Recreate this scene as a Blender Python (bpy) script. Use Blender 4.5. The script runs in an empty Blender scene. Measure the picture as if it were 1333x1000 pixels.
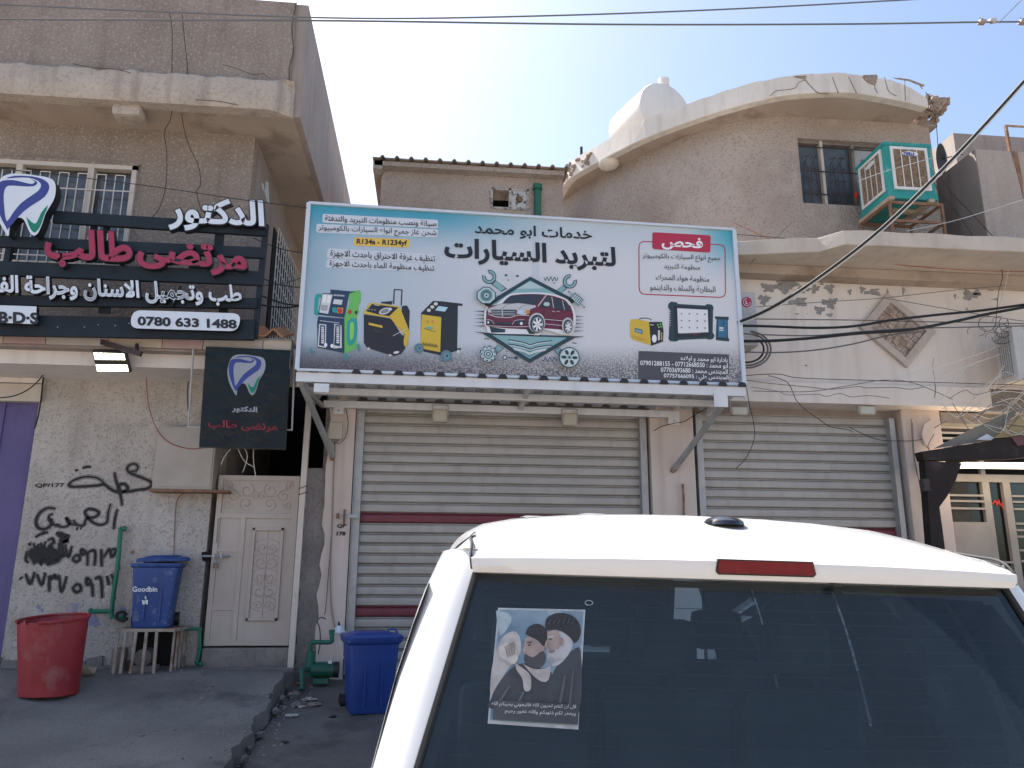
import bpy, bmesh, math, random, re
from mathutils import Vector, Matrix
random.seed(7)
sc = bpy.context.scene
COL = sc.collection
rad = math.radians

# ------------------------------------------------------------------ camera, light, exposure
F = 1020.0
YAW, PIT, ROLL = rad(5.8), rad(13.5), .005
CAM = Vector((0, 0, 1.15))
FW = Vector((math.sin(YAW)*math.cos(PIT), math.cos(YAW)*math.cos(PIT), math.sin(PIT)))
r0 = Vector((math.cos(YAW), -math.sin(YAW), 0)); u0 = r0.cross(FW)
RT = r0*math.cos(ROLL) + u0*math.sin(ROLL); UP = -r0*math.sin(ROLL) + u0*math.cos(ROLL)
cd = bpy.data.cameras.new('camera'); cam = bpy.data.objects.new('camera', cd); COL.objects.link(cam)
cd.sensor_width = 36; cd.lens = 36*F/1333; cd.clip_start = .02; cd.clip_end = 900
m = Matrix((RT, UP, -FW)).transposed().to_4x4(); m.translation = CAM
cam.matrix_world = m
sc.camera = cam

SUN = Vector((-.40, .42, .81)).normalized()
w = bpy.data.worlds.new('World'); sc.world = w; w.use_nodes = True
nt = w.node_tree; nt.nodes.clear()
sky = nt.nodes.new('ShaderNodeTexSky'); sky.sky_type = 'NISHITA'; sky.sun_disc = False
sky.sun_elevation = math.asin(SUN.z); sky.sun_rotation = math.atan2(SUN.x, SUN.y)
sky.air_density = 1.0; sky.dust_density = 2.6; sky.ozone_density = 1.2; sky.altitude = 30
bg = nt.nodes.new('ShaderNodeBackground'); bg.inputs[1].default_value = .105
wo = nt.nodes.new('ShaderNodeOutputWorld')
nt.links.new(sky.outputs[0], bg.inputs[0]); nt.links.new(bg.outputs[0], wo.inputs[0])
sl = bpy.data.lights.new('sun', 'SUN'); sl.energy = 4.2; sl.angle = rad(.5); sl.color = (1, .955, .89)
so = bpy.data.objects.new('sun', sl); COL.objects.link(so)
so.rotation_euler = (-SUN).to_track_quat('-Z', 'Y').to_euler(); so.location = (0, 0, 30)
sc.view_settings.view_transform = 'Standard'; sc.view_settings.look = 'None'
sc.view_settings.exposure = 1.4; sc.view_settings.gamma = 1; sc.view_settings.use_curve_mapping = False
sc.render.engine = 'CYCLES'; sc.cycles.max_bounces = 8; sc.cycles.transparent_max_bounces = 16

# ------------------------------------------------------------------ helpers
def ray(x, y): return FW + RT*((x-666.5)/F) - UP*((y-500)/F)
def atY(x, y, Y): d = ray(x, y); return CAM + d*((Y-CAM.y)/d.y)
def atZ(x, y, Z): d = ray(x, y); return CAM + d*((Z-CAM.z)/d.z)
def atX(x, y, X): d = ray(x, y); return CAM + d*((X-CAM.x)/d.x)
class Pl:                                   # a real plane of the place, points read where they stand
    def __init__(s, p, n): s.p = Vector(p); s.n = Vector(n).normalized()
    def at(s, x, y, h=0):
        d = ray(x, y); t = (s.p-CAM).dot(s.n)/d.dot(s.n)
        return CAM + d*t + s.n*h
def plY(Y): return Pl((0, Y, 0), (0, -1, 0))

def nodes(mt): mt.use_nodes = True; t = mt.node_tree; return t, t.nodes, t.links
MATS = {}
def M(name, c1, c2=None, scale=2.0, rough=.85, bump=0, bscale=60, metal=0, speck=None, sscale=55, samt=.5, streak=None, kamt=.5, spec=.5, coat=0, dirt=None, dscale=1.2, dthr=.55, damt=.6, dist=.01, rnd=False):
    if name in MATS: return MATS[name]
    mt = bpy.data.materials.new(name); t, N, L = nodes(mt); b = N['Principled BSDF']
    b.inputs['Roughness'].default_value = rough; b.inputs['Metallic'].default_value = metal
    b.inputs['Specular IOR Level'].default_value = spec; b.inputs['Coat Weight'].default_value = coat
    b.inputs['Coat Roughness'].default_value = .05
    c1 = (*c1, 1); tc = N.new('ShaderNodeTexCoord')
    class _T: outputs = {'Object': tc.outputs['Object']}
    if rnd:
        oi = N.new('ShaderNodeObjectInfo'); sc2 = N.new('ShaderNodeMath'); sc2.operation = 'MULTIPLY'; sc2.inputs[1].default_value = 60; L.new(oi.outputs['Random'], sc2.inputs[0])
        va = N.new('ShaderNodeVectorMath'); L.new(tc.outputs['Object'], va.inputs[0]); L.new(sc2.outputs[0], va.inputs[1]); _T.outputs = {'Object': va.outputs[0]}
    tc = _T
    def noise(sc_, det=4, mp=None, r=.55):
        n = N.new('ShaderNodeTexNoise'); n.inputs['Scale'].default_value = sc_; n.inputs['Detail'].default_value = det; n.inputs['Roughness'].default_value = r
        if mp:
            g = N.new('ShaderNodeMapping'); g.inputs['Scale'].default_value = mp; L.new(tc.outputs['Object'], g.inputs[0]); L.new(g.outputs[0], n.inputs['Vector'])
        else: L.new(tc.outputs['Object'], n.inputs['Vector'])
        return n.outputs[0]
    def ramp(src, a, b_):
        r = N.new('ShaderNodeMapRange'); r.inputs[1].default_value = a; r.inputs[2].default_value = b_; L.new(src, r.inputs[0]); return r.outputs[0]
    def mix(fac, A, B, amt=1):
        x = N.new('ShaderNodeMix'); x.data_type = 'RGBA'
        if amt != 1:
            q = N.new('ShaderNodeMath'); q.operation = 'MULTIPLY'; q.inputs[1].default_value = amt; L.new(fac, q.inputs[0]); fac = q.outputs[0]
        L.new(fac, x.inputs[0])
        for k, v in ((6, A), (7, B)):
            if isinstance(v, tuple): x.inputs[k].default_value = v if len(v) == 4 else (*v, 1)
            else: L.new(v, x.inputs[k])
        return x.outputs[2]
    cur = c1
    if c2: cur = mix(ramp(noise(scale, 5), .32, .68), cur, c2)
    if speck: cur = mix(ramp(noise(sscale, 3, r=.7), .52, .66), cur, speck, samt)
    if streak: cur = mix(ramp(noise(1.0, 4, mp=(7, 7, .55)), .5, .72), cur, streak, kamt)
    if dirt: cur = mix(ramp(noise(dscale, 6, r=.65), dthr, dthr+.12), cur, dirt, damt)
    if isinstance(cur, tuple): b.inputs['Base Color'].default_value = cur
    else: L.new(cur, b.inputs['Base Color'])
    if bump:
        bp = N.new('ShaderNodeBump'); bp.inputs['Strength'].default_value = bump; bp.inputs['Distance'].default_value = dist
        L.new(noise(bscale, 4), bp.inputs['Height']); L.new(bp.outputs[0], b.inputs['Normal'])
    MATS[name] = mt; return mt
def emis(name, c, s, base=(.8, .8, .8)):
    mt = M(name, base); b = mt.node_tree.nodes['Principled BSDF']; b.inputs['Emission Color'].default_value = (*c, 1); b.inputs['Emission Strength'].default_value = s; return mt
def tint(name, c, alpha, rough=.03, dust=None, dustamt=0):        # thin glass: coloured see-through + mirror by Fresnel
    mt = bpy.data.materials.new(name); t, N, L = nodes(mt); N.clear()
    o = N.new('ShaderNodeOutputMaterial'); tr = N.new('ShaderNodeBsdfTransparent'); tr.inputs[0].default_value = (*[v*alpha for v in c], 1)
    g = N.new('ShaderNodeBsdfGlossy'); g.inputs['Roughness'].default_value = rough
    fr = N.new('ShaderNodeFresnel'); fr.inputs[0].default_value = 1.55
    mx = N.new('ShaderNodeMixShader'); L.new(fr.outputs[0], mx.inputs[0]); L.new(tr.outputs[0], mx.inputs[1]); L.new(g.outputs[0], mx.inputs[2])
    out = mx.outputs[0]
    if dust:
        d = N.new('ShaderNodeBsdfDiffuse'); d.inputs[0].default_value = (*dust, 1)
        m2 = N.new('ShaderNodeMixShader'); tc = N.new('ShaderNodeTexCoord'); n = N.new('ShaderNodeTexNoise'); n.inputs['Scale'].default_value = 6; n.inputs['Detail'].default_value = 8
        L.new(tc.outputs['Object'], n.inputs['Vector'])
        r = N.new('ShaderNodeMapRange'); r.inputs[1].default_value = .3; r.inputs[2].default_value = .75; r.inputs[3].default_value = dustamt*.8; r.inputs[4].default_value = dustamt*1.2
        L.new(n.outputs[0], r.inputs[0])
        # the arc the wiper sweeps, dustier outside its edge
        vd = N.new('ShaderNodeVectorMath'); vd.operation = 'DISTANCE'; vd.inputs[1].default_value = (-.30, -.20, .75); L.new(tc.outputs['Object'], vd.inputs[0])
        r2 = N.new('ShaderNodeMapRange'); r2.inputs[1].default_value = 1.09; r2.inputs[2].default_value = 1.10; r2.inputs[3].default_value = 1.4; r2.inputs[4].default_value = .3
        L.new(vd.outputs['Value'], r2.inputs[0])
        mu = N.new('ShaderNodeMath'); mu.operation = 'MULTIPLY'; L.new(r.outputs[0], mu.inputs[0]); L.new(r2.outputs[0], mu.inputs[1])
        L.new(mu.outputs[0], m2.inputs[0]); L.new(out, m2.inputs[1]); L.new(d.outputs[0], m2.inputs[2]); out = m2.outputs[0]
    L.new(out, o.inputs[0]); return mt

def wloc(o):
    v = Vector((0, 0, 0))
    while o: v = v + o.location; o = o.parent
    return v
def link(name, me, parent=None, loc=None):
    o = bpy.data.objects.new(name, me); COL.objects.link(o)
    if parent: o.parent = parent
    if loc is not None: o.location = loc
    elif parent:
        a = parent; loc_ = False
        while a: loc_ = loc_ or bool(a.get('_local')); a = a.parent
        if not loc_: o.location = -wloc(parent)
    return o
def tag(o, label=None, cat=None, group=None, kind=None):
    if label: o['label'] = label
    if cat: o['category'] = cat
    if group: o['group'] = group
    if kind: o['kind'] = kind
    return o
def thing(name, label, cat, loc=(0, 0, 0), group=None):
    o = bpy.data.objects.new(name, None); COL.objects.link(o); o.location = loc; o.empty_display_size = .1
    return tag(o, label, cat, group)

class MB:
    def __init__(s): s.v = []; s.f = []; s.mi = []; s.ms = []; s.sm = []
    def mat(s, mt):
        if mt not in s.ms: s.ms.append(mt)
        return s.ms.index(mt)
    def add(s, vs, fs, mt, smooth=False):
        k = len(s.v); i = s.mat(mt); s.v += [tuple(p) for p in vs]
        for f in fs: s.f.append([a+k for a in f]); s.mi.append(i); s.sm.append(smooth)
        return s
    def box(s, x0, x1, y0, y1, z0, z1, mt, bev=0):
        if bev <= 0:
            vs = [(x, y, z) for x in (x0, x1) for y in (y0, y1) for z in (z0, z1)]
            return s.add(vs, [(0, 1, 3, 2), (4, 6, 7, 5), (0, 4, 5, 1), (2, 3, 7, 6), (0, 2, 6, 4), (1, 5, 7, 3)], mt)
        bm = bmesh.new(); bmesh.ops.create_cube(bm, size=1)
        for v in bm.verts: v.co = ((x0+x1)/2+v.co.x*(x1-x0), (y0+y1)/2+v.co.y*(y1-y0), (z0+z1)/2+v.co.z*(z1-z0))
        bmesh.ops.bevel(bm, geom=bm.edges[:], offset=bev, segments=2, affect='EDGES', profile=.6)
        s.bm(bm, mt); return s
    def bm(s, bm, mt, mtx=None, smooth=False):
        bm.verts.ensure_lookup_table(); bm.verts.index_update()
        s.add([(mtx @ v.co if mtx else v.co) for v in bm.verts], [[v.index for v in f.verts] for f in bm.faces], mt, smooth); bm.free(); return s
    def bar(s, a, b, wd, ht, mt, up=(0, 0, 1)):        # rectangular bar between two points
        a = Vector(a); b = Vector(b); d = (b-a).normalized(); u = Vector(up)
        if abs(d.dot(u)) > .95: u = Vector((0, 1, 0))
        sd = d.cross(u).normalized(); u = sd.cross(d)
        vs = [p + sd*sx*wd/2 + u*sz*ht/2 for p in (a, b) for sx, sz in ((-1, -1), (1, -1), (1, 1), (-1, 1))]
        return s.add(vs, [(0, 1, 2, 3), (7, 6, 5, 4), (0, 4, 5, 1), (1, 5, 6, 2), (2, 6, 7, 3), (3, 7, 4, 0)], mt)
    def tube(s, pts, r, mt, n=6, caps=True):
        pts = [Vector(p) for p in pts]; vs = []; fs = []
        prev = None
        for i, p in enumerate(pts):
            d = (pts[min(i+1, len(pts)-1)] - pts[max(i-1, 0)])
            d = d.normalized() if d.length > 1e-9 else Vector((0, 0, 1))
            if prev is None: a = d.orthogonal().normalized()
            else:
                a = prev - d*prev.dot(d); a = a.normalized() if a.length > 1e-6 else d.orthogonal().normalized()
            prev = a; b = d.cross(a); rr = r[i] if isinstance(r, (list, tuple)) else r
            vs += [p + (a*math.cos(2*math.pi*k/n) + b*math.sin(2*math.pi*k/n))*rr for k in range(n)]
        for i in range(len(pts)-1):
            for k in range(n): fs.append((i*n+k, i*n+(k+1) % n, (i+1)*n+(k+1) % n, (i+1)*n+k))
        if caps: fs += [tuple(range(n-1, -1, -1)), tuple(range((len(pts)-1)*n, len(pts)*n))]
        return s.add(vs, fs, mt, True)
    def prism(s, poly, vec, mt, smooth=False):
        n = len(poly); vec = Vector(vec); P = [Vector(p) for p in poly]
        vs = P + [p+vec for p in P]
        fs = [tuple(range(n)), tuple(range(2*n-1, n-1, -1))] + [(i, (i+1) % n, n+(i+1) % n, n+i) for i in range(n)]
        return s.add(vs, fs, mt, smooth)
    def poly(s, pts, mt): return s.add(pts, [tuple(range(len(pts)))], mt)
    def cyl(s, c, ax, r, h, mt, n=20, r2=None, smooth=True):
        c = Vector(c); ax = Vector(ax).normalized(); return s.tube([c, c+ax*h], [r, r if r2 is None else r2], mt, n)
    def loft(s, rings, mt, closed=True, caps=True, smooth=True):
        n = len(rings[0]); vs = [p for r in rings for p in r]; fs = []
        for i in range(len(rings)-1):
            for k in range(n if closed else n-1): fs.append((i*n+k, i*n+(k+1) % n, (i+1)*n+(k+1) % n, (i+1)*n+k))
        s.add(vs, fs, mt, smooth)
        if caps: s.add(rings[0], [tuple(range(n-1, -1, -1))], mt); s.add(rings[-1], [tuple(range(n))], mt)
        return s
    def build(s, name, parent=None, loc=None, recenter=None):
        me = bpy.data.meshes.new(name)
        v = s.v if recenter is None else [tuple(Vector(p)-Vector(recenter)) for p in s.v]
        me.from_pydata(v, [], s.f)
        for mt in s.ms: me.materials.append(mt)
        me.polygons.foreach_set('material_index', s.mi); me.polygons.foreach_set('use_smooth', s.sm)
        bm = bmesh.new(); bm.from_mesh(me); bmesh.ops.recalc_face_normals(bm, faces=bm.faces); bm.to_mesh(me); bm.free()
        if any(s.sm):
            try: me.set_sharp_from_angle(angle=rad(40))
            except Exception: pass
        me.update()
        return link(name, me, parent, loc)
def smooth_path(pts, n=6):
    P = [Vector(p) for p in pts]; out = []
    for i in range(len(P)-1):
        p0, p1, p2, p3 = P[max(i-1, 0)], P[i], P[i+1], P[min(i+2, len(P)-1)]
        for k in range(n):
            t = k/n; out.append(.5*((2*p1)+(p2-p0)*t+(2*p0-5*p1+4*p2-p3)*t*t+(3*p1-p0-3*p2+p3)*t**3))
    return out+[P[-1]]
def pxpoly(pl, pts, h=0): return [pl.at(x, y, h) for x, y in pts]
def slab(mb, pts, Y, th, mt, Yf=None):      # outline standing on the plane y=Y, th metres deep behind it
    return mb.prism([atY(x, y, Y) for x, y in pts], (0, th, 0), mt)
def ribbon(mb, pts, wd, nrm, mt, taper=False):
    P = smooth_path(pts, 5) if len(pts) > 2 else [Vector(p) for p in pts]; vs = []; n = len(P)
    for i, p in enumerate(P):
        d = (P[min(i+1, n-1)]-P[max(i-1, 0)]).normalized(); s_ = d.cross(nrm).normalized()
        ww = wd/2*(.35+.65*math.sin(math.pi*min(1, max(0, (i+.5)/n)))**.6 if taper else 1)
        vs += [p+s_*ww, p-s_*ww]
    mb.add(vs, [(2*i, 2*i+1, 2*i+3, 2*i+2) for i in range(n-1)], mt)

# ---- lettering: Arabic shaped into its joined forms, set right to left
FORMS = {'ا': (0xFE8D, 0xFE8E, 0, 0), 'أ': (0xFE83, 0xFE84, 0, 0), 'إ': (0xFE87, 0xFE88, 0, 0), 'ة': (0xFE93, 0xFE94, 0, 0), 'د': (0xFEA9, 0xFEAA, 0, 0), 'ذ': (0xFEAB, 0xFEAC, 0, 0), 'ر': (0xFEAD, 0xFEAE, 0, 0), 'ز': (0xFEAF, 0xFEB0, 0, 0), 'و': (0xFEED, 0xFEEE, 0, 0), 'ى': (0xFEEF, 0xFEF0, 0, 0), 'ــ': (0x640,)*4}
for ch, b_ in zip('بتثجحخسشصضطظعغفقكلمنهيئ', (0xFE8F, 0xFE95, 0xFE99, 0xFE9D, 0xFEA1, 0xFEA5, 0xFEB1, 0xFEB5, 0xFEB9, 0xFEBD, 0xFEC1, 0xFEC5, 0xFEC9, 0xFECD, 0xFED1, 0xFED5, 0xFED9, 0xFEDD, 0xFEE1, 0xFEE5, 0xFEE9, 0xFEF1, 0xFE89)):
    FORMS[ch] = (b_, b_+1, b_+2, b_+3)
FORMS['ـ'] = (0x640,)*4
def shape(t):
    t = t.replace('لا', '\uE000'); Fm = dict(FORMS); Fm['\uE000'] = (0xFEFB, 0xFEFC, 0, 0); out = []
    for i, c in enumerate(t):
        if c not in Fm: out.append(c); continue
        p = i > 0 and t[i-1] in Fm and Fm[t[i-1]][2]; n = i+1 < len(t) and t[i+1] in Fm and Fm[c][2]
        out.append(chr(Fm[c][3 if p and n else 1 if p else 2 if n else 0]))
    return re.sub(r'[0-9A-Za-z.]+(?:[ \-][0-9]+)*', lambda k: k.group(0)[::-1], ''.join(out)[::-1])
def glyphs(body, bold=0, arabic=True, spacing=1.0, res=3):
    if arabic and abs(bold) > 0 and re.search('[طظ]', body):      # the upright of these letters is outlined the other way round
        a, fa = glyph_mesh(body, bold, True, spacing, res); b, fb = glyph_mesh(body, -bold*.8, True, spacing, res); c, fc = glyph_mesh(body, 0, True, spacing, res)
        n = len(a); m_ = n+len(b); return a+b+c, fa+[tuple(i+n for i in f) for f in fb]+[tuple(i+m_ for i in f) for f in fc]
    return glyph_mesh(body, bold, arabic, spacing, res)
def glyph_mesh(body, bold, arabic, spacing, res):
    cu = bpy.data.curves.new('lettering', 'FONT'); cu.body = shape(body) if arabic else body
    cu.size = 1; cu.offset = bold; cu.resolution_u = res; cu.space_character = spacing
    o = bpy.data.objects.new('lettering', cu); COL.objects.link(o)
    me = bpy.data.meshes.new_from_object(o.evaluated_get(bpy.context.evaluated_depsgraph_get()))
    vs = [v.co.copy() for v in me.vertices]; fs = [tuple(p.vertices) for p in me.polygons]
    bpy.data.objects.remove(o); bpy.data.curves.remove(cu); bpy.data.meshes.remove(me)
    return vs, fs
def text_on(mb, pl, body, TL, TR, BL, mt, bold=0, arabic=True, h=.004, depth=0, side=None, sbold=0, slant=0):
    def place(vs, x0, x1, y0, y1, hh, off):
        a = pl.at(*TL); ex = pl.at(*TR)-a; ey = pl.at(*BL)-a
        return [a + ex*((v.x-x0)/(x1-x0)) + ey*((y1-v.y)/(y1-y0)) + pl.n*(hh+o_) for v, o_ in zip(vs, off)]
    vs, fs = glyphs(body, bold, arabic)
    if not vs: return
    def isl(vs, fs):                      # each letter on its own hair's breadth so that overlapping joins never share a plane
        par = list(range(len(vs)))
        def fd(a):
            while par[a] != a: par[a] = par[par[a]]; a = par[a]
            return a
        for f in fs:
            for a in f[1:]: par[fd(a)] = fd(f[0])
        ids = {}; return [(ids.setdefault(fd(i), len(ids)) % 5 + (5 if len(ids) > 25 else 0))*.0005 for i in range(len(vs))]
    x0 = min(v.x for v in vs); x1 = max(v.x for v in vs); y0 = min(v.y for v in vs); y1 = max(v.y for v in vs)
    if depth:
        vb, fb = glyphs(body, bold+sbold, arabic)
        ob = isl(vb, fb); P0 = place(vb, x0, x1, y0, y1, h, ob); P1 = place(vb, x0, x1, y0, y1, h+depth, ob); n = len(vb)
        cnt = {}
        for f in fb:
            for i in range(len(f)):
                e = (f[i], f[(i+1) % len(f)]); cnt[tuple(sorted(e))] = cnt.get(tuple(sorted(e)), []) + [e]
        sd = [(e[0][0], e[0][1], e[0][1]+n, e[0][0]+n) for e in cnt.values() if len(e) == 1]
        mb.add(P0+P1, [tuple(a+n for a in f) for f in fb]+sd, side); h = h+depth+.004
    mb.add(place(vs, x0, x1, y0, y1, h, isl(vs, fs)), fs, mt)
def rrect(pl, TL, TR, BR, BL, r=.25, h=.002, n=4):        # rounded parallelogram on a plane, r as share of the height
    A, B, C_, D = [pl.at(*p, h) for p in (TL, TR, BR, BL)]; P = [A, B, C_, D]; out = []; hh = (D-A).length*r
    for i in range(4):
        c = P[i]; a = P[i-1]; b = P[(i+1) % 4]; pa = c+(a-c).normalized()*hh; pb = c+(b-c).normalized()*hh
        for k in range(n+1): t = k/n; out.append(pa*(1-t)**2+c*2*t*(1-t)+pb*t*t)
    return out

# ------------------------------------------------------------------ materials
STUC = M('stucco_tan', (.25, .20, .168), (.335, .275, .235), 1.3, .95, 1, 34, speck=(.50, .44, .385), sscale=30, samt=.75, streak=(.17, .135, .115), kamt=.45, dirt=(.40, .34, .29), dscale=1.6, dthr=.56, damt=.35, dist=.035)
STUCW = M('stucco_pale', (.46, .42, .385), (.60, .56, .52), 1.2, .95, 1, 40, speck=(.19, .165, .15), sscale=38, samt=.6, streak=(.30, .26, .23), kamt=.35, dirt=(.25, .21, .18), dscale=1.5, dthr=.57, damt=.5, dist=.03)
STUCR = M('stucco_rose', (.37, .30, .255), (.49, .415, .36), .9, .95, 1, 34, speck=(.23, .18, .15), sscale=30, samt=.7, dirt=(.54, .48, .43), dscale=1.5, dthr=.55, damt=.45, dist=.035)
SMOO = M('render_smooth', (.27, .225, .20), (.33, .28, .25), 1.5, .9, .25, 30, streak=(.19, .15, .13), kamt=.5)
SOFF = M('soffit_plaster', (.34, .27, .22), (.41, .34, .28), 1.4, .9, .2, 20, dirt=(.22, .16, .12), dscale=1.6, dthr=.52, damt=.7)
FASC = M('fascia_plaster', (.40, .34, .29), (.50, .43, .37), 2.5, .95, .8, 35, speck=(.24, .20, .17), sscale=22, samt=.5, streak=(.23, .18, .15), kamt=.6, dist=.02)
PINK = M('pillar_paint', (.56, .47, .42), (.62, .535, .485), 1.2, .75, .15, 30, streak=(.40, .32, .27), kamt=.45, dirt=(.36, .30, .26), dscale=2.3, dthr=.63, damt=.5)
WPAI = M('white_wall_paint', (.64, .58, .54), (.72, .67, .63), .8, .75, .15, 24, streak=(.50, .44, .40), kamt=.45, dirt=(.45, .40, .36), dscale=3.0, dthr=.66, damt=.5)
WARCH = M('white_fascia_paint', (.60, .55, .49), (.70, .65, .60), 1.6, .8, .4, 30, streak=(.42, .36, .31), kamt=.6, dirt=(.36, .31, .27), dscale=2.6, dthr=.64, damt=.5)
GREY = M('bare_concrete', (.19, .175, .165), (.27, .25, .235), 3, .95, .9, 40, speck=(.12, .11, .10), sscale=20, samt=.5)
CONC = M('apron_concrete', (.125, .122, .118), (.215, .205, .19), 1.0, .9, .7, 30, speck=(.065, .066, .068), sscale=55, samt=.5, dirt=(.055, .054, .053), dscale=1.4, dthr=.545, damt=.7, streak=(.24, .225, .205), kamt=.25)
ROAD = M('street_dust', (.30, .265, .22), (.36, .32, .27), .7, .92, .5, 60, speck=(.22, .19, .16), sscale=60, samt=.5, dirt=(.22, .19, .16), dscale=.9, dthr=.55, damt=.6)
RAMP = M('ramp_concrete', (.085, .083, .083), (.13, .125, .12), 1.6, .9, .5, 40, speck=(.17, .165, .16), sscale=30, samt=.25, dirt=(.05, .048, .047), dscale=1.7, dthr=.53, damt=.7)
DIRT = M('dark_soil', (.04, .035, .032), (.08, .07, .06), 8, 1, 1, 30)
PURP = M('purple_door_paint', (.085, .068, .20), (.12, .097, .25), 1.5, .6, .15, 20, streak=(.055, .05, .13), kamt=.7, dirt=(.17, .155, .22), dscale=5, dthr=.6, damt=.6)
CREAM = M('cream_door_paint', (.44, .38, .335), (.50, .44, .39), 2, .55, .1, 30, dirt=(.33, .22, .16), dscale=7, dthr=.66, damt=.7, streak=(.40, .33, .29), kamt=.3)
RELIEF = M('door_scroll_paint', (.40, .33, .30), None, rough=.6)
SLAT = M('shutter_slat_metal', (.36, .345, .325), (.44, .42, .395), 1.2, .5, .08, 60, metal=.1, streak=(.30, .275, .25), kamt=.55, dirt=(.27, .235, .20), dscale=7, dthr=.62, damt=.6, rnd=True)
SLATR = M('shutter_slat_maroon', (.16, .028, .045), (.20, .038, .055), 3, .5, .05, 60, streak=(.10, .03, .04), kamt=.4)
GALV = M('galvanised_steel', (.34, .345, .35), (.44, .445, .45), 6, .5, .1, 40, metal=.4, dirt=(.24, .20, .17), dscale=5, dthr=.62, damt=.5)
AWN = M('awning_white_steel', (.62, .63, .65), (.68, .69, .71), 2, .45, .03, 40, metal=.1, streak=(.45, .45, .46), kamt=.35)
SHEET = M('corrugated_sheet', (.50, .515, .54), (.58, .59, .61), 1.5, .5, 0, metal=.2)
DARKM = M('sign_beam_navy', (.011, .018, .026), (.018, .027, .037), 4, .6, .05, 60, dirt=(.04, .044, .048), dscale=6, dthr=.6, damt=.6, spec=.25)
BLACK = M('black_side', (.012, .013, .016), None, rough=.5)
WSIGN = M('white_acrylic', (.62, .67, .74), (.66, .71, .78), 5, .35)
CRIM = M('crimson_acrylic', (.30, .022, .06), (.35, .03, .075), 6, .4)
BLUEP = M('logo_blue', (.045, .065, .26)); GREENP = M('logo_green', (.01, .20, .13))
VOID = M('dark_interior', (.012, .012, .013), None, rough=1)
WFRM = M('window_frame_cream', (.50, .44, .38), (.56, .50, .44), 5, .6, dirt=(.3, .24, .19), dscale=8, dthr=.62, damt=.5)
BARW = M('grille_paint', (.62, .60, .57), None, rough=.5)
GLASSD = M('old_window_glass', (.035, .042, .048), (.07, .078, .085), 3, .12, spec=.8, dirt=(.16, .15, .14), dscale=2.4, dthr=.5, damt=.6)
TERR = M('terracotta_tile', (.42, .18, .075), (.50, .24, .11), 6, .85, .3, 50, dirt=(.25, .13, .08), dscale=6, dthr=.55, damt=.5)
STONE = [M('ledge_tile_sand', (.44, .36, .28), (.50, .42, .33), 5, .7), M('ledge_tile_rose', (.36, .25, .23), (.42, .30, .28), 5, .7), M('ledge_tile_grey', (.36, .32, .29), (.42, .38, .34), 5, .7)]
BLUEB = M('blue_bin_plastic', (.014, .05, .24), (.018, .06, .28), 2, .42, .05, 30, dirt=(.05, .07, .15), dscale=5, dthr=.60, damt=.45)
BLUEO = M('old_blue_bin_plastic', (.016, .055, .22), (.024, .085, .30), 3, .5, .05, 30, dirt=(.22, .25, .33), dscale=9, dthr=.565, damt=.8, streak=(.02, .035, .10), kamt=.5)
REDB = M('red_barrel_plastic', (.27, .014, .022), (.37, .035, .045), 2.5, .5, .1, 20, dirt=(.30, .13, .12), dscale=3, dthr=.52, damt=.6, streak=(.17, .02, .025), kamt=.5)
GPIPE = M('green_pipe_paint', (.012, .15, .085), (.02, .19, .11), 5, .5, dirt=(.08, .09, .06), dscale=9, dthr=.58, damt=.6)
PUMPG = M('pump_green_paint', (.008, .10, .07), (.012, .13, .09), 8, .5, dirt=(.05, .05, .04), dscale=9, dthr=.55, damt=.6)
RUST = M('rusty_steel', (.17, .085, .05), (.28, .16, .10), 7, .85, .4, 60, dirt=(.40, .33, .28), dscale=6, dthr=.55, damt=.6)
WOOD = M('weathered_wood', (.34, .25, .18), (.44, .34, .25), 5, .9, .5, 40, dirt=(.2, .14, .1), dscale=6, dthr=.58, damt=.6)
TEAL = M('cooler_teal_paint', (.015, .23, .21), (.03, .30, .27), 4, .5, .1, 30, dirt=(.30, .36, .33), dscale=8, dthr=.60, damt=.7)
PAD = M('straw_pad', (.20, .13, .08), (.34, .25, .17), 22, 1, 1, 60, speck=(.10, .06, .04), sscale=40, samt=.7, dist=.02)
WFRAME = M('cooler_white_frame', (.60, .60, .57), (.68, .68, .65), 5, .5, dirt=(.4, .33, .26), dscale=9, dthr=.60, damt=.6)
WIREK = M('black_cable', (.012, .013, .015), None, rough=.6)
WIREG = M('grey_cable', (.12, .12, .125), None, rough=.6)
WIREW = M('white_cable', (.55, .54, .50), None, rough=.6)
WIRER = M('red_cable', (.30, .07, .05), None, rough=.6)
ACW = M('ac_white_metal', (.42, .41, .40), (.50, .49, .48), 3, .5, dirt=(.3, .27, .24), dscale=6, dthr=.56, damt=.6)
PAINTK = M('spray_paint_black', (.022, .022, .024), None, rough=.8)
PAINTN = M('print_charcoal', (.018, .022, .03), None, rough=.5)
CRACK = M('crack_dark', (.10, .075, .06), None, rough=1)
PORCH = M('porch_brown_steel', (.014, .011, .011), (.026, .019, .018), 4, .65, spec=.25, dirt=(.09, .06, .055), dscale=4, dthr=.58, damt=.5)
MAROON = M('maroon_paint', (.12, .035, .045), None, rough=.5)
def P_(name, c, r=.45): return M('print_'+name, c, None, rough=r)

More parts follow.
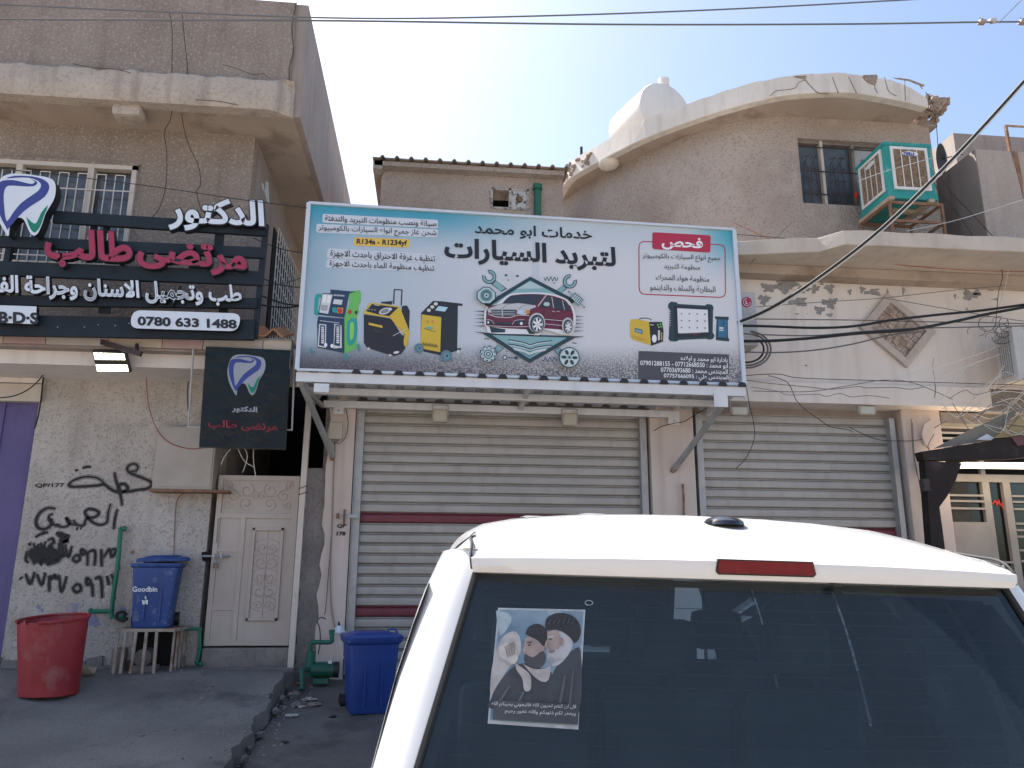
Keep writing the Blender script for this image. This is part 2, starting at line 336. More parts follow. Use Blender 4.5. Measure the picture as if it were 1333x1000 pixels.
# ------------------------------------------------------------------ ground
def zramp(Y): return .02 if Y > 9.1 else (.02-(9.1-Y)*.157 if Y > 6.1 else -.45)
def zapr(X, Y):
    z = .14 if Y > 8.6 else .14-(8.6-Y)*.30 if Y > 8.25 else .035-(8.25-Y)*.20 if Y > 7.36 else -.143-(7.36-Y)*.10
    return max(-.44, z + .012*math.sin(X*3.1+Y)*1.0 + .01*math.sin(X*7+Y*5))
g = MB(); g.add([(-400, -400, -.455), (400, -400, -.455), (400, 600, -.455), (-400, 600, -.455)], [(0, 1, 2, 3)], ROAD); tag(g.build('ground'), kind='structure')
g = MB(); Ys = [4.6+i*.25 for i in range(19)]; Ys = [y for y in Ys if y < 9.3]+[9.3]
Xs = [-1.40+.45*i for i in range(32)]
vs = [(x, y, zramp(y)+.006*math.sin(x*5+y*3)+(0 if y > 6.1 else .003)) for y in Ys for x in Xs]
n = len(Xs); g.add(vs, [(j*n+i, j*n+i+1, (j+1)*n+i+1, (j+1)*n+i) for j in range(len(Ys)-1) for i in range(n-1)], RAMP, True)
tag(g.build('pavement'), kind='structure')
g = MB(); Ys = [5.0+i*.12 for i in range(36)]+[9.35]; rows = []
for y in Ys:
    ex = -1.46+.03*math.sin(y*9)+.02*math.sin(y*23)+(.08 if y > 8.8 else 0)
    xs = [-9+(ex+9)*(1-(1-k/24)**1.6) for k in range(25)]
    rows.append([(x, y, zapr(x, y)) for x in xs]+[(ex+.015, y, zapr(ex, y)-.05), (ex+.03+.02*math.sin(y*17), y, -.6)])
n = len(rows[0]); g.add([p for r in rows for p in r], [(j*n+i, j*n+i+1, (j+1)*n+i+1, (j+1)*n+i) for j in range(len(rows)-1) for i in range(n-1)], CONC, True)
g.add([rows[0][0], rows[0][-2], (rows[0][-1][0], 5, -.6), (-9, 5, -.6)], [(0, 1, 2, 3)], CONC)
tag(g.build('sidewalk'), kind='structure')

# ------------------------------------------------------------------ dental clinic building
B = thing('clinic_building', 'tan stuccoed two-storey building carrying the tooth-logo shop sign, with a heavy overhanging parapet', 'building', (-4, 9.2, 0))
g = MB(); g.prism([(-4.46, 9.2, -.5), (-4.46, 9.2, 3.0), (-9, 9.2, 3.0), (-9, 9.2, 3.42), (-2.47, 9.2, 3.42), (-2.47, 9.2, -.5)], (0, .3, 0), STUCW); tag(g.build('ground_floor_wall', B))
g = MB(); g.box(-9, -2.05, 9.16, 9.199, -.5, .16, GREY)     # mortar skirt below
for i in range(26):
    x = -7+i*.17; g.prism([(x, 9.17, .1), (x+.18, 9.17, .1), (x+.17, 9.17, .22+.05*math.sin(i*2.3)), (x+.02, 9.17, .21+.05*math.sin(i*1.7))], (0, .029, 0), GREY)
g.build('wall_foot', B)
g = MB(); g.box(-9, -4.47, 9.27, 9.31, -.3, 3.0, PURP)
for k in range(12): g.box(-4.86-k*.42, -4.84-k*.42, 9.255, 9.27, -.3, 3.0, PURP)
pd = g.build('purple_door', B)
g = MB(); g.box(-6.2, -4.42, 9.165, 9.198, 3.0, 3.2, WFRM); g.box(-5.4, -4.44, 9.17, 9.198, 3.215, 3.36, WPAI); g.box(-6.6, -5.43, 9.17, 9.198, 3.215, 3.36, WPAI); g.build('door_lintel', B)
# ledge of stone tiles
g = MB(); g.box(-9, -1.56, 8.36, 9.6, 3.42, 3.60, SMOO); g.box(-9, -1.62, 8.5, 9.2, 3.27, 3.42, WPAI); g.build('ledge', B)
x = -8.2; k = 0
while x < -1.6:
    wd = [.55, .42, .62][k % 3]; g = MB(); x1 = min(x+wd, -1.54); g.box(x, x1-.008, 8.31, 8.358, 3.44, 3.56, STONE[(k*7) % 3]); g.build('ledge_tile', B); x += wd; k += 1
me = None
for k in range(17):
    X = -5.35+k*.225
    if me is None:
        g = MB(); prof = [(-.11, 0), (-.08, .005), (-.045, .045), (0, .085), (.045, .045), (.08, .005), (.11, 0)]
        g.loft([[(a, y, b_+z) for a, b_ in prof]+[(a, y, b_+z-.02) for a, b_ in prof[::-1]] for y, z in ((-.3, 0), (.28, .2))], TERR, True, True, False)
        o = g.build('roof_tile', B, loc=Vector((X, 8.62, 3.62))-B.location); me = o.data
    else: link('roof_tile', me, B, Vector((X, 8.62, 3.62))-B.location)
# upper floor
wL, wR = atY(-60, 210, 8.9).x, atY(180, 222, 8.9).x; wT, wB_ = atY(175, 218, 8.9).z, atY(170, 352, 8.9).z
g = MB()
for a, b_, c, d in ((wR, -2.27, 3.6, 6.33), (-9, wL, 3.6, 6.33), (wL, wR, wT, 6.33), (wL, wR, 3.6, wB_)): g.box(a, b_, 8.9, 9.15, c, d, STUC)
g.box(-2.5, -2.271, 9.15, 14, 3.6, 6.33, SMOO); g.build('upper_wall', B)
W = MB(); fw = .055
for a, b_, c, d in ((wL, wR, wT-fw, wT), (wL, wR, wB_, wB_+fw), (wR-fw, wR, wB_, wT)): W.box(a, b_, 8.86, 8.96, c, d, WFRM)
for X in (atY(120, 225, 8.9).x, atY(28, 215, 8.9).x): W.box(X-.035, X+.035, 8.865, 8.955, wB_, wT, WFRM)
W.box(wL, wR+.02, 8.85, 8.90, wT, wT+.03, STUC)
win = W.build('window', B)
g = MB(); g.box(wL, wR-fw, 8.97, 8.985, wB_, wT, GLASSD); g.build('pane', win)
g = MB(); xx = wL
for i in range(22):
    X = wR-.12-i*.105
    if X < wL: break
    g.tube([(X, 8.85, wB_), (X, 8.85, wT-.14-(.0 if i % 2 else .0))], .0065, BARW, 5)
    if i % 2 == 0: g.tube([(X, 8.85, wT-.14), (X-.105, 8.85, wT-.14)], .0065, BARW, 5)
for z in (wT-.34, (wT+wB_)/2-.1, wB_+.12): g.tube([(wL, 8.853, z), (wR, 8.853, z)], .008, BARW, 5)
g.build('grille', win)
g = MB(); g.box(wL, wR-.1, 9.1, 9.12, wB_, wT, M('curtain_cloth', (.16, .135, .12), (.26, .22, .20), 3, .9, .5, 9)); g.build('curtain', win)
# side window with its diamond grille
sp = [atX(x, y, -2.27) for x, y in ((356, 296), (384, 348), (385, 436), (352, 424))]
y0, y1 = sp[0].y, sp[1].y; z0, z1 = 4.0, sp[0].z
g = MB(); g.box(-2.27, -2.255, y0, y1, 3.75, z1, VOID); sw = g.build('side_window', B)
g = MB()
for i in range(12): yy = y0+(y1-y0)*i/11; g.tube([(-2.2, yy, 3.75), (-2.2, yy, z1)], .009, BARW, 5)
for i in range(12): zz = 3.75+(z1-3.75)*i/11; g.tube([(-2.2, y0, zz), (-2.2, y1, zz)], .007, BARW, 5)
g.build('grille', sw)
# overhang
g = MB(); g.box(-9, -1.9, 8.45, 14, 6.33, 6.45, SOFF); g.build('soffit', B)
g = MB(); n = 60; rings = []
for i in range(n+1):
    X = -9+(7.26)*i/n; zt = 6.735+.012*math.sin(i*1.3)+.01*math.sin(i*3.1); f = 1
    if i > n-2: f = 1-.06*(i-n+2)
    rings.append([(X, 8.45, 6.32), (X, 8.29+(1-f)*1.2, 6.32), (X, 8.265+(1-f)*1.2, 6.36), (X, 8.26+(1-f)*1.2, 6.55), (X, 8.28+(1-f)*1.2, zt-.04), (X, 8.33, zt), (X, 8.45, zt+.01)])
g.loft(rings, FASC, True, True, True); g.box(-2.0, -1.735, 8.452, 14, 6.321, 6.449, SOFF); g.build('fascia', B)
g = MB(); g.box(-9, -1.80, 8.40, 14.1, 6.45, 7.86, STUC); g.box(-1.80, -1.66, 8.43, 14.1, 6.33, 7.86, SMOO); g.build('parapet', B)
CKS = []; g = MB(); g.tube(smooth_path([(-1.80, 8.395, 6.7), (-1.82, 8.395, 6.95), (-1.79, 8.395, 7.2), (-1.83, 8.395, 7.5), (-1.80, 8.395, 7.86)]), .007, CRACK, 4)
for a in ([(290, 84), (310, 90), (330, 97), (342, 96), (352, 103)], [(95, 83), (120, 88), (150, 90), (170, 95)], [(255, 130), (285, 132), (310, 137)]):
    g.build('crack', B); g = MB(); g.tube(smooth_path([atY(x, y, 8.262) for x, y in a]), .004, CRACK, 4)
g.build('crack', B)
c = atZ(170, 143, 6.33); g = MB(); g.box(c.x-.16, c.x+.16, c.y-.13, c.y+.13, 6.19, 6.33, FASC, .045); tag(g.build('soffit_lamp', B))
pl = Pl((-2.27, 9, 5), (1, 0, 0)); g = MB()
for poly in ([(346, 235), (349, 238), (350.5, 265), (347, 262), (344, 250)], [(340, 237), (343, 240), (344, 250), (341, 246)]): g.poly(pxpoly(pl, poly, .004), WSIGN)
g.build('torn_poster', B)
# meter boxes on the ground-floor wall
MET = M('meter_box_paint', (.36, .325, .285), (.43, .39, .345), 3, .6, dirt=(.24, .17, .12), dscale=5, dthr=.62, damt=.6)
o = thing('meter_box', 'beige steel meter box with rusty lower corners, on the wall beneath the black sign', 'meter box', atY(240, 600, 9.1))
a, b_ = atY(209, 556, 9.1), atY(276, 638, 9.05); g = MB(); g.box(a.x, b_.x, 9.03, 9.199, b_.z, a.z, MET, .008); g.build('box_body', o)
g = MB(); g.box(a.x+.02, b_.x-.02, 9.02, 9.03, b_.z+.03, a.z-.02, MET); g.build('box_door', o)
g = MB(); g.box(a.x-.02, b_.x+.18, 9.0, 9.199, b_.z-.03, b_.z-.002, RUST); g.build('box_shelf', o)
# surface wire pipes on the wall
def cable(name, label, cat, pts, r, mt, group=None, n=5, sm=8, sides=5):
    g = MB(); P = smooth_path(pts, sm) if len(pts) > 2 else pts; g.tube(P, r, mt, sides); c = Vector(P[0]); o = g.build(name); return tag(o, label, cat, group)
cable('wall_conduit', 'thin brown conduit line bending down the wall to the old blue bin', 'conduit', [atY(x, y, 9.17) for x, y in ((282, 640), (250, 641), (235, 645), (229, 660), (227, 700), (226, 735))], .006, RUST)

# ------------------------------------------------------------------ graffiti on the pale wall
pw = Pl((0, 9.2, 0), (0, -1, 0)); HALO = bpy.data.materials.new('spray_haze'); t, N, L = nodes(HALO); N['Principled BSDF'].inputs['Base Color'].default_value = (.03, .03, .03, 1); N['Principled BSDF'].inputs['Alpha'].default_value = .28; N['Principled BSDF'].inputs['Roughness'].default_value = .9
strokes = [
 [[(287, 97), (300, 93)], 2.2], [[(315, 88), (333, 82), (350, 83)], 2.6],
 [[(402, 152), (392, 138), (370, 124), (330, 120), (290, 130), (265, 148), (275, 158), (320, 157), (370, 154), (400, 150), (425, 168), (448, 178), (470, 178), (490, 165), (478, 148), (458, 152), (458, 172), (480, 178), (530, 170), (565, 165), (582, 150), (570, 135), (530, 118), (498, 105), (487, 88), (500, 73), (520, 72), (529, 84), (518, 98), (500, 98)], 3.2],
 [[(438, 103), (446, 140), (460, 180), (468, 232)], 3.0], [[(557, 85), (560, 86)], 2],
 [[(450, 243), (440, 285), (436, 322)], 2.8], [[(424, 222), (414, 262), (410, 292), (390, 304), (362, 298), (340, 280), (326, 258), (338, 244), (362, 246), (380, 258), (364, 274), (336, 278), (326, 292), (322, 305), (300, 306), (288, 300), (283, 284)], 3.0],
 [[(296, 300), (272, 302), (258, 290), (255, 276), (268, 296), (255, 310), (236, 312), (215, 300)], 2.6], [[(232, 310), (208, 304), (188, 285), (190, 268), (205, 262)], 2.5],
 [[(214, 243), (185, 239), (155, 256), (139, 285), (144, 312), (166, 321), (188, 312), (200, 295), (194, 278)], 3.2], [[(292, 318), (300, 320)], 2.5], [[(308, 316), (314, 318)], 2.5],
 [[(135, 352), (155, 340), (172, 334)], 2.6], [[(160, 336), (186, 333)], 2.4],
 [[(112, 372), (118, 384)], 3], [[(128, 374), (140, 396), (150, 376)], 2.6], [[(156, 372), (166, 392), (176, 366)], 2.6], [[(182, 366), (200, 356), (206, 372), (190, 384), (202, 392)], 3],
 [[(110, 410), (124, 398), (150, 402), (190, 396), (222, 410), (226, 436), (200, 448), (168, 440), (130, 432), (116, 414), (150, 410), (206, 414), (218, 432), (180, 436), (140, 420)], 4.4],
 [[(120, 404), (132, 452), (146, 408), (158, 456), (172, 404), (186, 458), (198, 412)], 3.4], [[(104, 404), (100, 440), (112, 448)], 2.8], [[(150, 392), (200, 424), (224, 418)], 4],
 [[(216, 332), (240, 348), (268, 354)], 4], [[(222, 350), (236, 338), (250, 352), (262, 340)], 4], [[(228, 356), (246, 366), (262, 362), (236, 374)], 4.2], [[(232, 360), (240, 400), (246, 430)], 3], [[(225, 372), (234, 432)], 3],
 [[(250, 380), (262, 428), (276, 384)], 2.8], [[(290, 420), (280, 434), (292, 446), (306, 436), (300, 420), (288, 422)], 3], [[(332, 408), (312, 398), (314, 418), (334, 414), (336, 462)], 3], [[(336, 410), (364, 404), (362, 462)], 3], [[(388, 396), (390, 466)], 3], [[(398, 430), (420, 396), (428, 428), (446, 404)], 2.8], [[(428, 398), (444, 398), (446, 410)], 2.6],
 [[(78, 506), (84, 512)], 3.6], [[(98, 490), (116, 530), (134, 484)], 3], [[(142, 492), (160, 534), (174, 486)], 3], [[(190, 496), (196, 512), (210, 496), (216, 510), (230, 496)], 3], [[(190, 498), (188, 560)], 3], [[(228, 506), (236, 562), (256, 500)], 2.8], [[(296, 530), (280, 546), (292, 562), (310, 552), (306, 534), (290, 530)], 3], [[(352, 524), (334, 508), (334, 532), (352, 532), (356, 580)], 3.4], [[(362, 512), (386, 508), (392, 586)], 3.2], [[(410, 498), (418, 536)], 3], [[(426, 492), (436, 508), (446, 486)], 2.6], [[(436, 508), (434, 536)], 2.6]]
GR = thing('graffiti', 'black sprayed Arabic words and numbers on the pale stucco wall beside the purple door', 'graffiti', atY(110, 700, 9.19))
sf = 280/824
g = MB(); g2 = MB()
for j, (s_, wdt) in enumerate(strokes):
    pts = [pw.at(x*sf, 580+y*sf, .004+.0003*(j % 9)) for x, y in s_]
    if len(pts) == 2: pts = [pts[0], (pts[0]+pts[1])/2, pts[1]]
    ribbon(g, pts, wdt*.0098, Vector((0, -1, 0)), PAINTK, True)
    ribbon(g2, [p+Vector((0, .0021+.0001*(j % 7), 0)) for p in pts], wdt*.0175, Vector((0, -1, 0)), HALO)
g.build('painted_line', GR); g2.build('spray_mist', GR)
g = MB(); text_on(g, pw, 'QP/177', (46, 629.5), (84, 629), (46, 635.5), PAINTK, .03, False); g.build('stencil_number', GR)
g = MB(); BL2 = M('blue_wall_smear', (.20, .22, .36), (.30, .30, .38), 20, .9)
for x, y, r_ in ((98, 790, 4), (120, 806, 7), (50, 790, 3), (126, 812, 4), (160, 795, 4), (97, 797, 3), (55, 795, 2), (112, 815, 3)):
    g.poly([pw.at(x+r_*math.cos(a)*(1+.4*math.sin(3*a+x)), y+r_*1.1*math.sin(a)*(1+.3*math.cos(2*a+y)), .003) for a in [k*.45 for k in range(14)]], BL2)
tag(g.build('paint_smear'), kind='stuff'); tag(bpy.data.objects['paint_smear'], 'faint blue paint smears low on the pale wall above the red barrel', 'paint smear')

# ------------------------------------------------------------------ passage between the buildings
g = MB(); g.box(-2.44, -1.2, 12.0, 12.1, -.2, 3.6, VOID); g.box(-2.5, -2.42, 9.5, 12, -.2, 3.4, SMOO); g.box(-1.56, -1.0, 9.6, 12, 3.40, 3.6, SMOO); g.box(-2.44, -1.1, 9.9, 12, 3.3, 3.42, VOID)  # near-black back wall and roof slab added to keep the passage dark
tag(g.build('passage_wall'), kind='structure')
g = MB(); g.box(-2.40, -1.45, 9.12, 9.6, -.1, .34, GREY, .02); g.box(-2.46, -1.40, 8.98, 9.13, -.1, .15, GREY, .02); tag(g.build('door_step'), 'rough grey mortar doorstep under the cream metal gate', 'doorstep')
# gate
D = thing('metal_gate', 'cream painted sheet-metal gate with scrollwork panels and a padlocked bolt', 'gate', (-2.42, 9.2, .36))
gz0, gz1, gx0, gx1 = .36, 2.205, -2.40, -1.50
def fr(g, x0, x1, z0, z1, y0=9.165, y1=9.205, b=.004): g.box(x0, x1, y0, y1, z0, z1, CREAM, b)
g = MB()
fr(g, gx0, gx0+.055, gz0, gz1); fr(g, gx1-.06, gx1, gz0, gz1); fr(g, gx0+.05, gx1-.055, gz1-.055, gz1, 9.167); fr(g, gx0+.05, gx1-.055, gz0, gz0+.05, 9.167)
zt = atY(330, 672, 9.2).z; zm = atY(300, 716, 9.2).z; zl = atY(295, 792, 9.2).z; xm = -2.09
fr(g, gx0+.05, gx1-.055, zt-.025, zt+.03, 9.167); fr(g, xm-.025, xm+.025, gz0+.04, zt-.02, 9.170); fr(g, gx0+.05, xm-.02, zm-.022, zm+.022, 9.172); fr(g, gx0+.05, xm-.02, zl-.02, zl+.02, 9.172)
g.build('gate_frame', D)
for a, b_, c, d in ((gx0+.05, gx1-.055, zt+.03, gz1-.05), (gx0+.05, xm-.02, zm+.02, zt-.02), (gx0+.05, xm-.02, zl+.02, zm-.02), (gx0+.05, xm-.02, gz0+.045, zl-.02), (xm+.02, gx1-.055, gz0+.045, zt-.02)):
    g = MB(); g.box(a, b_, 9.185, 9.2, c, d, CREAM); g.build('panel', D)
i0, i1, j0, j1 = -1.98, -1.64, .62, 1.62
for a, b_, c, d in ((i0, i0+.03, j0, j1), (i1-.03, i1, j0, j1), (i0, i1, j1-.03, j1), (i0, i1, j0, j0+.03)):
    g = MB(); g.box(a, b_, 9.160, 9.187, c, d, CREAM, .003); g.build('inner_moulding', D)
def scroll(cx, cz, r, turns, st, sgn=1): return [(cx+sgn*r*(1-t*.75)*math.cos(st+t*turns*2*math.pi), 9.181, cz+r*(1-t*.75)*math.sin(st+t*turns*2*math.pi)) for t in [k/26 for k in range(27)]]
g = MB(); cx = (gx0+gx1)/2; cz = (zt+gz1)/2
for s in (1, -1):
    for q in ((.13, .06, .085, 1.2, 2), (.13, -.09, .08, 1.2, -2), (.28, .0, .075, 1.3, 1), (.33, -.1, .05, 1.2, 3), (.33, .11, .05, 1.2, 0), (.04, .0, .05, 1, 1)):
        g.tube([(p[0], p[1], p[2]) for p in scroll(cx+s*q[0], cz+q[1], q[2], q[3], q[4], s)], .0045, RELIEF, 4)
    g.tube(smooth_path([(cx+s*.37, 9.181, cz+.17), (cx+s*.3, 9.181, cz+.08), (cx+s*.16, 9.181, cz-.01), (cx, 9.181, cz+.01)]), .0045, RELIEF, 4)
g.build('scrollwork', D)
g = MB(); cx = (i0+i1)/2
for k, z in enumerate((.78, .93, 1.08, 1.24, 1.40)):
    for s in (1, -1):
        g.tube(scroll(cx+s*.055, z, .05+.02*(k % 2), 1.2, 1.2*k, s), .0035, RELIEF, 4)
        g.tube(smooth_path([(cx+s*.02, 9.181, z-.07), (cx+s*.125, 9.181, z-.02), (cx+s*.125, 9.181, z+.06), (cx+s*.02, 9.181, z+.1)]), .0035, RELIEF, 4)
g.tube([(cx, 9.181, j0+.03), (cx, 9.181, j1-.03)], .004, RELIEF, 4)
g.build('scrollwork', D)
zb = atY(288, 724, 9.1).z; g = MB(); g.tube([(gx0-.09, 9.145, zb), (gx0+.20, 9.145, zb)], .011, GALV, 8); g.tube([(gx0+.17, 9.145, zb), (gx0+.175, 9.10, zb), (gx0+.18, 9.09, zb-.01)], .009, GALV, 8)
for xx in (gx0+.015, gx0+.10): g.box(xx, xx+.025, 9.125, 9.17, zb-.025, zb+.025, GALV, .003)
bo = g.build('bolt', D)
g = MB(); g.box(gx0+.035, gx0+.085, 9.115, 9.14, zb-.13, zb-.07, M('padlock_brass', (.20, .17, .12), (.1, .09, .08), 9, .4, metal=.6), .006); g.tube([(gx0+.045, 9.128, zb-.075), (gx0+.045, 9.128, zb-.02), (gx0+.06, 9.128, zb-.005), (gx0+.075, 9.128, zb-.02), (gx0+.075, 9.128, zb-.075)], .005, GALV, 6); g.build('padlock', bo)
g = MB(); g.prism([(gx0-.12, 9.19, zb+.04), (gx0-.03, 9.19, zb+.06), (gx0-.01, 9.19, zb-.06), (gx0-.10, 9.19, zb-.05)], (0, .011, 0), VOID); g.build('bolt_hole', bo)
g = MB(); g.box(gx0+.02, gx0+.04, 9.14, 9.166, 1.45, 1.72, CREAM, .003); g.build('handle', D)
# pole by the gate
g = MB(); p0, p1 = atY(379, 860, 9.05), atY(392, 540, 9.05); g.bar((p0.x, 9.05, .1), (p0.x+.01, 9.05, 3.42), .062, .062, M('pole_paint', (.56, .50, .45), (.62, .56, .50), 4, .5, dirt=(.35, .28, .22), dscale=8, dthr=.6, damt=.6)); pole = g.build('post'); tag(pole, 'slim cream steel post standing against the hinge side of the cream gate', 'post')
for z in (2.05, 1.98, 1.3): cable('tie_wire', 'black wire tied round the slim cream post at gate height', 'wire', [(p0.x-.04, 9.01, z), (p0.x, 9.0, z+.01), (p0.x+.045, 9.01, z+.03), (p0.x+.05, 9.06, z+.03)], .004, WIREK, 'tie wires on the cream post') if z > 1.5 else None

# ------------------------------------------------------------------ shop building
S = thing('shop_building', 'pale shop building with two roller shutters, cracked white parapet band and a curved upper storey', 'building', (4, 9.2, 0))
def pillar(name, x0, x1, z0, z1, mt=PINK, yf=9.1, bev=.012):
    g = MB(); g.box(x0, x1, yf, 9.6, z0, z1, mt, bev); return g.build(name, S)
# first pillar has a ragged broken edge towards the passage
g = MB(); zz = [0-.1+.11*i for i in range(32)]; ragged = [-1.205+.010*math.sin(i*1.9)+.012*math.sin(i*4.7)+(.02 if 12 < i < 16 else 0) for i in range(32)]
poly = [(-.905, 9.1, -.1), (-.905, 9.1, 3.3)]+[(ragged[i], 9.1, min(3.3, zz[i])) for i in range(31, -1, -1)]
g.prism(poly, (0, .12, 0), PINK); g.box(-1.26, -.91, 9.221, 9.6, -.1, 3.3, GREY); g.prism([(-1.42+.008*math.sin(i*2.7), 9.16, -.1+.1*i) for i in range(25)]+[(-1.15, 9.16, 2.3), (-1.15, 9.16, -.1)], (0, .05, 0), GREY); g.build('pillar', S)
pillar('pillar', 2.60, 3.14, -.1, 3.3); pillar('pillar', 5.83, 6.35, -.1, 3.3)
g = MB(); g.box(-1.15, 6.9, 9.25, 9.6, 3.02, 3.3, SMOO); g.build('lintel', S)
# ledge band and white upper wall
bx1 = atY(1291, 520, 8.86).x
g = MB(); g.box(-1.15, bx1, 8.86, 9.6, 3.16, 3.42, WPAI, .01); g.box(-1.15, 8.6, 8.93, 9.6, 3.425, 4.86, WPAI); g.build('parapet_wall', S)
g = MB(); g.box(bx1+.003, 8.9, 8.95, 9.6, 3.13, 3.42, GREY, .02); g.box(6.36, 8.9, 9.1, 9.6, 3.0, 3.14, GREY); g.build('bare_ledge', S)
pb = Pl((0, 8.86, 0), (0, -1, 0)); pwv = Pl((0, 8.93, 0), (0, -1, 0))
cf = lambda x, y: (940+x/3.392, 330+y/3.392)
for nm, pl_, pts, r_ in ((0, pb, [(100, 560), (220, 575), (380, 590), (480, 600), (600, 588), (640, 594), (760, 592), (830, 600), (890, 590)], .006), (1, pb, [(130, 590), (250, 610), (290, 625), (420, 622), (460, 632), (520, 618), (570, 634), (650, 628), (740, 640)], .005), (2, pb, [(938, 572), (942, 600), (938, 640)], .006), (3, pwv, [(940, 560), (930, 500), (936, 460)], .003)):
    g = MB(); g.tube(smooth_path([pl_.at(*cf(x, y), .001) for x, y in pts], 4), r_*.7, CRACK, 4); g.build('crack', S)
# patches where the paint has come away
random.seed(5)
PEEL = M('peeled_plaster', (.22, .215, .22), (.33, .32, .32), 14, .95, .6, 60)
for x, y, a, b_ in ((210, 150, 40, 18), (285, 140, 42, 32), (360, 160, 30, 14), (410, 155, 17, 20), (185, 205, 24, 22), (338, 215, 40, 17), (475, 155, 20, 18), (475, 220, 30, 22), (430, 250, 22, 16), (665, 172, 36, 14), (563, 170, 8, 12), (618, 160, 12, 14), (1095, 185, 36, 20), (1125, 172, 14, 14), (800, 165, 6, 16), (475, 272, 14, 7), (330, 268, 9, 4), (1028, 190, 5, 12), (1187, 162, 12, 5), (1205, 203, 14, 4), (1080, 246, 7, 6), (370, 495, 6, 4), (440, 135, 8, 6), (730, 172, 5, 14)):
    g = MB(); pts = []
    for k in range(22):
        th = k*2*math.pi/22; rr = 1+.30*math.sin(3*th+x)+.2*math.sin(7*th+y)+random.uniform(-.12, .12)
        pts.append(pwv.at(*cf(x+a*rr*math.cos(th), y+b_*rr*math.sin(th)), .003))
    g.poly(pts, PEEL); g.build('peeled_patch', S)
g = MB()
for k in range(30):
    x, y = random.uniform(120, 700), random.uniform(120, 300)
    if random.random() < .3: x += 450
    r_ = random.uniform(.8, 2.6); g.poly([pwv.at(*cf(x+r_*math.cos(t_)*1.5, y+r_*math.sin(t_)), .002) for t_ in [q*1.25+x for q in range(5)]], PEEL)
o = g.build('paint_chips', S); o['kind'] = 'stuff'
# diamond ornament
dc = [pwv.at(*cf(x, y)) for x, y in ((722, 182), (935, 350), (808, 508), (600, 330))]; ctr = sum(dc, Vector())/4
BRK = M('ornament_stone', (.36, .25, .19), (.56, .49, .44), 9, 1, 1, 40, speck=(.2, .13, .1), sscale=30, samt=.6, dist=.03)
o = None
inn = [ctr+(p-ctr)*.74 for p in dc]
for i in range(4):
    a, b_, c, d = dc[i], dc[(i+1) % 4], inn[(i+1) % 4], inn[i]; g = MB(); g.prism([p+Vector((0, -.06, 0)) for p in (a, b_, c, d)], (0, .065, 0), M('ornament_frame', (.44, .37, .33), (.52, .46, .42), 4, .85, .3, 30, dirt=(.33, .27, .23), dscale=4, dthr=.55, damt=.6)); g.build('diamond_frame', S)
g = MB()
for i in range(7):
    for j in range(7):
        a_, b2 = (i+.04)/7, (j+.04)/7; c_, d2 = (i+.96)/7, (j+.96)/7
        bl = lambda u, v: inn[0]*(1-u)*(1-v)+inn[1]*u*(1-v)+inn[2]*u*v+inn[3]*(1-u)*v
        h = random.uniform(.008, .035); g.prism([bl(u, v)-Vector((0, h, 0)) for u, v in ((a_, b2), (c_, b2), (c_, d2), (a_, d2))], (0, h+.002, 0), BRK)
o = g.build('ornament_stones', S); o['kind'] = 'stuff'
# broken corner slab above: zigzag plan
Zs = 4.87; ed = [(1.2, 8.75), (3.2, 8.58), (3.6, 8.47), (4.5, 8.27), (4.70, 8.04), (5.2, 8.02), (9.5, 7.98)]
g = MB(); top = Zs+.185
P = [(x, y) for x, y in ed]; cd_ = [P[0]]
for i in range(len(P)-1):
    nseg = max(1, int((Vector(P[i+1])-Vector(P[i])).length/.25))
    for k in range(1, nseg+1): cd_.append(tuple(Vector(P[i]).lerp(Vector(P[i+1]), k/nseg)))
rings = [[(x, 9.7, Zs), (x, y+.01, Zs+.002*math.sin(i*3)), (x, y, Zs+.006), (x, y+.006*math.sin(i*2.2), top-.006+.010*math.sin(i*1.9)), (x, y+.012, top+.01*math.sin(i*1.9)), (x, 9.7, top)] for i, (x, y) in enumerate(cd_)]
g.loft(rings, M('slab_edge_plaster', (.46, .40, .34), (.54, .48, .42), 2, .85, .5, 30, streak=(.34, .28, .24), kamt=.5, dirt=(.30, .25, .21), dscale=3, dthr=.6, damt=.5), True, True, False); g.build('balcony_slab', S)
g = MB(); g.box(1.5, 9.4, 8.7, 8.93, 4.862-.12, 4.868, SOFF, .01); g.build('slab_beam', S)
# curved upper storey
ZW = atY(1100, 156, 9.6).z
wl = [(1.75, 13.6), (2.02, 12.9), (2.35, 12.15), (2.78, 11.42), (3.23, 10.81), (3.68, 10.27), (4.15, 9.89), (4.6, 9.69), (5.0, 9.60)]
wc = [tuple(p)[:2] for p in smooth_path([(x, y, 0) for x, y in wl], 4)]
x7 = 7.09; wx0, wx1 = atY(1038, 180, 9.6).x, atY(1190, 188, 9.6).x; wz1, wz0 = atY(1110, 184, 9.6).z, atY(1080, 266, 9.6).z
g = MB()
vs = []; nz = 1
for x, y in wc: vs += [(x, y, top-.1), (x, y, ZW)]
g.add(vs, [(2*i, 2*i+1, 2*i+3, 2*i+2) for i in range(len(wc)-1)], STUCR, True)
for a, b_, c, d in ((5.0, wx0, top-.1, ZW), (wx0, wx1, top-.1, wz0), (wx0, wx1, wz1, ZW), (wx1, x7, top-.1, ZW)):
    if b_ > a: g.box(a, b_, 9.60, 9.85, c, d, STUCR)
g.box(x7-.25, x7, 9.851, 14, top-.1, ZW, STUCR); g.build('upper_wall', S)
fe = [(715, 275), (724, 258), (737, 237), (755, 224), (790, 205), (840, 180), (900, 157), (950, 141), (1000, 128), (1040, 122), (1100, 120), (1140, 125), (1180, 133), (1208, 140)]
ed2 = smooth_path([atZ(x, y, ZW) for x, y in fe], 4)
def top_h(i, n): return .285+.008*math.sin(i*2.1)+.006*math.sin(i*.7)
n = len(ed2); inner = []
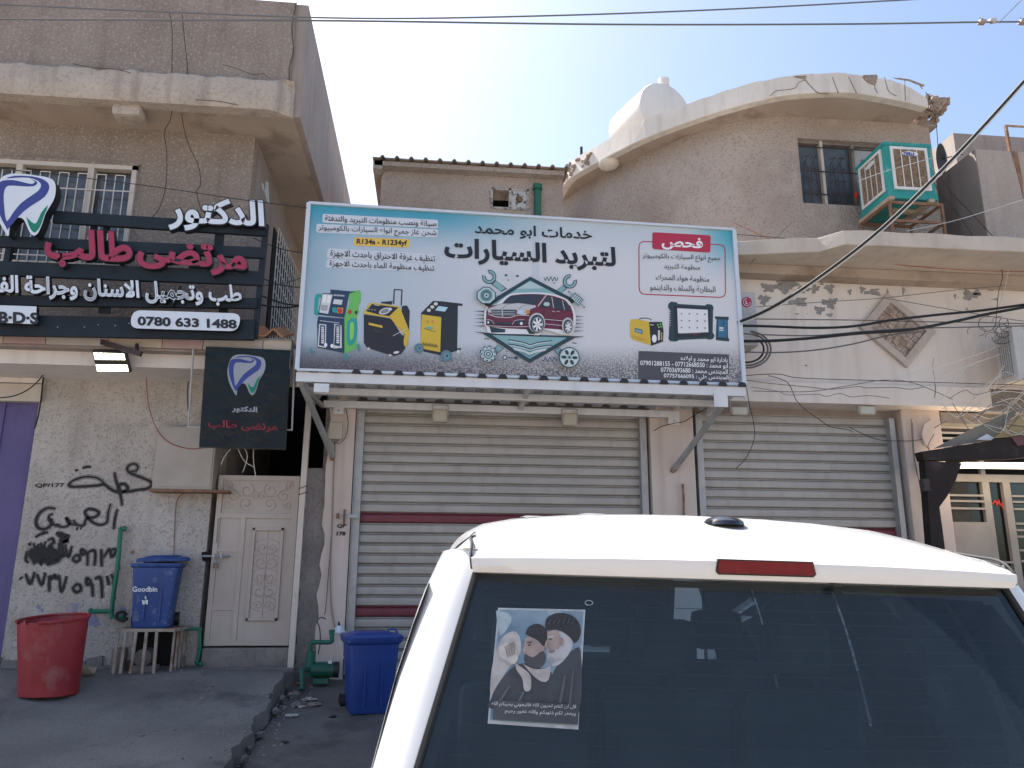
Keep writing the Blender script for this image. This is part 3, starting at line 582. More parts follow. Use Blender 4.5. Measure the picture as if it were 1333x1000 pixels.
for i, p in enumerate(ed2):
    q = min(wc+[(5.0+.3*k, 9.6) for k in range(8)], key=lambda c: (c[0]-p.x)**2+(c[1]-p.y)**2); inner.append(Vector((q[0], q[1]+.1, ZW)))
g = MB(); vs = [];
for i in range(n): vs += [ed2[i], inner[i]]
vs += [Vector((7.4, 9.3, ZW)), Vector((7.4, 14, ZW)), Vector((2.2, 14, ZW))]
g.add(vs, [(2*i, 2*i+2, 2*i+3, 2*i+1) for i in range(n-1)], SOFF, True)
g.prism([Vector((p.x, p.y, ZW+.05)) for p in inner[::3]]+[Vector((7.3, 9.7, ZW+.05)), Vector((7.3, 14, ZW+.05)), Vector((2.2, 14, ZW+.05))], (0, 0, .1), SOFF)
g.build('eave_soffit', S)
g = MB(); rings = []
for i, p in enumerate(ed2):
    d = (ed2[min(i+1, n-1)]-ed2[max(i-1, 0)]).normalized(); nv = Vector((d.y, -d.x, 0)); h = top_h(i, n)
    if i > n-6: h -= .03*(i-n+6)
    dz_ = Vector((0, 0, -.006)); rings.append([p-nv*.12+dz_, p+dz_, p+nv*.008+Vector((0, 0, .008)), p+nv*(.010+.004*math.sin(i*1.3))+Vector((0, 0, h)), p-nv*.18+Vector((0, 0, h+.01))])
g.loft(rings, WARCH, True, True, False); g.build('eave_fascia', S)
# masonry showing where the fascia has broken off
RUB = M('broken_masonry', (.30, .22, .17), (.42, .34, .28), 12, 1, 1, 40, speck=(.15, .11, .09), sscale=30, samt=.6, dist=.03)
def chunk(c, r, sq=(1, 1, 1)):
    bm = bmesh.new(); bmesh.ops.create_icosphere(bm, subdivisions=1, radius=1)
    for v in bm.verts: v.co = Vector(c)+Vector((v.co.x*sq[0], v.co.y*sq[1], v.co.z*sq[2]))*r*random.uniform(.75, 1.2)
    return bm
g = MB()
for k in range(46):
    i = random.randint(5, 13) ; p = ed2[i].lerp(ed2[i+1], random.random()); g.bm(chunk(p+Vector((-.0, -.015, random.uniform(.03, .27))), random.uniform(.025, .05)), RUB)
o = g.build('broken_masonry', S); o['kind'] = 'stuff'
g = MB()
for k in range(90):
    g.bm(chunk((random.uniform(6.85, 7.18), random.uniform(9.2, 9.6), ZW+random.uniform(.04, .24)), random.uniform(.035, .075)), RUB)
o = g.build('broken_masonry', S); o['kind'] = 'stuff'
# cracks and bare patches on the fascia (read along its own face)
def fas(x, y, h=.02):
    best = None; d = ray(x, y)
    for i in range(n-1):
        a, b_ = ed2[i], ed2[i+1]; t = (b_-a).normalized(); nv = Vector((t.y, -t.x, 0)); den = d.dot(nv)
        if abs(den) < 1e-6: continue
        q = CAM+d*((a-CAM).dot(nv)/den); u = (q-a).dot(t)/(b_-a).length
        if -.01 <= u <= 1.01: best = q+nv*(h+.014)
    return best
c3 = lambda x, y: (1000+x/3.847, 80+y/3.847)
for pts in ([(10, 175), (40, 150), (90, 145), (135, 135), (150, 110), (185, 95)], [(185, 95), (210, 125), (250, 160), (300, 162)], [(320, 80), (330, 110), (350, 160)], [(400, 80), (420, 120), (440, 160)], [(540, 100), (530, 130), (545, 160)], [(470, 80), (490, 100), (530, 120)], [(650, 85), (740, 110), (770, 140), (790, 145)], [(680, 90), (685, 200)], [(580, 80), (600, 150), (640, 175)]):
    q = [fas(*c3(x, y), -.006) for x, y in pts]; q = [p for p in q if p]
    if len(q) > 1: g = MB(); g.tube(smooth_path(q, 4), .0075, M('crack_soft', (.24, .19, .16), None, rough=1), 4); g.build('crack', S)
for pts in ([(470, 72), (540, 70), (545, 85), (525, 122), (500, 112), (480, 95)], [(125, 78), (190, 75), (185, 95), (160, 88), (130, 84)], [(610, 84), (700, 92), (780, 122), (770, 132), (700, 104), (640, 94)]):
    q = [fas(*c3(x, y), .004) for x, y in pts]; q = [p for p in q if p]
    if len(q) > 3: g = MB(); g.poly(q, RUB); g.build('peeled_patch', S)
# window of the upper storey
W = MB(); 
for a, b_, c, d in ((wx0, wx0+.03, wz0, wz1), (wx0, wx1, wz1-.04, wz1), (wx0, wx1, wz0, wz0+.03), (wx1-.03, wx1, wz0, wz1)): W.box(a, b_, 9.66, 9.72, c, d, M('dark_window_frame', (.16, .13, .11), (.26, .22, .18), 5, .7))
X1 = atY(1071, 222, 9.66).x; W.box(X1-.02, X1+.02, 9.64, 9.72, wz0, wz1, WFRM); X2 = atY(1112, 222, 9.66).x; W.box(X2-.02, X2+.02, 9.65, 9.72, wz0, wz1, M('dark_window_frame', (0, 0, 0)))
win = W.build('window', S)
g = MB(); g.box(wx0, X2, 9.73, 9.74, wz0, wz1, M('frosted_glass', (.075, .09, .105), (.11, .13, .15), 5, .3, dirt=(.05, .055, .06), dscale=4, dthr=.5, damt=.6)); g.build('pane', win)
g = MB(); g.box(X2+.01, wx1, 9.735, 9.745, wz0, wz1, M('white_board', (.45, .45, .45), (.52, .52, .51), 4, .6)); g.build('board', win)
g = MB(); IRON = M('wrought_iron', (.025, .022, .022), (.06, .045, .04), 8, .7)
for z in (wz0+.15, (wz0+wz1)/2, wz1-.13): g.tube([(wx0, 9.61, z), (wx1, 9.61, z)], .010, IRON, 5)
for bx_ in (wx0+.02, X1+.05, X2+.05):
    for s in range(2 if bx_ < X2 else 1):
        cx = bx_+.06+.12*s; g.tube(smooth_path([(cx-.05, 9.61, wz0+.05), (cx-.04, 9.61, (wz0+wz1)/2-.1), (cx, 9.61, wz1-.35), (cx+.04, 9.61, (wz0+wz1)/2-.1), (cx+.05, 9.61, wz0+.05)]), .007, IRON, 5)
        for z in (.15, .32, .5, .68): g.tube(smooth_path([(cx-.03, 9.61, wz0+z), (cx-.01, 9.61, wz0+z+.05), (cx+.03, 9.61, wz0+z+.02), (cx+.01, 9.61, wz0+z-.03)], 3), .006, IRON, 5); g.bm(chunk((cx+.05, 9.605, wz0+z+.05), .022, (1.4, .3, .8)), IRON)
g.build('wrought_grille', win)
# round lamps on the eave soffit
c = atZ(792, 212, ZW); LAMPC = M('lamp_dome', (.62, .56, .48), (.68, .62, .54), 5, .5)
g = MB()
for r_, z in ((.15, 0), (.15, -.03)): pass
rings = [[(c.x+r_*math.cos(a), c.y+r_*math.sin(a), ZW-z) for a in [k*math.pi/10 for k in range(20)]] for r_, z in ((.17, 0), (.17, .03), (.14, .07), (.08, .10), (.02, .11))]
g.loft(rings, LAMPC, True, True); g.build('eave_lamp', S)

# ------------------------------------------------------------------ rear rooms, tank, neighbour
R = thing('rooftop_room', 'small plastered room with corrugated roof edge and a broken window, above the billboard', 'building', (0, 11, 5))
a, b_ = atY(494, 230, 11), atY(706, 245, 11)
rx0 = atY(495, 262, 11).x; rx1 = atY(712, 240, 11).x+.25; zr1 = atY(497, 222, 11).z
w0, w1, w2, wz0, wz1 = atY(640, 250, 11).x, atY(664, 250, 11).x, atY(688, 250, 11).x, atY(664, 272, 11).z, atY(664, 246, 11).z
g = MB()
for p, q, c, d in ((rx0, w0, 3.4, zr1), (w0, w2, 3.4, wz0), (w0, w2, wz1, zr1), (w2, rx1, 3.4, zr1)): g.box(p, q, 11, 11.2, c, d, STUCR)
g.box(rx0, rx0+.2, 11.2, 15, 3.4, zr1, STUCR); g.build('wall', R)
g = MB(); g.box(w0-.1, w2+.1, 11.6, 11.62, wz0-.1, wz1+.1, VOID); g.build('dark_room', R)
g = MB(); NK = M('window_surround', (.33, .30, .28), (.5, .47, .44), 12, .8, dirt=(.08, .07, .06), dscale=10, dthr=.48, damt=.8)
for p, q, c, d in ((w0-.02, w0+.02, wz0, wz1), (w2-.03, w2, wz0, wz1), (w0, w2, wz1-.03, wz1), (w0, w2, wz0-.015, wz0+.02), (w1-.02, w1+.02, wz0, wz1)): g.box(p, q, 10.985, 11.03, c, d, NK)
wi = g.build('window', R)
g = MB(); cx, cz = (w1+w2)/2, (wz0+wz1)/2; N_ = 16; vs = []
for k in range(N_):
    a_ = k*2*math.pi/N_; vs.append((cx+.06*math.cos(a_), 11.0, cz+.06*math.sin(a_)))
for k in range(N_):
    a_ = k*2*math.pi/N_; m_ = max(abs(math.cos(a_)), abs(math.sin(a_))); vs.append((cx+(w2-w1)/2*math.cos(a_)/m_, 11.0, cz+(wz1-wz0)/2*math.sin(a_)/m_))
g.add(vs, [(k, (k+1) % N_, N_+(k+1) % N_, N_+k) for k in range(N_)], M('dirty_foam_board', (.42, .41, .40), (.55, .54, .53), 14, .9, dirt=(.03, .03, .03), dscale=14, dthr=.5, damt=.95)); g.build('patched_pane', wi)
x0e = rx0-.10; g = MB(); g.box(x0e, rx1, 10.84, 11.25, zr1, zr1+.075, STUCR); g.box(x0e-.02, x0e+.12, 10.84, 14.9, zr1-.06, zr1+.075, STUCR); g.build('eave_board', R)
g = MB(); prof = []; X = x0e-.03
while X < rx1: prof += [(X, 0), (X+.11, .0), (X+.135, .04), (X+.165, .04), (X+.19, 0)]; X += .215
for y in (10.80,): 
    vs = [(x, 10.78, zr1+.10+z) for x, z in prof]+[(x, 15, zr1+.10+z) for x, z in prof]+[(x, 10.78, zr1+.085+z) for x, z in prof]; k = len(prof)
    g.add(vs, [(i, i+1, k+i+1, k+i) for i in range(k-1)]+[(i, 2*k+i, 2*k+i+1, i+1) for i in range(k-1)], M('rusty_roof_sheet', (.32, .25, .20), (.42, .35, .29), 5, .8))
g.build('corrugated_roof', R)
g = MB(); px = atY(700, 260, 10.9).x; g.tube([(px, 10.93, 4.9), (px, 10.93, zr1-.18)], .055, M('green_downpipe_paint', (.01, .10, .06), (.02, .14, .09), 6, .5), 10); g.tube([(px, 10.93, zr1-.22), (px, 10.93, zr1-.14)], .075, M('green_downpipe_paint', (0, 0, 0)), 10); tag(g.build('downpipe'), 'dark green drainpipe beside the broken window of the rooftop room', 'drainpipe')
# filler mass behind the billboard so the roofs stand on something
g = MB(); g.box(-1.15, 2.3, 9.6, 14.5, 3.0, 3.42, SMOO); g.box(-1.15, 8.4, 9.61, 14.5, -.2, 3.0, VOID); g.build('ground_floor_block', S)
T = thing('water_tank', 'white cylindrical water tank lying on the roof above the curved eave', 'water tank', (4, 12, 8))
cT = atY(868, 145, 12); rT = (atY(868, 106, 12).z-cT.z)*.95; g = MB(); ax = Vector((-.35, 1, 0)).normalized()
ax2 = ax
rings = []
for dd, rr in ((0, .0), (0, rT*.9), (.02, rT*.97), (.06, rT), (1.0, rT), (1.04, rT*.9), (1.04, 0)):
    e1 = ax2.cross(Vector((0, 0, 1))); rings.append([cT+ax2*dd+(e1*math.cos(a)+Vector((0, 0, 1))*math.sin(a))*max(rr, .001) for a in [k*math.pi/18 for k in range(36)]])
TANK = M('tank_white_paint', (.66, .64, .60), (.72, .70, .66), 2, .5, streak=(.5, .45, .38), kamt=.3, dirt=(.45, .38, .3), dscale=3, dthr=.66, damt=.5)
g.loft(rings, TANK, True, False); g.build('tank_body', T)
g = MB(); g.cyl(cT+Vector((-.0, .10, rT-.03)), (0, 0, 1), .10, .16, TANK, 14); g.build('tank_neck', T)
g = MB(); 
for dd in (.2, .8):
    q = cT+ax2*dd; g.box(q.x-.5, q.x+.5, q.y-.05, q.y+.05, ZW+.15, cT.z-rT*.7, GALV)
g.build('tank_stand', T)
g = MB(); q = fas(762, 192) or Vector((2.3, 11.3, 8)); g.box(q.x-.02, q.x+.02, q.y+.2, q.y+.24, q.z-.1, q.z+.12, BLACK); tag(g.build('pipe_stub'), 'short black pipe stub poking above the eave beside the white tank', 'pipe')
NB = thing('neighbour_building', 'grey-brown stuccoed building with a flat roof behind the satellite dish', 'building', (8, 9.3, 0))
nx = 7.42; g = MB(); g.box(nx, 14, 9.2, 15, 3.42, 6.93, SMOO); g.build('side_wall', NB)
g = MB(); g.box(nx, 14, 9.17, 9.199, 3.43, 6.93, M('neighbour_stucco', (.37, .31, .27), (.43, .37, .33), 1, .95, .8, 40, speck=(.25, .2, .17), sscale=28, samt=.35, streak=(.28, .2, .15), kamt=.3)); g.box(8.0, 14, 10.3, 12, 6.93, 7.9, SMOO); g.build('front_wall', NB)
g = MB(); rs = atY(1320, 205, 9.16); g.prism([(rs.x-.03, 9.165, 6.93), (rs.x+.07, 9.165, 6.93), (rs.x+.08, 9.165, 6.5), (rs.x+.05, 9.165, 6.2), (rs.x+.02, 9.165, 6.55)], (0, .004, 0), RUST); g.build('rust_stain', NB)
g = MB(); a = atY(1315, 197, 9.3); h = atY(1313, 164, 9.3).z
g.tube([(a.x, 9.3, 6.9), (a.x-.01, 9.3, h)], .028, RUST, 6); g.tube([(a.x, 9.3, h), (a.x+2, 9.3, h+.02)], .018, RUST, 6); g.tube([(a.x+2, 9.3, 6.9), (a.x+2, 9.3, h)], .028, RUST, 6)
tag(g.build('roof_railing'), 'rusty steel roof railing at the edge of the neighbouring flat roof', 'railing')

# ------------------------------------------------------------------ roller shutters
def shutter(label, x0, x1, z0, z1, reds, name='roller_shutter'):
    T = thing(name, label, 'shutter', ((x0+x1)/2, 9.25, z0), 'roller shutters of the shops')
    pitch = .1155; n = int((z1-z0)/pitch)+1; w_ = x1-x0
    def sl(mt, nm):
        prof = [(.012, -.002), (-.002, .006), (-.018, .012), (-.021, .040), (-.022, .068), (-.017, .088), (.006, .092), (.008, .097), (-.012, .100), (-.014, .108), (.004, .1125), (.012, .1145)]
        g = MB(); k = len(prof)
        g.add([(sx*w_/2, y, z) for sx in (-1, 1) for y, z in prof], [(i, i+1, k+i+1, k+i) for i in range(k-1)], mt, True)
        g.mat(mt); return g.build(nm, None)
    a = sl(SLAT, 'slat'); b_ = sl(SLATR, 'slat'); ma, mb_ = a.data, b_.data
    bpy.data.objects.remove(a); bpy.data.objects.remove(b_)
    for i in range(n):
        red = i in reds
        o = link('slat', mb_ if red else ma, T, Vector((random.uniform(-.002, .002), random.uniform(-.006, .006), i*pitch+random.uniform(-.0015, .0015))))
        o.rotation_euler = (0, random.uniform(-.0007, .0007), 0)
        if red: o['label'] = 'maroon painted slat'
    for s in (-1, 1):
        xx = x0-.03 if s < 0 else x1+.03
        g = MB()
        g.box(xx-.045, xx-.035, 9.13, 9.30, z0-.02, z1, GALV, .002); g.box(xx+.035, xx+.045, 9.13, 9.30, z0-.02, z1, GALV, .002) if False else None
        g.box(xx-.04, xx+.045, 9.165, 9.178, z0-.02, z1, GALV, .003); g.box(xx-.04, xx-.03, 9.17, 9.26, z0-.02, z1, GALV)
        g.box(xx+.035, xx+.045, 9.17, 9.26, z0-.02, z1, GALV)
        g.build('guide_rail', T)
    g = MB(); g.box(x0, x1, 9.22, 9.25, z0-.035, z0, GALV, .005); g.build('bottom_bar', T)
    g = MB(); g.box(x0-.2, x1+.2, 9.3, 9.6, z1-.02, z1+.1, VOID); g.build('roller_housing', T)
    return T
def slat_i(y, x): return int((atY(x, y, 9.235).z-.08)/.1155)
r1 = {slat_i(673, 600), slat_i(795, 500)}
SH1 = shutter('off-white roller shutter with maroon bands, under the awning and billboard', -.82, 2.50, .08, 3.03, r1)
SH2 = shutter('off-white roller shutter between the awning brace and the brown porch', 3.26, 5.70, .08, 3.06, {slat_i(692, 1130)})
g = MB(); z = atY(455, 672, 9.1).z; g.box(-1.02, -.80, 9.09, 9.11, z-.02, z+.02, GALV, .003); g.tube([(-.97, 9.08, z-.10), (-.97, 9.06, z), (-.97, 9.08, z+.07)], .012, RUST, 6); g.box(-1.06, -1.03, 9.075, 9.10, z-.03, z+.03, RUST); tag(g.build('latch'), 'rusty latch and hasp holding the maroon slat of the bigger shutter', 'latch')
g = MB(); pp = Pl((0, 9.097, 0), (0, -1, 0)); text_on(g, pp, 'QP', (439, 682.5), (451, 682), (438.5, 688), PAINTK, .04, False); text_on(g, pp, '178', (438.5, 692), (450, 692), (438, 697.5), PAINTK, .04, False); tag(g.build('stencil'), 'stencilled black letters QP 178 on the pillar beside the maroon band', 'stencil')

# ------------------------------------------------------------------ awning
A = thing('awning', 'white steel awning with a corrugated sheet roof and slanting braces beneath the billboard', 'awning', (1, 8.2, 3.1))
ax0, ax1 = -1.45, 3.435
def part_bar(name, a, b, w_, h_, mt=AWN): g = MB(); g.bar(a, b, w_, h_, mt); return g.build(name, A)
part_bar('front_beam', (ax0, 8.20, 3.135), (ax1, 8.20, 3.11), .06, .10)
part_bar('middle_beam', (ax0+.04, 8.62, 3.085), (ax1-.1, 8.62, 3.06), .06, .075)
part_bar('rear_beam', (-1.27, 9.05, 3.03), (2.95, 9.05, 3.01), .06, .08)
for X in (ax0+.06, 1.02, ax1-.12): part_bar('rafter', (X, 8.23, 3.11), (X, 9.05, 3.03), .05, .05)
part_bar('brace', (-1.40, 8.22, 3.08), (-1.13, 9.08, 2.42), .05, .05, GALV); part_bar('brace', (3.25, 8.22, 3.05), (2.87, 9.08, 2.35), .05, .05, GALV)
part_bar('brace', (-1.27, 9.05, 3.0), (-1.40, 8.3, 3.05), .04, .04, GALV)
for X, Z in ((-1.13, 2.42), (2.87, 2.35)): g = MB(); g.cyl((X-.01, 9.10, Z-.01), (0, -1, 0), .03, .05, RUST, 10); g.build('brace_bolt', A)
for a in ((409, 499, 428, 511), (929, 512, 948, 530)):
    p, q = atY(a[0], a[1], 8.16), atY(a[2], a[3], 8.16); g = MB(); g.box(p.x, q.x, 8.158, 8.166, q.z, p.z, AWN, .002); g.build('bracket_plate', A)
for a in ((434, 530, 447, 539), (870, 543, 885, 553)):
    p, q = atY(a[0], a[1], 9.0), atY(a[2], a[3], 9.0); g = MB(); g.box(p.x, q.x, 9.0, 9.008, q.z, p.z, AWN, .002); g.cyl(((p.x+q.x)/2, 9.0, (p.z+q.z)/2), (0, -1, 0), .012, .015, GALV, 8); g.build('bracket_plate', A)
g = MB(); prof = []; X = ax0+.02
while X < ax1-.05: prof += [(X, 0), (X+.105, .0), (X+.13, .045), (X+.19, .045), (X+.215, 0)]; X += .222
vs = [(x, 8.14, 3.185+z-(x-ax0)*.004) for x, z in prof]+[(x, 9.10, 3.105+z-(x-ax0)*.004) for x, z in prof]; k = len(prof)
g.add(vs, [(i, i+1, k+i+1, k+i) for i in range(k-1)], SHEET); g.build('corrugated_sheet', A)
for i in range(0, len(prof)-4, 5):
    g = MB(); g.prism([(prof[i+q][0]+(.004 if q < 3 else -.004), 8.142, 3.187+prof[i+q][1]*.9-(prof[i+q][0]-ax0)*.004) for q in (1, 2, 3, 4)], (0, .02, 0), BLACK); g.build('foam_plug', A)  # black fillers added for the shaded hollows under the sheet ribs
def boxlight(x, y, Y, label, w_=.17, h_=.15, mt=None, nm='flood_lamp'):
    c = atY(x, y, Y); T = thing(nm, label, 'floodlight', c, 'boxy floodlights over the shutters')
    BOD = M('lamp_box_paint', (.40, .37, .30), (.46, .43, .36), 6, .6, dirt=(.28, .24, .18), dscale=8, dthr=.6, damt=.5)
    g = MB(); g.box(c.x-w_/2, c.x+w_/2, Y, Y+.07, c.z-h_/2, c.z+h_/2, BOD, .01); g.build('housing', T)
    g = MB(); g.box(c.x-w_/2+.015, c.x+w_/2-.015, Y-.006, Y-.001, c.z-h_/2+.015, c.z+h_/2-.015, M('lamp_lens', (.46, .44, .36), (.50, .48, .40), 4, .25)); g.build('lens', T)
    g = MB(); g.box(c.x-w_/2-.012, c.x-w_/2-.003, Y+.01, Y+.03, c.z-.02, c.z+h_/2+.05, GALV); g.box(c.x+w_/2+.003, c.x+w_/2+.012, Y+.01, Y+.03, c.z-.02, c.z+h_/2+.05, GALV); g.box(c.x-w_/2-.012, c.x+w_/2+.012, Y+.01, Y+.03, c.z+h_/2+.05, c.z+h_/2+.056, GALV)
    g.build('bracket', T)
boxlight(573, 541, 8.98, 'boxy beige floodlight under the awning, nearer the white junction box')
boxlight(742, 546, 8.98, 'boxy beige floodlight under the awning, nearer the middle pillar')
boxlight(963, 535, 8.9, 'beige box lamp under the cracked ledge, right beside the awning end', .20, .10)
boxlight(1129, 534, 8.9, 'beige box lamp under the cracked ledge, over the smaller shutter end', .20, .11)
# junction box and conduit on the first pillar
J = thing('junction_box', 'cream junction box with cables on the pillar under the awning', 'junction box', atY(437, 561, 9.08))
p, q = atY(429, 550, 9.06), atY(445, 572, 9.06); g = MB(); g.box(p.x, q.x, 9.045, 9.099, q.z, p.z, M('plastic_cream', (.50, .45, .36), None, rough=.5), .008); g.build('box_body', J)
for i in range(4):
    xx = p.x+.03+i*.03; g = MB(); g.tube([(xx, 9.07, q.z), (p.x+.07, 9.075, q.z-.06)], .005, WIREG, 5); g.build('cable_tail', J)
cable('conduit', 'thin brown conduit running down the first pillar to the green pump', 'conduit', [atY(x, y, 9.085) for x, y in ((436, 578), (434, 620), (432, 680), (430, 740), (431, 790), (437, 822))], .009, M('conduit_brown', (.32, .25, .20)))
cable('cable_loop', 'thin cable looping from under the awning into the cream junction box', 'cable', [atY(x, y, 9.06) for x, y in ((450, 532), (453, 550), (450, 568), (442, 577), (437, 576))], .005, WIREG)
cable('pillar_wire', 'thin wire dangling down the first pillar beside the brown conduit', 'wire', [atY(x, y, 9.08) for x, y in ((431, 700), (428, 740), (424, 790), (422, 800))], .005, WIREG)
cable('pump_wire', 'black wire hooked on the first pillar above the green pump', 'wire', [atY(x, y, 9.02) for x, y in ((424, 806), (418, 804), (413, 809), (416, 818), (417, 835), (414, 852))], .006, WIREK)
cable('pillar_rod', 'short rusty rod fixed upright to the middle pillar', 'rod', [atY(x, y, 9.06) for x, y in ((889, 630), (890, 650), (890, 676))], .014, RUST)
cable('brace_wire', 'black wire strung across the middle pillar under the awning', 'wire', [atY(x, y, 9.0) for x, y in ((851, 561), (862, 555), (878, 551), (890, 549), (905, 540), (920, 531))], .005, WIREK)

# ------------------------------------------------------------------ billboard
BB = thing('billboard', 'wide printed billboard for a car cooling workshop with van emblem, on the awning', 'billboard', (1, 8.2, 3.17))
A0 = Vector((-1.44, 8.165, 3.205)); B0 = Vector((3.45, 8.245, 3.205)); Hh = 1.905
sp_n = Vector((B0.y-A0.y, -(B0.x-A0.x), 0)).normalized()
PS = Pl(A0, sp_n)
pr = bpy.data.materials.new('billboard_print'); t, N, L = nodes(pr); bs = N['Principled BSDF']; bs.inputs['Roughness'].default_value = .38
tc = N.new('ShaderNodeTexCoord'); sx = N.new('ShaderNodeSeparateXYZ'); L.new(tc.outputs['Object'], sx.inputs[0])
def mr(src, a, b_, c=0, d=1):
    r = N.new('ShaderNodeMapRange'); r.interpolation_type = 'SMOOTHSTEP'; L.new(src, r.inputs[0])
    for i, v in ((1, a), (2, b_), (3, c), (4, d)): r.inputs[i].default_value = v
    return r.outputs[0]
def mth(op, a, b_):
    q = N.new('ShaderNodeMath'); q.operation = op
    for i, v in ((0, a), (1, b_)):
        if isinstance(v, (int, float)): q.inputs[i].default_value = v
        else: L.new(v, q.inputs[i])
    return q.outputs[0]
def mx(f, a, b_):
    q = N.new('ShaderNodeMix'); q.data_type = 'RGBA'; L.new(f, q.inputs[0])
    for i, v in ((6, a), (7, b_)):
        if isinstance(v, tuple): q.inputs[i].default_value = (*v, 1)
        else: L.new(v, q.inputs[i])
    return q.outputs[2]
X_, Z_ = sx.outputs[0], sx.outputs[2]
# pale centre, blue-grey left, teal across the top edge and the right corner, speckled asphalt below
c0 = mx(mr(X_, -1.4, 1.6), (.40, .49, .57), (.62, .62, .645))
leftteal = mth('MULTIPLY', mr(X_, -1.44, -.9, 1, 0), mr(Z_, 3.5, 4.4, 0, 1)); c0 = mx(mth('MULTIPLY', leftteal, .6), c0, (.20, .36, .44))
topt = mth('MULTIPLY', mr(Z_, 4.55, 5.1), mr(X_, -.2, 1.6, 1, .25)); c0 = mx(topt, c0, (.05, .30, .42))
crn = mth('MULTIPLY', mr(X_, 2.8, 3.45), mr(Z_, 4.3, 5.05)); c0 = mx(crn, c0, (.06, .36, .46))
band = mth('MULTIPLY', mr(X_, 1.045, 1.06), mr(X_, 1.135, 1.15, 1, 0)); c0 = mx(mth('MULTIPLY', band, .45), c0, (.42, .48, .55))
nz_ = N.new('ShaderNodeTexNoise'); nz_.inputs['Scale'].default_value = 55; nz_.inputs['Detail'].default_value = 4; L.new(tc.outputs['Object'], nz_.inputs['Vector'])
asph = mx(mr(nz_.outputs[0], .42, .60), (.09, .085, .09), (.40, .38, .385)); asph = mx(mr(X_, -1.4, 1.4, .85, 0), asph, (.055, .04, .06))
lev = mth('SUBTRACT', Z_, mth('MULTIPLY', mr(X_, 1.2, 3.4), .12)); c0 = mx(mr(lev, 3.62, 3.25, 0, .95), c0, asph)
wv = N.new('ShaderNodeTexNoise'); wv.inputs['Scale'].default_value = 1.3; L.new(tc.outputs['Object'], wv.inputs['Vector'])
L.new(c0, bs.inputs['Base Color'])
bp = N.new('ShaderNodeBump'); bp.inputs['Strength'].default_value = .35; bp.inputs['Distance'].default_value = .05; L.new(wv.outputs[0], bp.inputs['Height']); L.new(bp.outputs[0], bs.inputs['Normal'])
g = MB(); up = Vector((0, 0, Hh))
g.prism([A0, B0, B0+up*.985, A0+up], (0, .09, 0), pr); g.build('printed_panel', BB)
FRM = M('billboard_frame', (.55, .60, .66), None, rough=.4); C4 = [A0, B0, B0+up*.985, A0+up]
for i in range(4):
    a, b_ = C4[i], C4[(i+1) % 4]; g = MB(); g.bar(a+sp_n*.008, b_+sp_n*.008, .045, .028 if i in (0, 2) else .05, FRM, up=(0, 0, 1)); g.build('frame_rail', BB)
g = MB(); g.box(-1.3, 3.3, 8.30, 8.36, 3.2, 5.0, GALV); 
for X in (-1.2, 0, 1.2, 2.4, 3.3): g.bar((X, 8.4, 5.0), (X, 9.2, 3.3), .04, .04, GALV)
g.build('rear_frame', BB)
LAY = [.0015]
def nl(): LAY[0] += .0006; return LAY[0]
INK = M('print_ink', (.012, .013, .018), None, rough=.45); PILL = P_('pill', (.56, .60, .66)); PWH = P_('white', (.78, .78, .80))
def txt(body, TL, TR, BL, mt=INK, bold=.0, ar=True, nm='lettering'):
    g = MB(); text_on(g, PS, body, TL, TR, BL, mt, bold, ar, h=.006); return g.build(nm, BB)
def pill(TL, TR, BR, BL, mt=PILL, r=.25, h=.003, nm='text_panel'):
    g = MB(); g.poly(rrect(PS, TL, TR, BR, BL, r, h), mt); return g.build(nm, BB)
pill((420, 278.5), (570.4, 286.5), (570, 297.5), (419.5, 290)); txt('صيانة ونصب منظومات التبريد والتدفئة', (423, 280.5), (568, 288), (423, 290), bold=.006)
pill((412, 291.5), (570.5, 299), (569.5, 309.5), (411.5, 303)); txt('شحن غاز جميع انواع السيارات بالكومبيوتر', (414.5, 292.5), (568, 300), (414.5, 303), bold=.006)
pill((461, 309), (533.5, 311.5), (532.5, 322.5), (460, 320), P_('yellow', (.72, .48, .09))); txt('R134a - R1234yf', (464.5, 311), (530, 313.2), (464, 320), bold=.028, ar=False)
pill((427, 323.5), (568, 331), (567, 343), (425, 336)); txt('تنظيف غرفة الاحتراق باحدث الاجهزة', (430, 325), (566, 332.5), (430, 336), bold=.006)
pill((426, 337), (567, 344), (566, 354.5), (424, 348.5)); txt('تنظيف منظومة الماء باحدث الاجهزة', (429, 338.5), (565, 345.5), (429, 348.5), bold=.006)
txt('خدمات ابو محمد', (618, 290), (770.5, 298.5), (617.5, 308), bold=.022)
txt('لتبريد السيارات', (579, 309), (801, 322), (578, 343), bold=.034)
RBX = P_('red', (.42, .02, .06))
g = MB(); P = rrect(PS, (831.6, 314.2), (943.7, 319), (944.4, 387.6), (831.9, 383), .12, .002, 5); g.tube(P+[P[0]], .006, RBX, 4); g.build('red_outline', BB)
pill((849, 302.5), (925, 306.6), (924.5, 329.3), (849, 324.5), RBX, .15, .0045, 'red_badge')
txt('فحص', (861, 307.5), (914.5, 310.5), (861, 325), PWH, .03)
txt('جميع انواع السيارات بالكومبيوتر', (836, 329.3), (937.5, 333), (836, 339)); txt('منظومة التبريد', (864, 343), (911, 345), (864, 351.5)); txt('منظومة هواء المحرك', (853.6, 357), (923, 360), (853.6, 366.5)); txt('البطارية والسلف والداينمو', (846, 370), (931, 373), (846, 380))
pill((831, 457), (949, 461.7), (948.7, 498.5), (830.8, 494.6), P_('dark_panel', (.07, .068, .08)), .06, .004, 'contact_panel')
txt('بادارة ابو محمد و اولاده', (885.7, 463.3), (946.7, 466), (885.7, 470.8), PWH, .015); txt('ابو محمد : 07712668550 - 07901288155', (833, 469.4), (947, 473.2), (833, 477.6), PWH, .015)
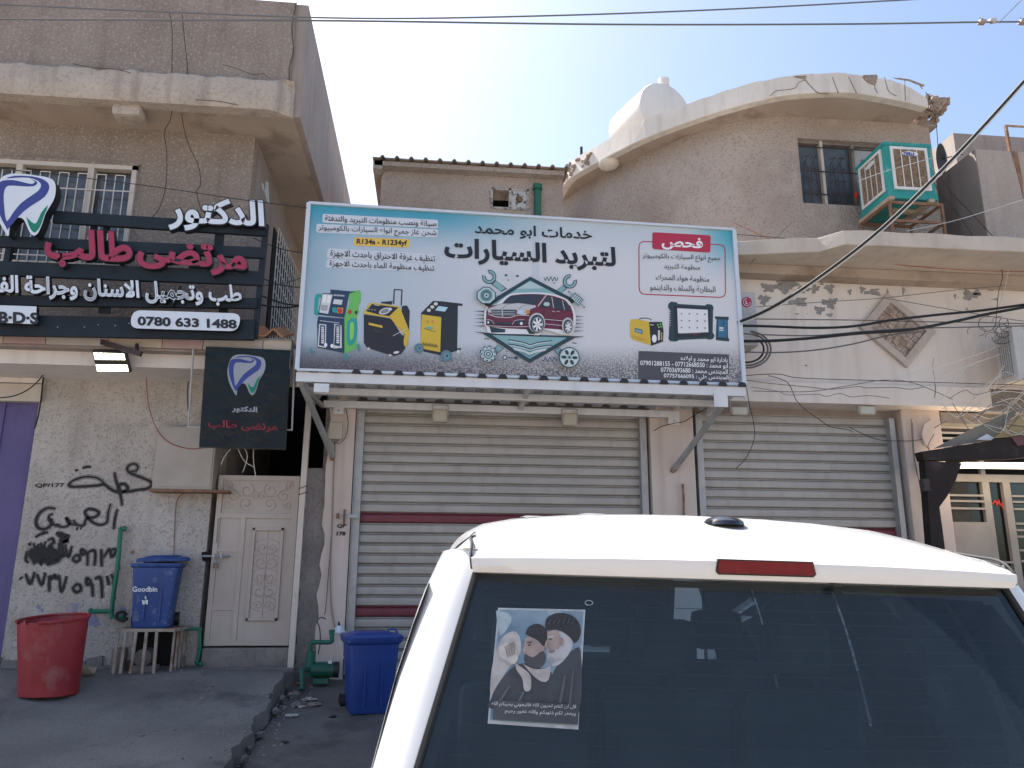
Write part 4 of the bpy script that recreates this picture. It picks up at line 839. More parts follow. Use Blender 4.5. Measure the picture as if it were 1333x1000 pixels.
txt('المهندس محمد : 07703693680', (860, 478.3), (947, 481), (860, 486.4), PWH, .015); txt('المهندس علي : 07757666095', (863.7, 486.4), (948, 489), (863.7, 494.6), PWH, .015)

class Draw:                                  # flat printed drawing, colours laid one over the other on the panel
    def __init__(s, ox, oy, k): s.ox, s.oy, s.k = ox, oy, k; s.g = MB(); s.h = .003
    def p(s, x, y): return PS.at(s.ox+x/s.k, s.oy+y/s.k, s.h)
    def poly(s, pts, mt, sm=False):
        s.h += .0006; P = [s.p(x, y) for x, y in pts]
        if sm: P = smooth_path(P+[P[0]], 4)[:-1]
        s.g.poly(P, mt); return s
    def line(s, pts, w_, mt, sm=True):
        s.h += .0004; P = [s.p(x, y) for x, y in pts]
        if len(P) == 2: P = [P[0], (P[0]+P[1])/2, P[1]]
        s_ = s.g; n0 = len(P); W_ = w_/s.k*.0082
        if sm and len(P) > 2: ribbon(s_, P, W_, sp_n, mt)
        else:
            for a, b_ in zip(P, P[1:]):
                d = (b_-a).normalized(); e = d.cross(sp_n)*W_/2; s_.add([a+e, b_+e, b_-e, a-e], [(0, 1, 2, 3)], mt)
        return s
    def oval(s, cx, cy, rx, ry, mt, n=20, rot=0):
        return s.poly([(cx+rx*math.cos(a)*math.cos(rot)-ry*math.sin(a)*math.sin(rot), cy+rx*math.cos(a)*math.sin(rot)+ry*math.sin(a)*math.cos(rot)) for a in [k*2*math.pi/n for k in range(n)]], mt)
    def done(s, name, label=None): return tag(s.g.build(name, BB), label)
navy, green, teal_, dteal, yel, blk, gry, lg, orng, redp, slate = P_('navy', (.02, .045, .10)), P_('green', (.14, .48, .10)), P_('tealgreen', (.02, .32, .30)), P_('deep_teal', (.02, .14, .19)), P_('machine_yellow', (.62, .43, .04)), P_('black', (.018, .018, .026)), P_('grey', (.22, .24, .27)), P_('light', (.60, .62, .64)), P_('orange', (.60, .25, .06)), P_('signal_red', (.55, .03, .03)), P_('slate', (.10, .20, .25))
# first machine: navy and green on castors
d = Draw(380, 360, 5.554)
d.poly([(165, 150), (180, 125), (215, 128), (215, 150), (195, 155), (185, 240), (200, 275), (180, 285), (160, 270)], teal_)
d.poly([(415, 110), (490, 100), (500, 115), (498, 180), (480, 215), (485, 260), (470, 280), (468, 520), (380, 560), (378, 300), (415, 200)], green)
d.poly([(400, 330), (440, 300), (472, 330), (468, 440), (430, 500), (400, 470)], teal_, True).poly([(420, 340), (442, 330), (450, 380), (440, 450), (420, 450)], P_('lime', (.25, .58, .12)), True)
d.poly([(280, 95), (460, 112), (415, 125), (380, 300), (188, 278), (220, 122), (278, 124)], navy).poly([(190, 290), (380, 305), (380, 555), (185, 515), (183, 330)], navy)
d.poly([(222, 128), (295, 133), (262, 272), (198, 262)], lg).poly([(232, 136), (252, 138), (242, 190), (222, 188)], PWH).poly([(262, 138), (284, 140), (272, 194), (250, 192)], PWH).poly([(212, 205), (262, 210), (255, 250), (206, 245)], P_('mid', (.35, .37, .40)))
d.poly([(306, 166), (368, 172), (360, 208), (296, 200)], lg).poly([(292, 228), (320, 225), (335, 265), (295, 262)], teal_).poly([(330, 226), (372, 230), (368, 270), (328, 268)], orng).oval(347, 250, 17, 18, redp).oval(420, 258, 14, 16, redp).oval(465, 262, 8, 14, blk)
for x in (200, 310):
    d.poly([(x-2, 345), (x+50, 350 if x < 300 else 358), (x+46 if x < 300 else x+52, 520), (x-12 if x < 300 else x-8, 508 if x < 300 else 525)], lg).poly([(x+6, 353), (x+42, 358), (x+38, 510), (x-4, 500)], navy)
    for k in range(9): d.poly([(x+14, 365+k*14), (x+34, 367+k*14), (x+33, 376+k*14), (x+13, 374+k*14)], PWH if k % 3 else lg)
d.oval(246, 500, 12, 15, PWH).oval(292, 507, 12, 15, PWH)
d.line([(205, 325), (345, 342)], 4, lg); 
for k in range(8): d.poly([(305+k*10, 135+k*.8), (311+k*10, 136+k*.8), (311+k*10, 148+k*.8), (305+k*10, 147+k*.8)], lg)
for x, y in ((140, 545), (392, 592), (483, 520)): d.poly([(x-8, y-25), (x+6, y-25), (x+14, y+8), (x+2, y+25), (x-10, y+10)], teal_).oval(x+2, y+10, 9, 13, slate)
d.done('printed_machine', 'navy and green machine on castors')
d = Draw(380, 360, 5.554)
d.line([(736, 200), (740, 95), (796, 98), (790, 210)], 9, blk, False).poly([(640, 185), (700, 180), (730, 178), (720, 205), (650, 195)], blk)
d.poly([(795, 215), (832, 210), (852, 250), (845, 450), (820, 470), (790, 330)], blk).poly([(780, 220), (835, 360), (850, 400), (840, 500), (820, 505), (815, 420), (725, 330), (716, 296)], yel)
d.poly([(518, 258), (570, 190), (785, 218), (716, 300), (640, 290), (520, 270)], yel).poly([(535, 252), (580, 200), (770, 225), (705, 288), (640, 280)], blk)
d.poly([(520, 275), (712, 305), (735, 330), (790, 420), (825, 440), (820, 520), (790, 560), (740, 575), (660, 555), (540, 515), (520, 480)], blk)
d.oval(672, 252, 44, 22, lg, rot=-.35).oval(672, 252, 34, 15, gry, rot=-.35).oval(710, 238, 14, 10, lg).poly([(555, 335), (655, 358), (655, 374), (555, 352)], yel).oval(755, 551, 22, 9, lg, rot=-.2).oval(820, 470, 12, 40, yel)
d.line([(730, 432), (800, 395), (830, 380)], 4, lg)
for k in range(3): d.oval(560+k*20, 240+k*3, 7, 5, gry)
d.line([(596, 208), (634, 213)], 5, lg)
d.oval(600, 300, 0.1, 0.1, blk); d.poly([(590, 380), (660, 392), (655, 420), (590, 408)], P_('soft_black', (.03, .03, .036)))
for x, y in ((555, 525), (710, 572)): d.oval(x, y, 10, 9, lg)
d.done('printed_machine', 'black and yellow case machine with pull handle')
d = Draw(380, 360, 5.554)
d.poly([(1080, 180), (1235, 198), (1232, 214), (1200, 212), (1195, 520), (1225, 518), (1222, 530), (1160, 548), (1080, 572), (960, 545), (930, 520), (934, 265), (1020, 178)], blk)
d.poly([(1085, 290), (1195, 225), (1192, 525), (1085, 570)], P_('charcoal', (.035, .035, .045))).poly([(938, 275), (1080, 295), (1072, 548), (930, 520)], yel).poly([(950, 262), (1025, 188), (1155, 205), (1085, 280)], P_('charcoal', (0, 0, 0)))
d.poly([(1060, 215), (1128, 225), (1105, 256), (1035, 246)], P_('screen_blue', (.42, .62, .75)))
for x, y in ((990, 246), (1015, 222), (1040, 200)): d.oval(x, y, 14, 12, P_('gauge', (.62, .62, .55)))
for x in (978, 1016): d.poly([(x-5, 315), (x+7, 317), (x+7, 342), (x-3, 340)], orng)
d.poly([(975, 362), (1018, 368), (1016, 384), (973, 378)], P_('label_blue', (.15, .42, .45))); d.line([(955, 378), (1040, 402)], 2.5, blk)
for k in range(15): hh = 20+12*math.sin(k*2.1); d.poly([(945+k*7.4, 492-hh*.6+k*1.2), (948.5+k*7.4, 492-hh*.6+k*1.2), (948.5+k*7.4, 500+k*1.2), (945+k*7.4, 500+k*1.2)], blk)
for x, y, r_ in ((918, 522, 33), (1115, 578, 40)): d.oval(x, y, r_, r_+2, slate).oval(x+4, y, r_*.55, r_*.6, P_('slate2', (.14, .26, .32))).oval(x+6, y, r_*.2, r_*.22, blk)
d.oval(1202, 548, 12, 14, lg).done('printed_machine', 'black and yellow cabinet machine with two big wheels')
# emblem
d = Draw(600, 340, 6.667); EM = P_('emblem_teal', (.22, .40, .42)); EL = P_('emblem_light', (.42, .55, .56)); OUT = P_('emblem_dark', (.018, .045, .06)); CAR = P_('car_maroon', (.14, .02, .045)); SIL = P_('car_silver', (.50, .50, .52)); GLS = P_('car_glass', (.025, .04, .06)); OFF = P_('halo', (.72, .72, .74))
def spanner(pts, hx, hy, rr, op):
    d.poly(pts, OUT); c = (sum(p[0] for p in pts)/4, sum(p[1] for p in pts)/4); d.poly([(c[0]+(x-c[0])*.8, c[1]+(y-c[1])*.9) for x, y in pts], EM)
    arc = [(hx+rr*math.cos(op+.55+k*(2*math.pi-1.1)/16), hy+rr*math.sin(op+.55+k*(2*math.pi-1.1)/16)) for k in range(17)]; inn = [(hx+rr*.48*math.cos(op+.7+k*(2*math.pi-1.4)/12), hy+rr*.48*math.sin(op+.7+k*(2*math.pi-1.4)/12)) for k in range(12, -1, -1)]
    d.poly(arc+inn, OUT); arc = [(hx+(rr-7)*math.cos(op+.68+k*(2*math.pi-1.36)/16), hy+(rr-7)*math.sin(op+.68+k*(2*math.pi-1.36)/16)) for k in range(17)]; inn = [(hx+rr*.6*math.cos(op+.75+k*(2*math.pi-1.5)/12), hy+rr*.6*math.sin(op+.75+k*(2*math.pi-1.5)/12)) for k in range(12, -1, -1)]; d.poly(arc+inn, EM)
spanner([(300, 165), (400, 240), (350, 268), (262, 200)], 245, 138, 62, 3.95); spanner([(890, 205), (920, 240), (850, 295), (812, 268)], 945, 178, 62, -.85)
spanner([(318, 725), (372, 760), (320, 800), (290, 765)], 232, 823, 40, 9) ; spanner([(806, 780), (850, 750), (900, 800), (860, 830)], 880, 800, 30, 2.3)
d.poly([(600, 138), (1000, 345), (600, 620), (200, 380)], OUT).poly([(600, 172), (930, 345), (600, 600), (270, 380)], EM).poly([(600, 180), (720, 240), (480, 245)], EL)
d.poly([(105, 615), (300, 632), (1075, 658), (990, 668), (592, 888), (190, 632)], OUT).poly([(270, 645), (920, 668), (594, 850)], EM).poly([(470, 770), (700, 770), (594, 840)], P_('emblem_mid', (.12, .28, .32)))
for y, x0, x1 in ((690, 410, 790), (728, 410, 790), (765, 450, 740)): d.line([(x0, y-5), ((x0*2+x1)/3, y+18), ((x0+x1)/2, y+38), ((x0+2*x1)/3, y+20), (x1, y+5)], 9, OFF if y > 750 else OUT).line([(x0+10, y+8), ((x0*2+x1)/3, y+28), ((x0+x1)/2, y+48), ((x0+2*x1)/3, y+30), (x1-10, y+14)], 6, OFF)
for k in range(5):
    d.poly([(100+14*(k % 2), 440+k*32), (200, 437+k*32), (200, 446+k*32)], OUT).poly([(985, 480+k*32), (985, 489+k*32), (1075-12*(k % 2), 486+k*31)], OUT)
# car
d.poly([(205, 560), (200, 470), (225, 410), (310, 375), (420, 295), (560, 280), (760, 285), (920, 340), (985, 440), (992, 560), (955, 640), (860, 640), (720, 600), (680, 648), (560, 640), (260, 632), (225, 590)], OFF, True)
d.poly([(240, 400), (340, 378), (430, 305), (560, 290), (750, 295), (900, 340), (950, 400), (972, 470), (970, 590), (930, 625), (860, 600), (720, 590), (600, 600), (400, 590), (235, 575), (215, 560), (218, 440)], CAR)
d.poly([(245, 575), (385, 598), (380, 625), (262, 628)], OUT).poly([(560, 590), (640, 600), (640, 640), (590, 638)], OUT)
d.poly([(235, 420), (345, 378), (500, 372), (640, 388), (650, 405), (590, 430), (480, 432), (250, 428)], SIL).line([(350, 425), (400, 385), (470, 372)], 3.5, OUT).line([(500, 428), (540, 392), (640, 388)], 3.5, OUT)
d.poly([(350, 375), (430, 310), (560, 298), (715, 302), (640, 385), (500, 370)], GLS).line([(350, 378), (425, 306), (560, 290), (735, 296), (880, 330), (940, 390)], 7, OFF)
d.poly([(680, 405), (745, 312), (775, 325), (782, 412), (720, 410)], GLS).poly([(798, 325), (870, 345), (890, 435), (812, 420)], GLS).poly([(885, 355), (915, 372), (948, 440), (900, 436)], GLS)
d.line([(665, 400), (740, 300)], 9, SIL).line([(785, 318), (800, 415)], 7, SIL).line([(876, 345), (895, 436)], 6, SIL)
d.oval(740, 384, 31, 22, OUT).oval(740, 382, 27, 18, EL)
d.poly([(250, 430), (475, 430), (465, 470), (430, 488), (300, 482), (265, 455)], OUT); [d.line([(262, y), (468, y+2)], 5, SIL, False) for y in (444, 460, 474)]; d.line([(355, 425), (358, 492)], 9, SIL).line([(230, 465), (300, 492), (420, 498), (490, 478), (590, 482)], 8, SIL)
d.poly([(485, 430), (595, 428), (590, 462), (545, 478), (480, 465)], SIL).oval(515, 450, 20, 15, P_('headlamp', (.45, .62, .85))).poly([(555, 436), (592, 434), (586, 470), (560, 465)], orng).poly([(228, 425), (258, 430), (262, 460), (232, 455)], SIL)
d.poly([(220, 520), (270, 535), (285, 560), (222, 555)], OUT).poly([(310, 540), (440, 545), (440, 565), (300, 558)], OUT).poly([(445, 560), (480, 525), (545, 522), (560, 560)], OUT).line([(440, 562), (470, 525), (545, 518)], 5, SIL).line([(222, 518), (262, 525), (285, 556)], 5, SIL).oval(520, 552, 13, 13, PWH).oval(234, 542, 8, 11, PWH).line([(222, 570), (420, 580), (600, 578)], 6, SIL)
d.line([(720, 515), (890, 530)], 6, SIL).line([(720, 555), (870, 570)], 6, SIL).line([(715, 410), (722, 575)], 3, OUT).line([(805, 420), (815, 580)], 3, OUT).line([(690, 405), (965, 445)], 3, OUT).line([(785, 445), (812, 452)], 6, SIL).line([(825, 445), (850, 450)], 6, SIL)
for cx, cy, rx, ry in ((660, 560, 60, 80), (925, 585, 38, 62)):
    d.oval(cx-6, cy-12, rx+12, ry+8, SIL).oval(cx-4, cy-4, rx+2, ry, OUT).oval(cx, cy+2, rx*.80, ry*.82, SIL).oval(cx, cy+2, rx*.72, ry*.74, OUT)
    for k in range(7):
        a = k*2*math.pi/7; d.poly([(cx+rx*.1*math.cos(a-1.2), cy+2+ry*.1*math.sin(a-1.2)), (cx+rx*.68*math.cos(a-.2), cy+2+ry*.7*math.sin(a-.2)), (cx+rx*.68*math.cos(a+.2), cy+2+ry*.7*math.sin(a+.2)), (cx+rx*.1*math.cos(a+1.2), cy+2+ry*.1*math.sin(a+1.2))], PWH)
    d.oval(cx, cy+2, rx*.14, ry*.14, SIL)
# disc, gear, wheel, damper, springs
d.poly([(190, 240), (245, 240), (298, 290), (298, 345), (250, 388), (185, 388), (135, 345), (133, 285)], OUT).poly([(193, 247), (242, 247), (290, 292), (290, 342), (247, 380), (188, 380), (142, 342), (141, 288)], EL).oval(217, 314, 54, 54, EM).oval(217, 314, 20, 20, EL).oval(217, 314, 8, 8, OUT)
for k in range(20): a = k*math.pi/10; d.line([(217+24*math.cos(a), 314+24*math.sin(a)), (217+50*math.cos(a), 314+50*math.sin(a))], 5, OUT, False)
gear = []
for k in range(9):
    for q, rr in ((-.24, 58), (-.16, 76), (.16, 76), (.24, 58)): a = k*2*math.pi/9+q; gear.append((232+rr*math.cos(a), 823+rr*math.sin(a)))
d.poly(gear, OUT).poly([(232+(x-232)*.88, 823+(y-823)*.88) for x, y in gear], EL).oval(232, 823, 40, 40, OUT).oval(232, 823, 32, 32, EL).oval(232, 823, 20, 20, OUT).oval(232, 823, 12, 12, EL)
d.oval(930, 852, 90, 90, OUT).oval(930, 852, 82, 82, EL).oval(930, 852, 76, 76, P_('wheel_pale', (.55, .62, .63)))
for k in range(6): a = k*math.pi/3+.05; d.oval(930+48*math.cos(a), 852+48*math.sin(a), 24, 14, OUT, 12, a)
d.oval(930, 852, 18, 18, EM).oval(930, 852, 9, 9, OUT)
d.line([(920, 282), (1060, 425)], 16, OUT).line([(926, 288), (1054, 418)], 9, EL).poly([(935, 335), (975, 292), (1052, 355), (1008, 412)], OUT).poly([(942, 335), (976, 300), (1044, 356), (1008, 403)], EL)
for k in range(5): d.line([(955+k*12, 338+k*13), (985+k*12, 302+k*13)], 6, OUT)
for pts in ([(710, 165), (722, 195), (738, 160), (752, 198), (770, 158), (785, 198), (802, 162), (815, 196), (830, 172)], [(688, 872), (705, 888), (722, 852), (742, 890), (762, 852), (782, 890), (800, 852), (818, 886), (826, 862)]): d.line(pts, 7, OUT, False)
d.line([(385, 148), (485, 154)], 7, EL).oval(384, 148, 12, 10, OUT).oval(482, 154, 12, 10, OUT).line([(390, 858), (465, 860)], 8, OUT).oval(374, 855, 20, 20, OUT).oval(374, 855, 12, 12, lg).oval(470, 858, 15, 14, OUT)
for x, y in ((405, 190), (388, 803), (797, 216), (826, 174)): d.oval(x, y, 6, 6, OUT)
d.line([(195, 695), (240, 698)], 9, OUT).line([(950, 730), (990, 734)], 9, OUT)
d.done('printed_emblem', 'maroon van over a teal diamond with spanners and wheels')
# yellow lamp box, tablet and adapter
d = Draw(800, 370, 7.144)
d.line([(228, 330), (250, 318), (310, 318), (345, 335)], 9, blk).poly([(150, 328), (200, 325), (325, 350), (335, 570), (165, 515), (145, 490), (140, 380)], yel).poly([(320, 352), (440, 352), (455, 430), (450, 535), (340, 575), (328, 450)], blk).poly([(186, 405), (262, 425), (262, 468), (186, 445)], slate).line([(196, 432), (250, 446)], 6, lg)
d.oval(368, 508, 26, 42, OUT).oval(368, 508, 22, 37, P_('white', (0, 0, 0))).poly([(402, 432), (420, 430), (420, 520), (402, 525)], lg).poly([(432, 450), (440, 450), (440, 520), (432, 520)], yel)
for x, y in ((400, 380), (425, 375), (410, 402), (430, 398)): d.oval(x, y, 8, 7, P_('lime', (0, 0, 0)))
d.line([(330, 378), (360, 384)], 8, lg)
for k in range(16): d.line([(170+k*8, 478+k*2.6), (170+k*8, 498+k*2.6)], 3, orng, False)
d.done('printed_device', 'yellow box with a round lamp')
d = Draw(800, 370, 7.144); TB = P_('tablet_teal', (.015, .045, .055))
d.poly([(500, 185), (525, 163), (575, 170), (590, 185), (840, 200), (860, 186), (905, 192), (920, 215), (915, 250), (912, 450), (930, 480), (915, 510), (880, 518), (850, 508), (600, 520), (570, 535), (520, 532), (500, 510), (505, 470), (512, 240), (495, 215)], TB)
d.poly([(545, 200), (888, 220), (882, 490), (555, 500)], blk).poly([(582, 225), (865, 240), (872, 448), (590, 458)], P_('tablet_screen', (.70, .70, .73)))
for i in range(4):
    for j in range(3): d.oval(622+i*72, 276+j*64+i*2, 9, 8, gry, 8)
for k in range(12): d.line([(610+k*16, 461-k*.3), (616+k*16, 461-k*.3)], 5, lg, False)
d.line([(725, 476), (762, 475)], 4, redp)
for k in range(7): d.line([(505, 255+k*22), (520, 256+k*22)], 5, lg, False)
d.done('printed_device', 'dark rugged tablet with a white screen')
d = Draw(800, 370, 7.144); d.poly([(932, 300), (1060, 305), (1062, 330), (1052, 335), (1055, 495), (1068, 520), (1062, 532), (1010, 530), (940, 520), (942, 480), (948, 330), (934, 322)], TB).poly([(958, 330), (1045, 335), (1045, 500), (960, 492)], P_('adapter_blue', (.03, .14, .25))).poly([(972, 400), (1012, 402), (1012, 418), (972, 416)], lg).poly([(972, 424), (1012, 426), (1012, 436), (972, 434)], lg).poly([(1008, 340), (1014, 340), (1014, 396), (1008, 396)], TB)
d.done('printed_device', 'small dark blue adapter box')

# ------------------------------------------------------------------ clinic sign on the ledge
CS = thing('clinic_sign', 'dark slatted shop sign with raised white and crimson Arabic letters and a tooth logo', 'shop sign', (-3, 8.2, 3.6))
YS = 8.15; PD = Pl((0, YS, 0), (0, -1, 0))
def beam(a, b_, wd, name='sign_beam'):       # a, b_: top-left and top-right corners; wd metres tall
    p, q = atY(*a, YS), atY(*b_, YS); g = MB(); g.bar(p-Vector((0, -.03, wd/2)), q-Vector((0, -.03, wd/2)), .05, wd, DARKM); return g.build(name, CS)
beam((70, 274), (347, 292), .13); beam((-60, 304), (345, 322), .12); beam((-60, 337), (342, 353), .155); beam((-60, 383), (335, 388), .11); beam((-60, 408), (332, 416), .22)
for a, b_ in (((345, 290), (326, 438)), ((9, 318), (-3, 425))):
    p, q = atY(*a, YS), atY(*b_, YS); g = MB(); g.bar((p.x, YS+.065, p.z), (p.x-.02, YS+.065, q.z), .055, .06, DARKM); g.build('sign_post', CS)
for x in (75, 110, 150, 168, 128):
    p = atY(x, 421+(x % 7), YS-.002); g = MB(); g.cyl((p.x, YS, p.z), (0, -1, 0), .006, .004, GALV, 8); g.build('screw', CS)
for (x0, y0, x1, y1) in ((118, 290, 125, 303), (135, 292, 142, 303), (280, 302, 290, 324), (130, 388, 143, 408), (285, 400, 296, 410)):
    p, q = atY(x0, y0, YS+.1), atY(x1, y1, YS+.1); g = MB(); g.box(p.x, q.x, YS+.10, YS+.12, q.z, p.z, DARKM, .003); g.build('mounting_plate', CS)
def raised(body, TL, TR, BL, face, bold, sbold, dep=.07, ar=True, nm='raised_word'):
    g = MB(); g.mat(face); text_on(g, PD, body, TL, TR, BL, face, bold, ar, h=.0, depth=dep, side=BLACK, sbold=sbold); return g.build(nm, CS)
raised('الدكتور', (222, 259), (345, 265), (222, 303), WSIGN, .035, .03)
raised('مرتضى', (181, 312), (323, 327), (181, 352), CRIM, .04, .012)
raised('طالب', (62, 300), (175, 306), (62, 350), CRIM, .04, .012)
raised('طب وتجميل الاسنان وجراحة الفم', (-12, 359), (315, 373), (-12, 394), WSIGN, .035, .025, .05)
def plate(TL, TR, BR, BL, mt, r=.02, dep=.06, nm='plate'):
    P = rrect(PD, TL, TR, BR, BL, r, .01, 5); g = MB(); g.prism(P, (0, -dep, 0), BLACK); g.poly([p+Vector((0, -dep-.002, 0)) for p in P], mt); return g.build(nm, CS)
plate((-40, 399), (52, 402), (51, 425), (-40, 421), WSIGN); plate((176, 406.5), (316, 411), (312, 434), (172, 430), WSIGN, .45)
g = MB(); pq = Pl((0, YS-.075, 0), (0, -1, 0)); text_on(g, pq, 'B·D·S', (-2, 405.5), (50, 407), (-2, 421), INK, .045, False, h=.001); g.build('lettering', CS)
g = MB(); text_on(g, pq, '0780 633 1488', (179, 411.5), (308, 416), (179, 424), INK, .04, False, h=.001); g.build('lettering', CS)
def tooth(fn, par, k=1, dep=.0, nm='tooth_logo', white=WSIGN):
    T_ = [(5, 250), (2, 262), (1.5, 272), (4, 286), (8, 296), (13, 305), (20, 315), (22, 303), (27, 294), (33, 291), (39, 293), (43, 300), (47, 309), (52, 314), (57, 312), (61, 305), (64, 297), (68, 285), (73, 277), (78, 268), (80.5, 258), (80, 248), (76, 242), (68, 239), (55, 237), (40, 235), (22, 235), (11, 240)]
    g = MB(); P = smooth_path([fn(x, y, .0) for x, y in T_+[T_[0]]], 3)[:-1]
    if dep:
        g.prism([p+Vector((0, 0, 0)) for p in P], (0, -dep, 0), BLACK)
    sh = Vector((0, -dep-.003, 0)); g.poly([p+sh for p in P], white)
    q = lambda L_: smooth_path([fn(x, y, 0)+sh+Vector((0, -.002, 0)) for x, y in L_+[L_[0]]], 2)[:-1]
    blue = [(19, 307), (12, 294), (6, 278), (4, 262), (6, 250), (12, 244), (26, 243), (40, 246), (50, 248), (54, 245), (48, 241), (55, 244), (57, 247), (52, 251), (38, 251), (24, 250), (17, 252), (14, 262), (15, 280), (18, 296), (26, 285), (36, 273), (48, 264), (58, 257), (62, 250), (58, 244), (46, 240), (30, 240), (17, 241), (28, 237.5), (48, 238), (62, 241), (71, 247), (72, 255), (66, 265), (54, 273), (40, 283), (28, 296)]
    g.poly(q(blue), BLUEP); g.poly(q([(43, 290), (50, 297), (56, 298), (62, 285), (71, 275), (66, 288), (61, 302), (55, 310), (50, 308), (46, 300)]), GREENP)
    return g.build(nm, par)
tooth(lambda x, y, h: PD.at(x, y, .02), CS, dep=.12)
# hanging black sign
HS = thing('hanging_sign', 'black film-covered sign board with a tooth logo, hanging under the ledge beside the cream gate', 'shop sign', atY(315, 515, 8.75))
PH = Pl((0, 8.24, 0), (0, -1, 0)); hq = [PH.at(x, y) for x, y in ((268, 451), (378, 456), (371, 585), (259, 582))]
FILM = M('black_film', (.008, .012, .014), (.014, .02, .022), 3, .22, .5, 6, spec=.22, dist=.05)
g = MB(); g.prism(hq, (0, .06, 0), FILM); g.build('board', HS)
def hp(x, y, h=.004): return PH.at(296+(x-1)*(346-296)/80., 462+(y-235)*(516-462)/81., h)
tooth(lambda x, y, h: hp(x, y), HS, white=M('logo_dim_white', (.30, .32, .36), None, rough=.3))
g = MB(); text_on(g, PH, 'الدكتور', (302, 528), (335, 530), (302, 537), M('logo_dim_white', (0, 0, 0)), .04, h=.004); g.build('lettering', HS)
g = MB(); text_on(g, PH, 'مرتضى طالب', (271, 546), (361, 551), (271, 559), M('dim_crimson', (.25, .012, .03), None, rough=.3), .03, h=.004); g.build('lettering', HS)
g = MB(); PIPEG = M('pipe_grey_paint', (.38, .36, .34), (.44, .42, .4), 6, .5, dirt=(.25, .2, .17), dscale=9, dthr=.6, damt=.5)
fr_ = [(252, 452), (245, 556), (380, 560), (384, 455)]; g.tube([atY(x, y, 8.33) for x, y in fr_], .014, PIPEG, 6); g.build('bracket_frame', HS)
# floodlight with a lit face
FL = thing('floodlight', 'lit rectangular floodlight on a dark arm hanging under the clinic ledge', 'floodlight', atY(145, 470, 8.35))
PF = Pl(atY(145, 470, 8.35), (0, -.8, -.6)); q4 = [PF.at(x, y) for x, y in ((120, 457), (163, 459), (170, 485), (126, 484))]
g = MB(); g.prism(q4, -PF.n*.05, M('lamp_body_black', (.03, .03, .03), None, rough=.4)); g.build('housing', FL)
for (a, b_, c, d) in (((121.5, 459), (162, 460.5), (163.5, 468.5), (123.5, 468)), ((124.5, 474.5), (166, 475), (168, 483.5), (126.5, 483.5))):
    g = MB(); 
    for k in range(6):
        l = lambda u, v: PF.at(*[(a[i]*(1-u)+b_[i]*u)*(1-v)+(d[i]*(1-u)+c[i]*u)*v for i in (0, 1)], .004)
        g.poly([l(k/6+.01, 0), l((k+1)/6-.01, 0), l((k+1)/6-.01, 1), l(k/6+.01, 1)], emis('lamp_glow', (1, .93, .68), 2.2))
    g.build('lamp_strip', FL)
g = MB(); g.bar(atY(104, 437, 8.42), atY(184, 461, 8.15), .03, .055, M('arm_brown', (.035, .018, .016), None, rough=.6)); g.bar(atY(178, 448, 8.25), atY(179, 460, 8.2), .03, .03, M('arm_brown', (0, 0, 0))); g.build('arm', FL)

# ------------------------------------------------------------------ bins, barrel, cage
def ring_rect(cx, cy, z, hx, hy, r, n=4):
    out = []
    for qx, qy, a0 in ((1, 1, 0), (-1, 1, 90), (-1, -1, 180), (1, -1, 270)):
        for k in range(n+1): a = rad(a0+90*k/n); out.append((cx+qx*(hx-r)+r*math.cos(a), cy+qy*(hy-r)+r*math.sin(a), z))
    return out
def wheelie(name, label, loc, rot, w_, dp, h, mt, mode):
    T = thing(name, label, 'bin', loc); T['_local'] = 1; T.rotation_euler = (0, 0, rot)
    g = MB(); R_ = [ring_rect(0, 0, z, w_/2*s, dp/2*s2, .035) for z, s, s2 in ((0.0, .74, .72), (.03, .78, .76), (h*.5, .87, .86), (h*.86, .95, .95), (h*.865, .99, .99), (h*.89, 1.06, 1.05), (h*.93, 1.06, 1.05), (h*.93, .98, .97), (h*.6, .90, .9))]
    g.loft(R_, mt, True, False); g.add(R_[0], [tuple(range(len(R_[0])))], mt); g.add(ring_rect(0, 0, h*.6, w_/2*.9, dp/2*.9, .03), [tuple(range(20))], BLACK)
    for s in (-1, 1): g.box(s*w_*.16-.008, s*w_*.16+.008, -dp*.46, -dp*.40, h*.1, h*.8, mt)
    g.build('bin_body', T)
    g = MB(); lid = [ring_rect(0, 0, z, w_/2*s, dp/2*s, .045) for z, s in ((h*.925, 1.09), (h*.955, 1.10), (h*.975, 1.05), (h*.985, .8), (h*1.0, .76), (h*1.012, .6))]
    g.loft(lid, mt, True, True)
    if mode == 0: g.tube(smooth_path([(w_*.30, -dp*.1, h*.99), (w_*.33, -dp*.1, h*1.03), (w_*.45, -dp*.1, h*1.03), (w_*.5, -dp*.1, h*.98)]), .010, mt, 6)
    l = g.build('lid', T)
    for s in (-1, 1): g = MB(); g.cyl((s*w_*.40, dp*.44, .07), (1 if s > 0 else -1, 0, 0), .07, .045, BLACK, 18); g.build('wheel', T)
    g = MB(); g.tube([(-w_*.4, dp*.62, h*.93), (w_*.4, dp*.62, h*.93)], .013, mt, 8); g.build('handle', T)
    return T, l
b2 = atY(482, 926, 8.0)
wheelie('wheelie_bin', 'clean blue lidded bin standing in front of the maroon-banded shutter', (b2.x-.03, 8.12, zramp(8.1)-.01), rad(14), .50, .46, .72, BLUEB, 0)
bz = atY(195, 817, 8.85).z; bxc = atY(195, 817, 8.85).x
T, l = wheelie('wheelie_bin', 'worn blue bin with white lettering on a rusty cage, its lid thrown open', (bxc+.0, 8.93, bz), rad(10), .47, .42, .70, BLUEO, 1)
me = l.data; l.rotation_euler = (rad(2), rad(-2), rad(4)); l.location = (.05, .13, .03)
PBb = Pl((bxc, 8.71, 1), (math.sin(rad(10)), -math.cos(rad(10)), -.055))
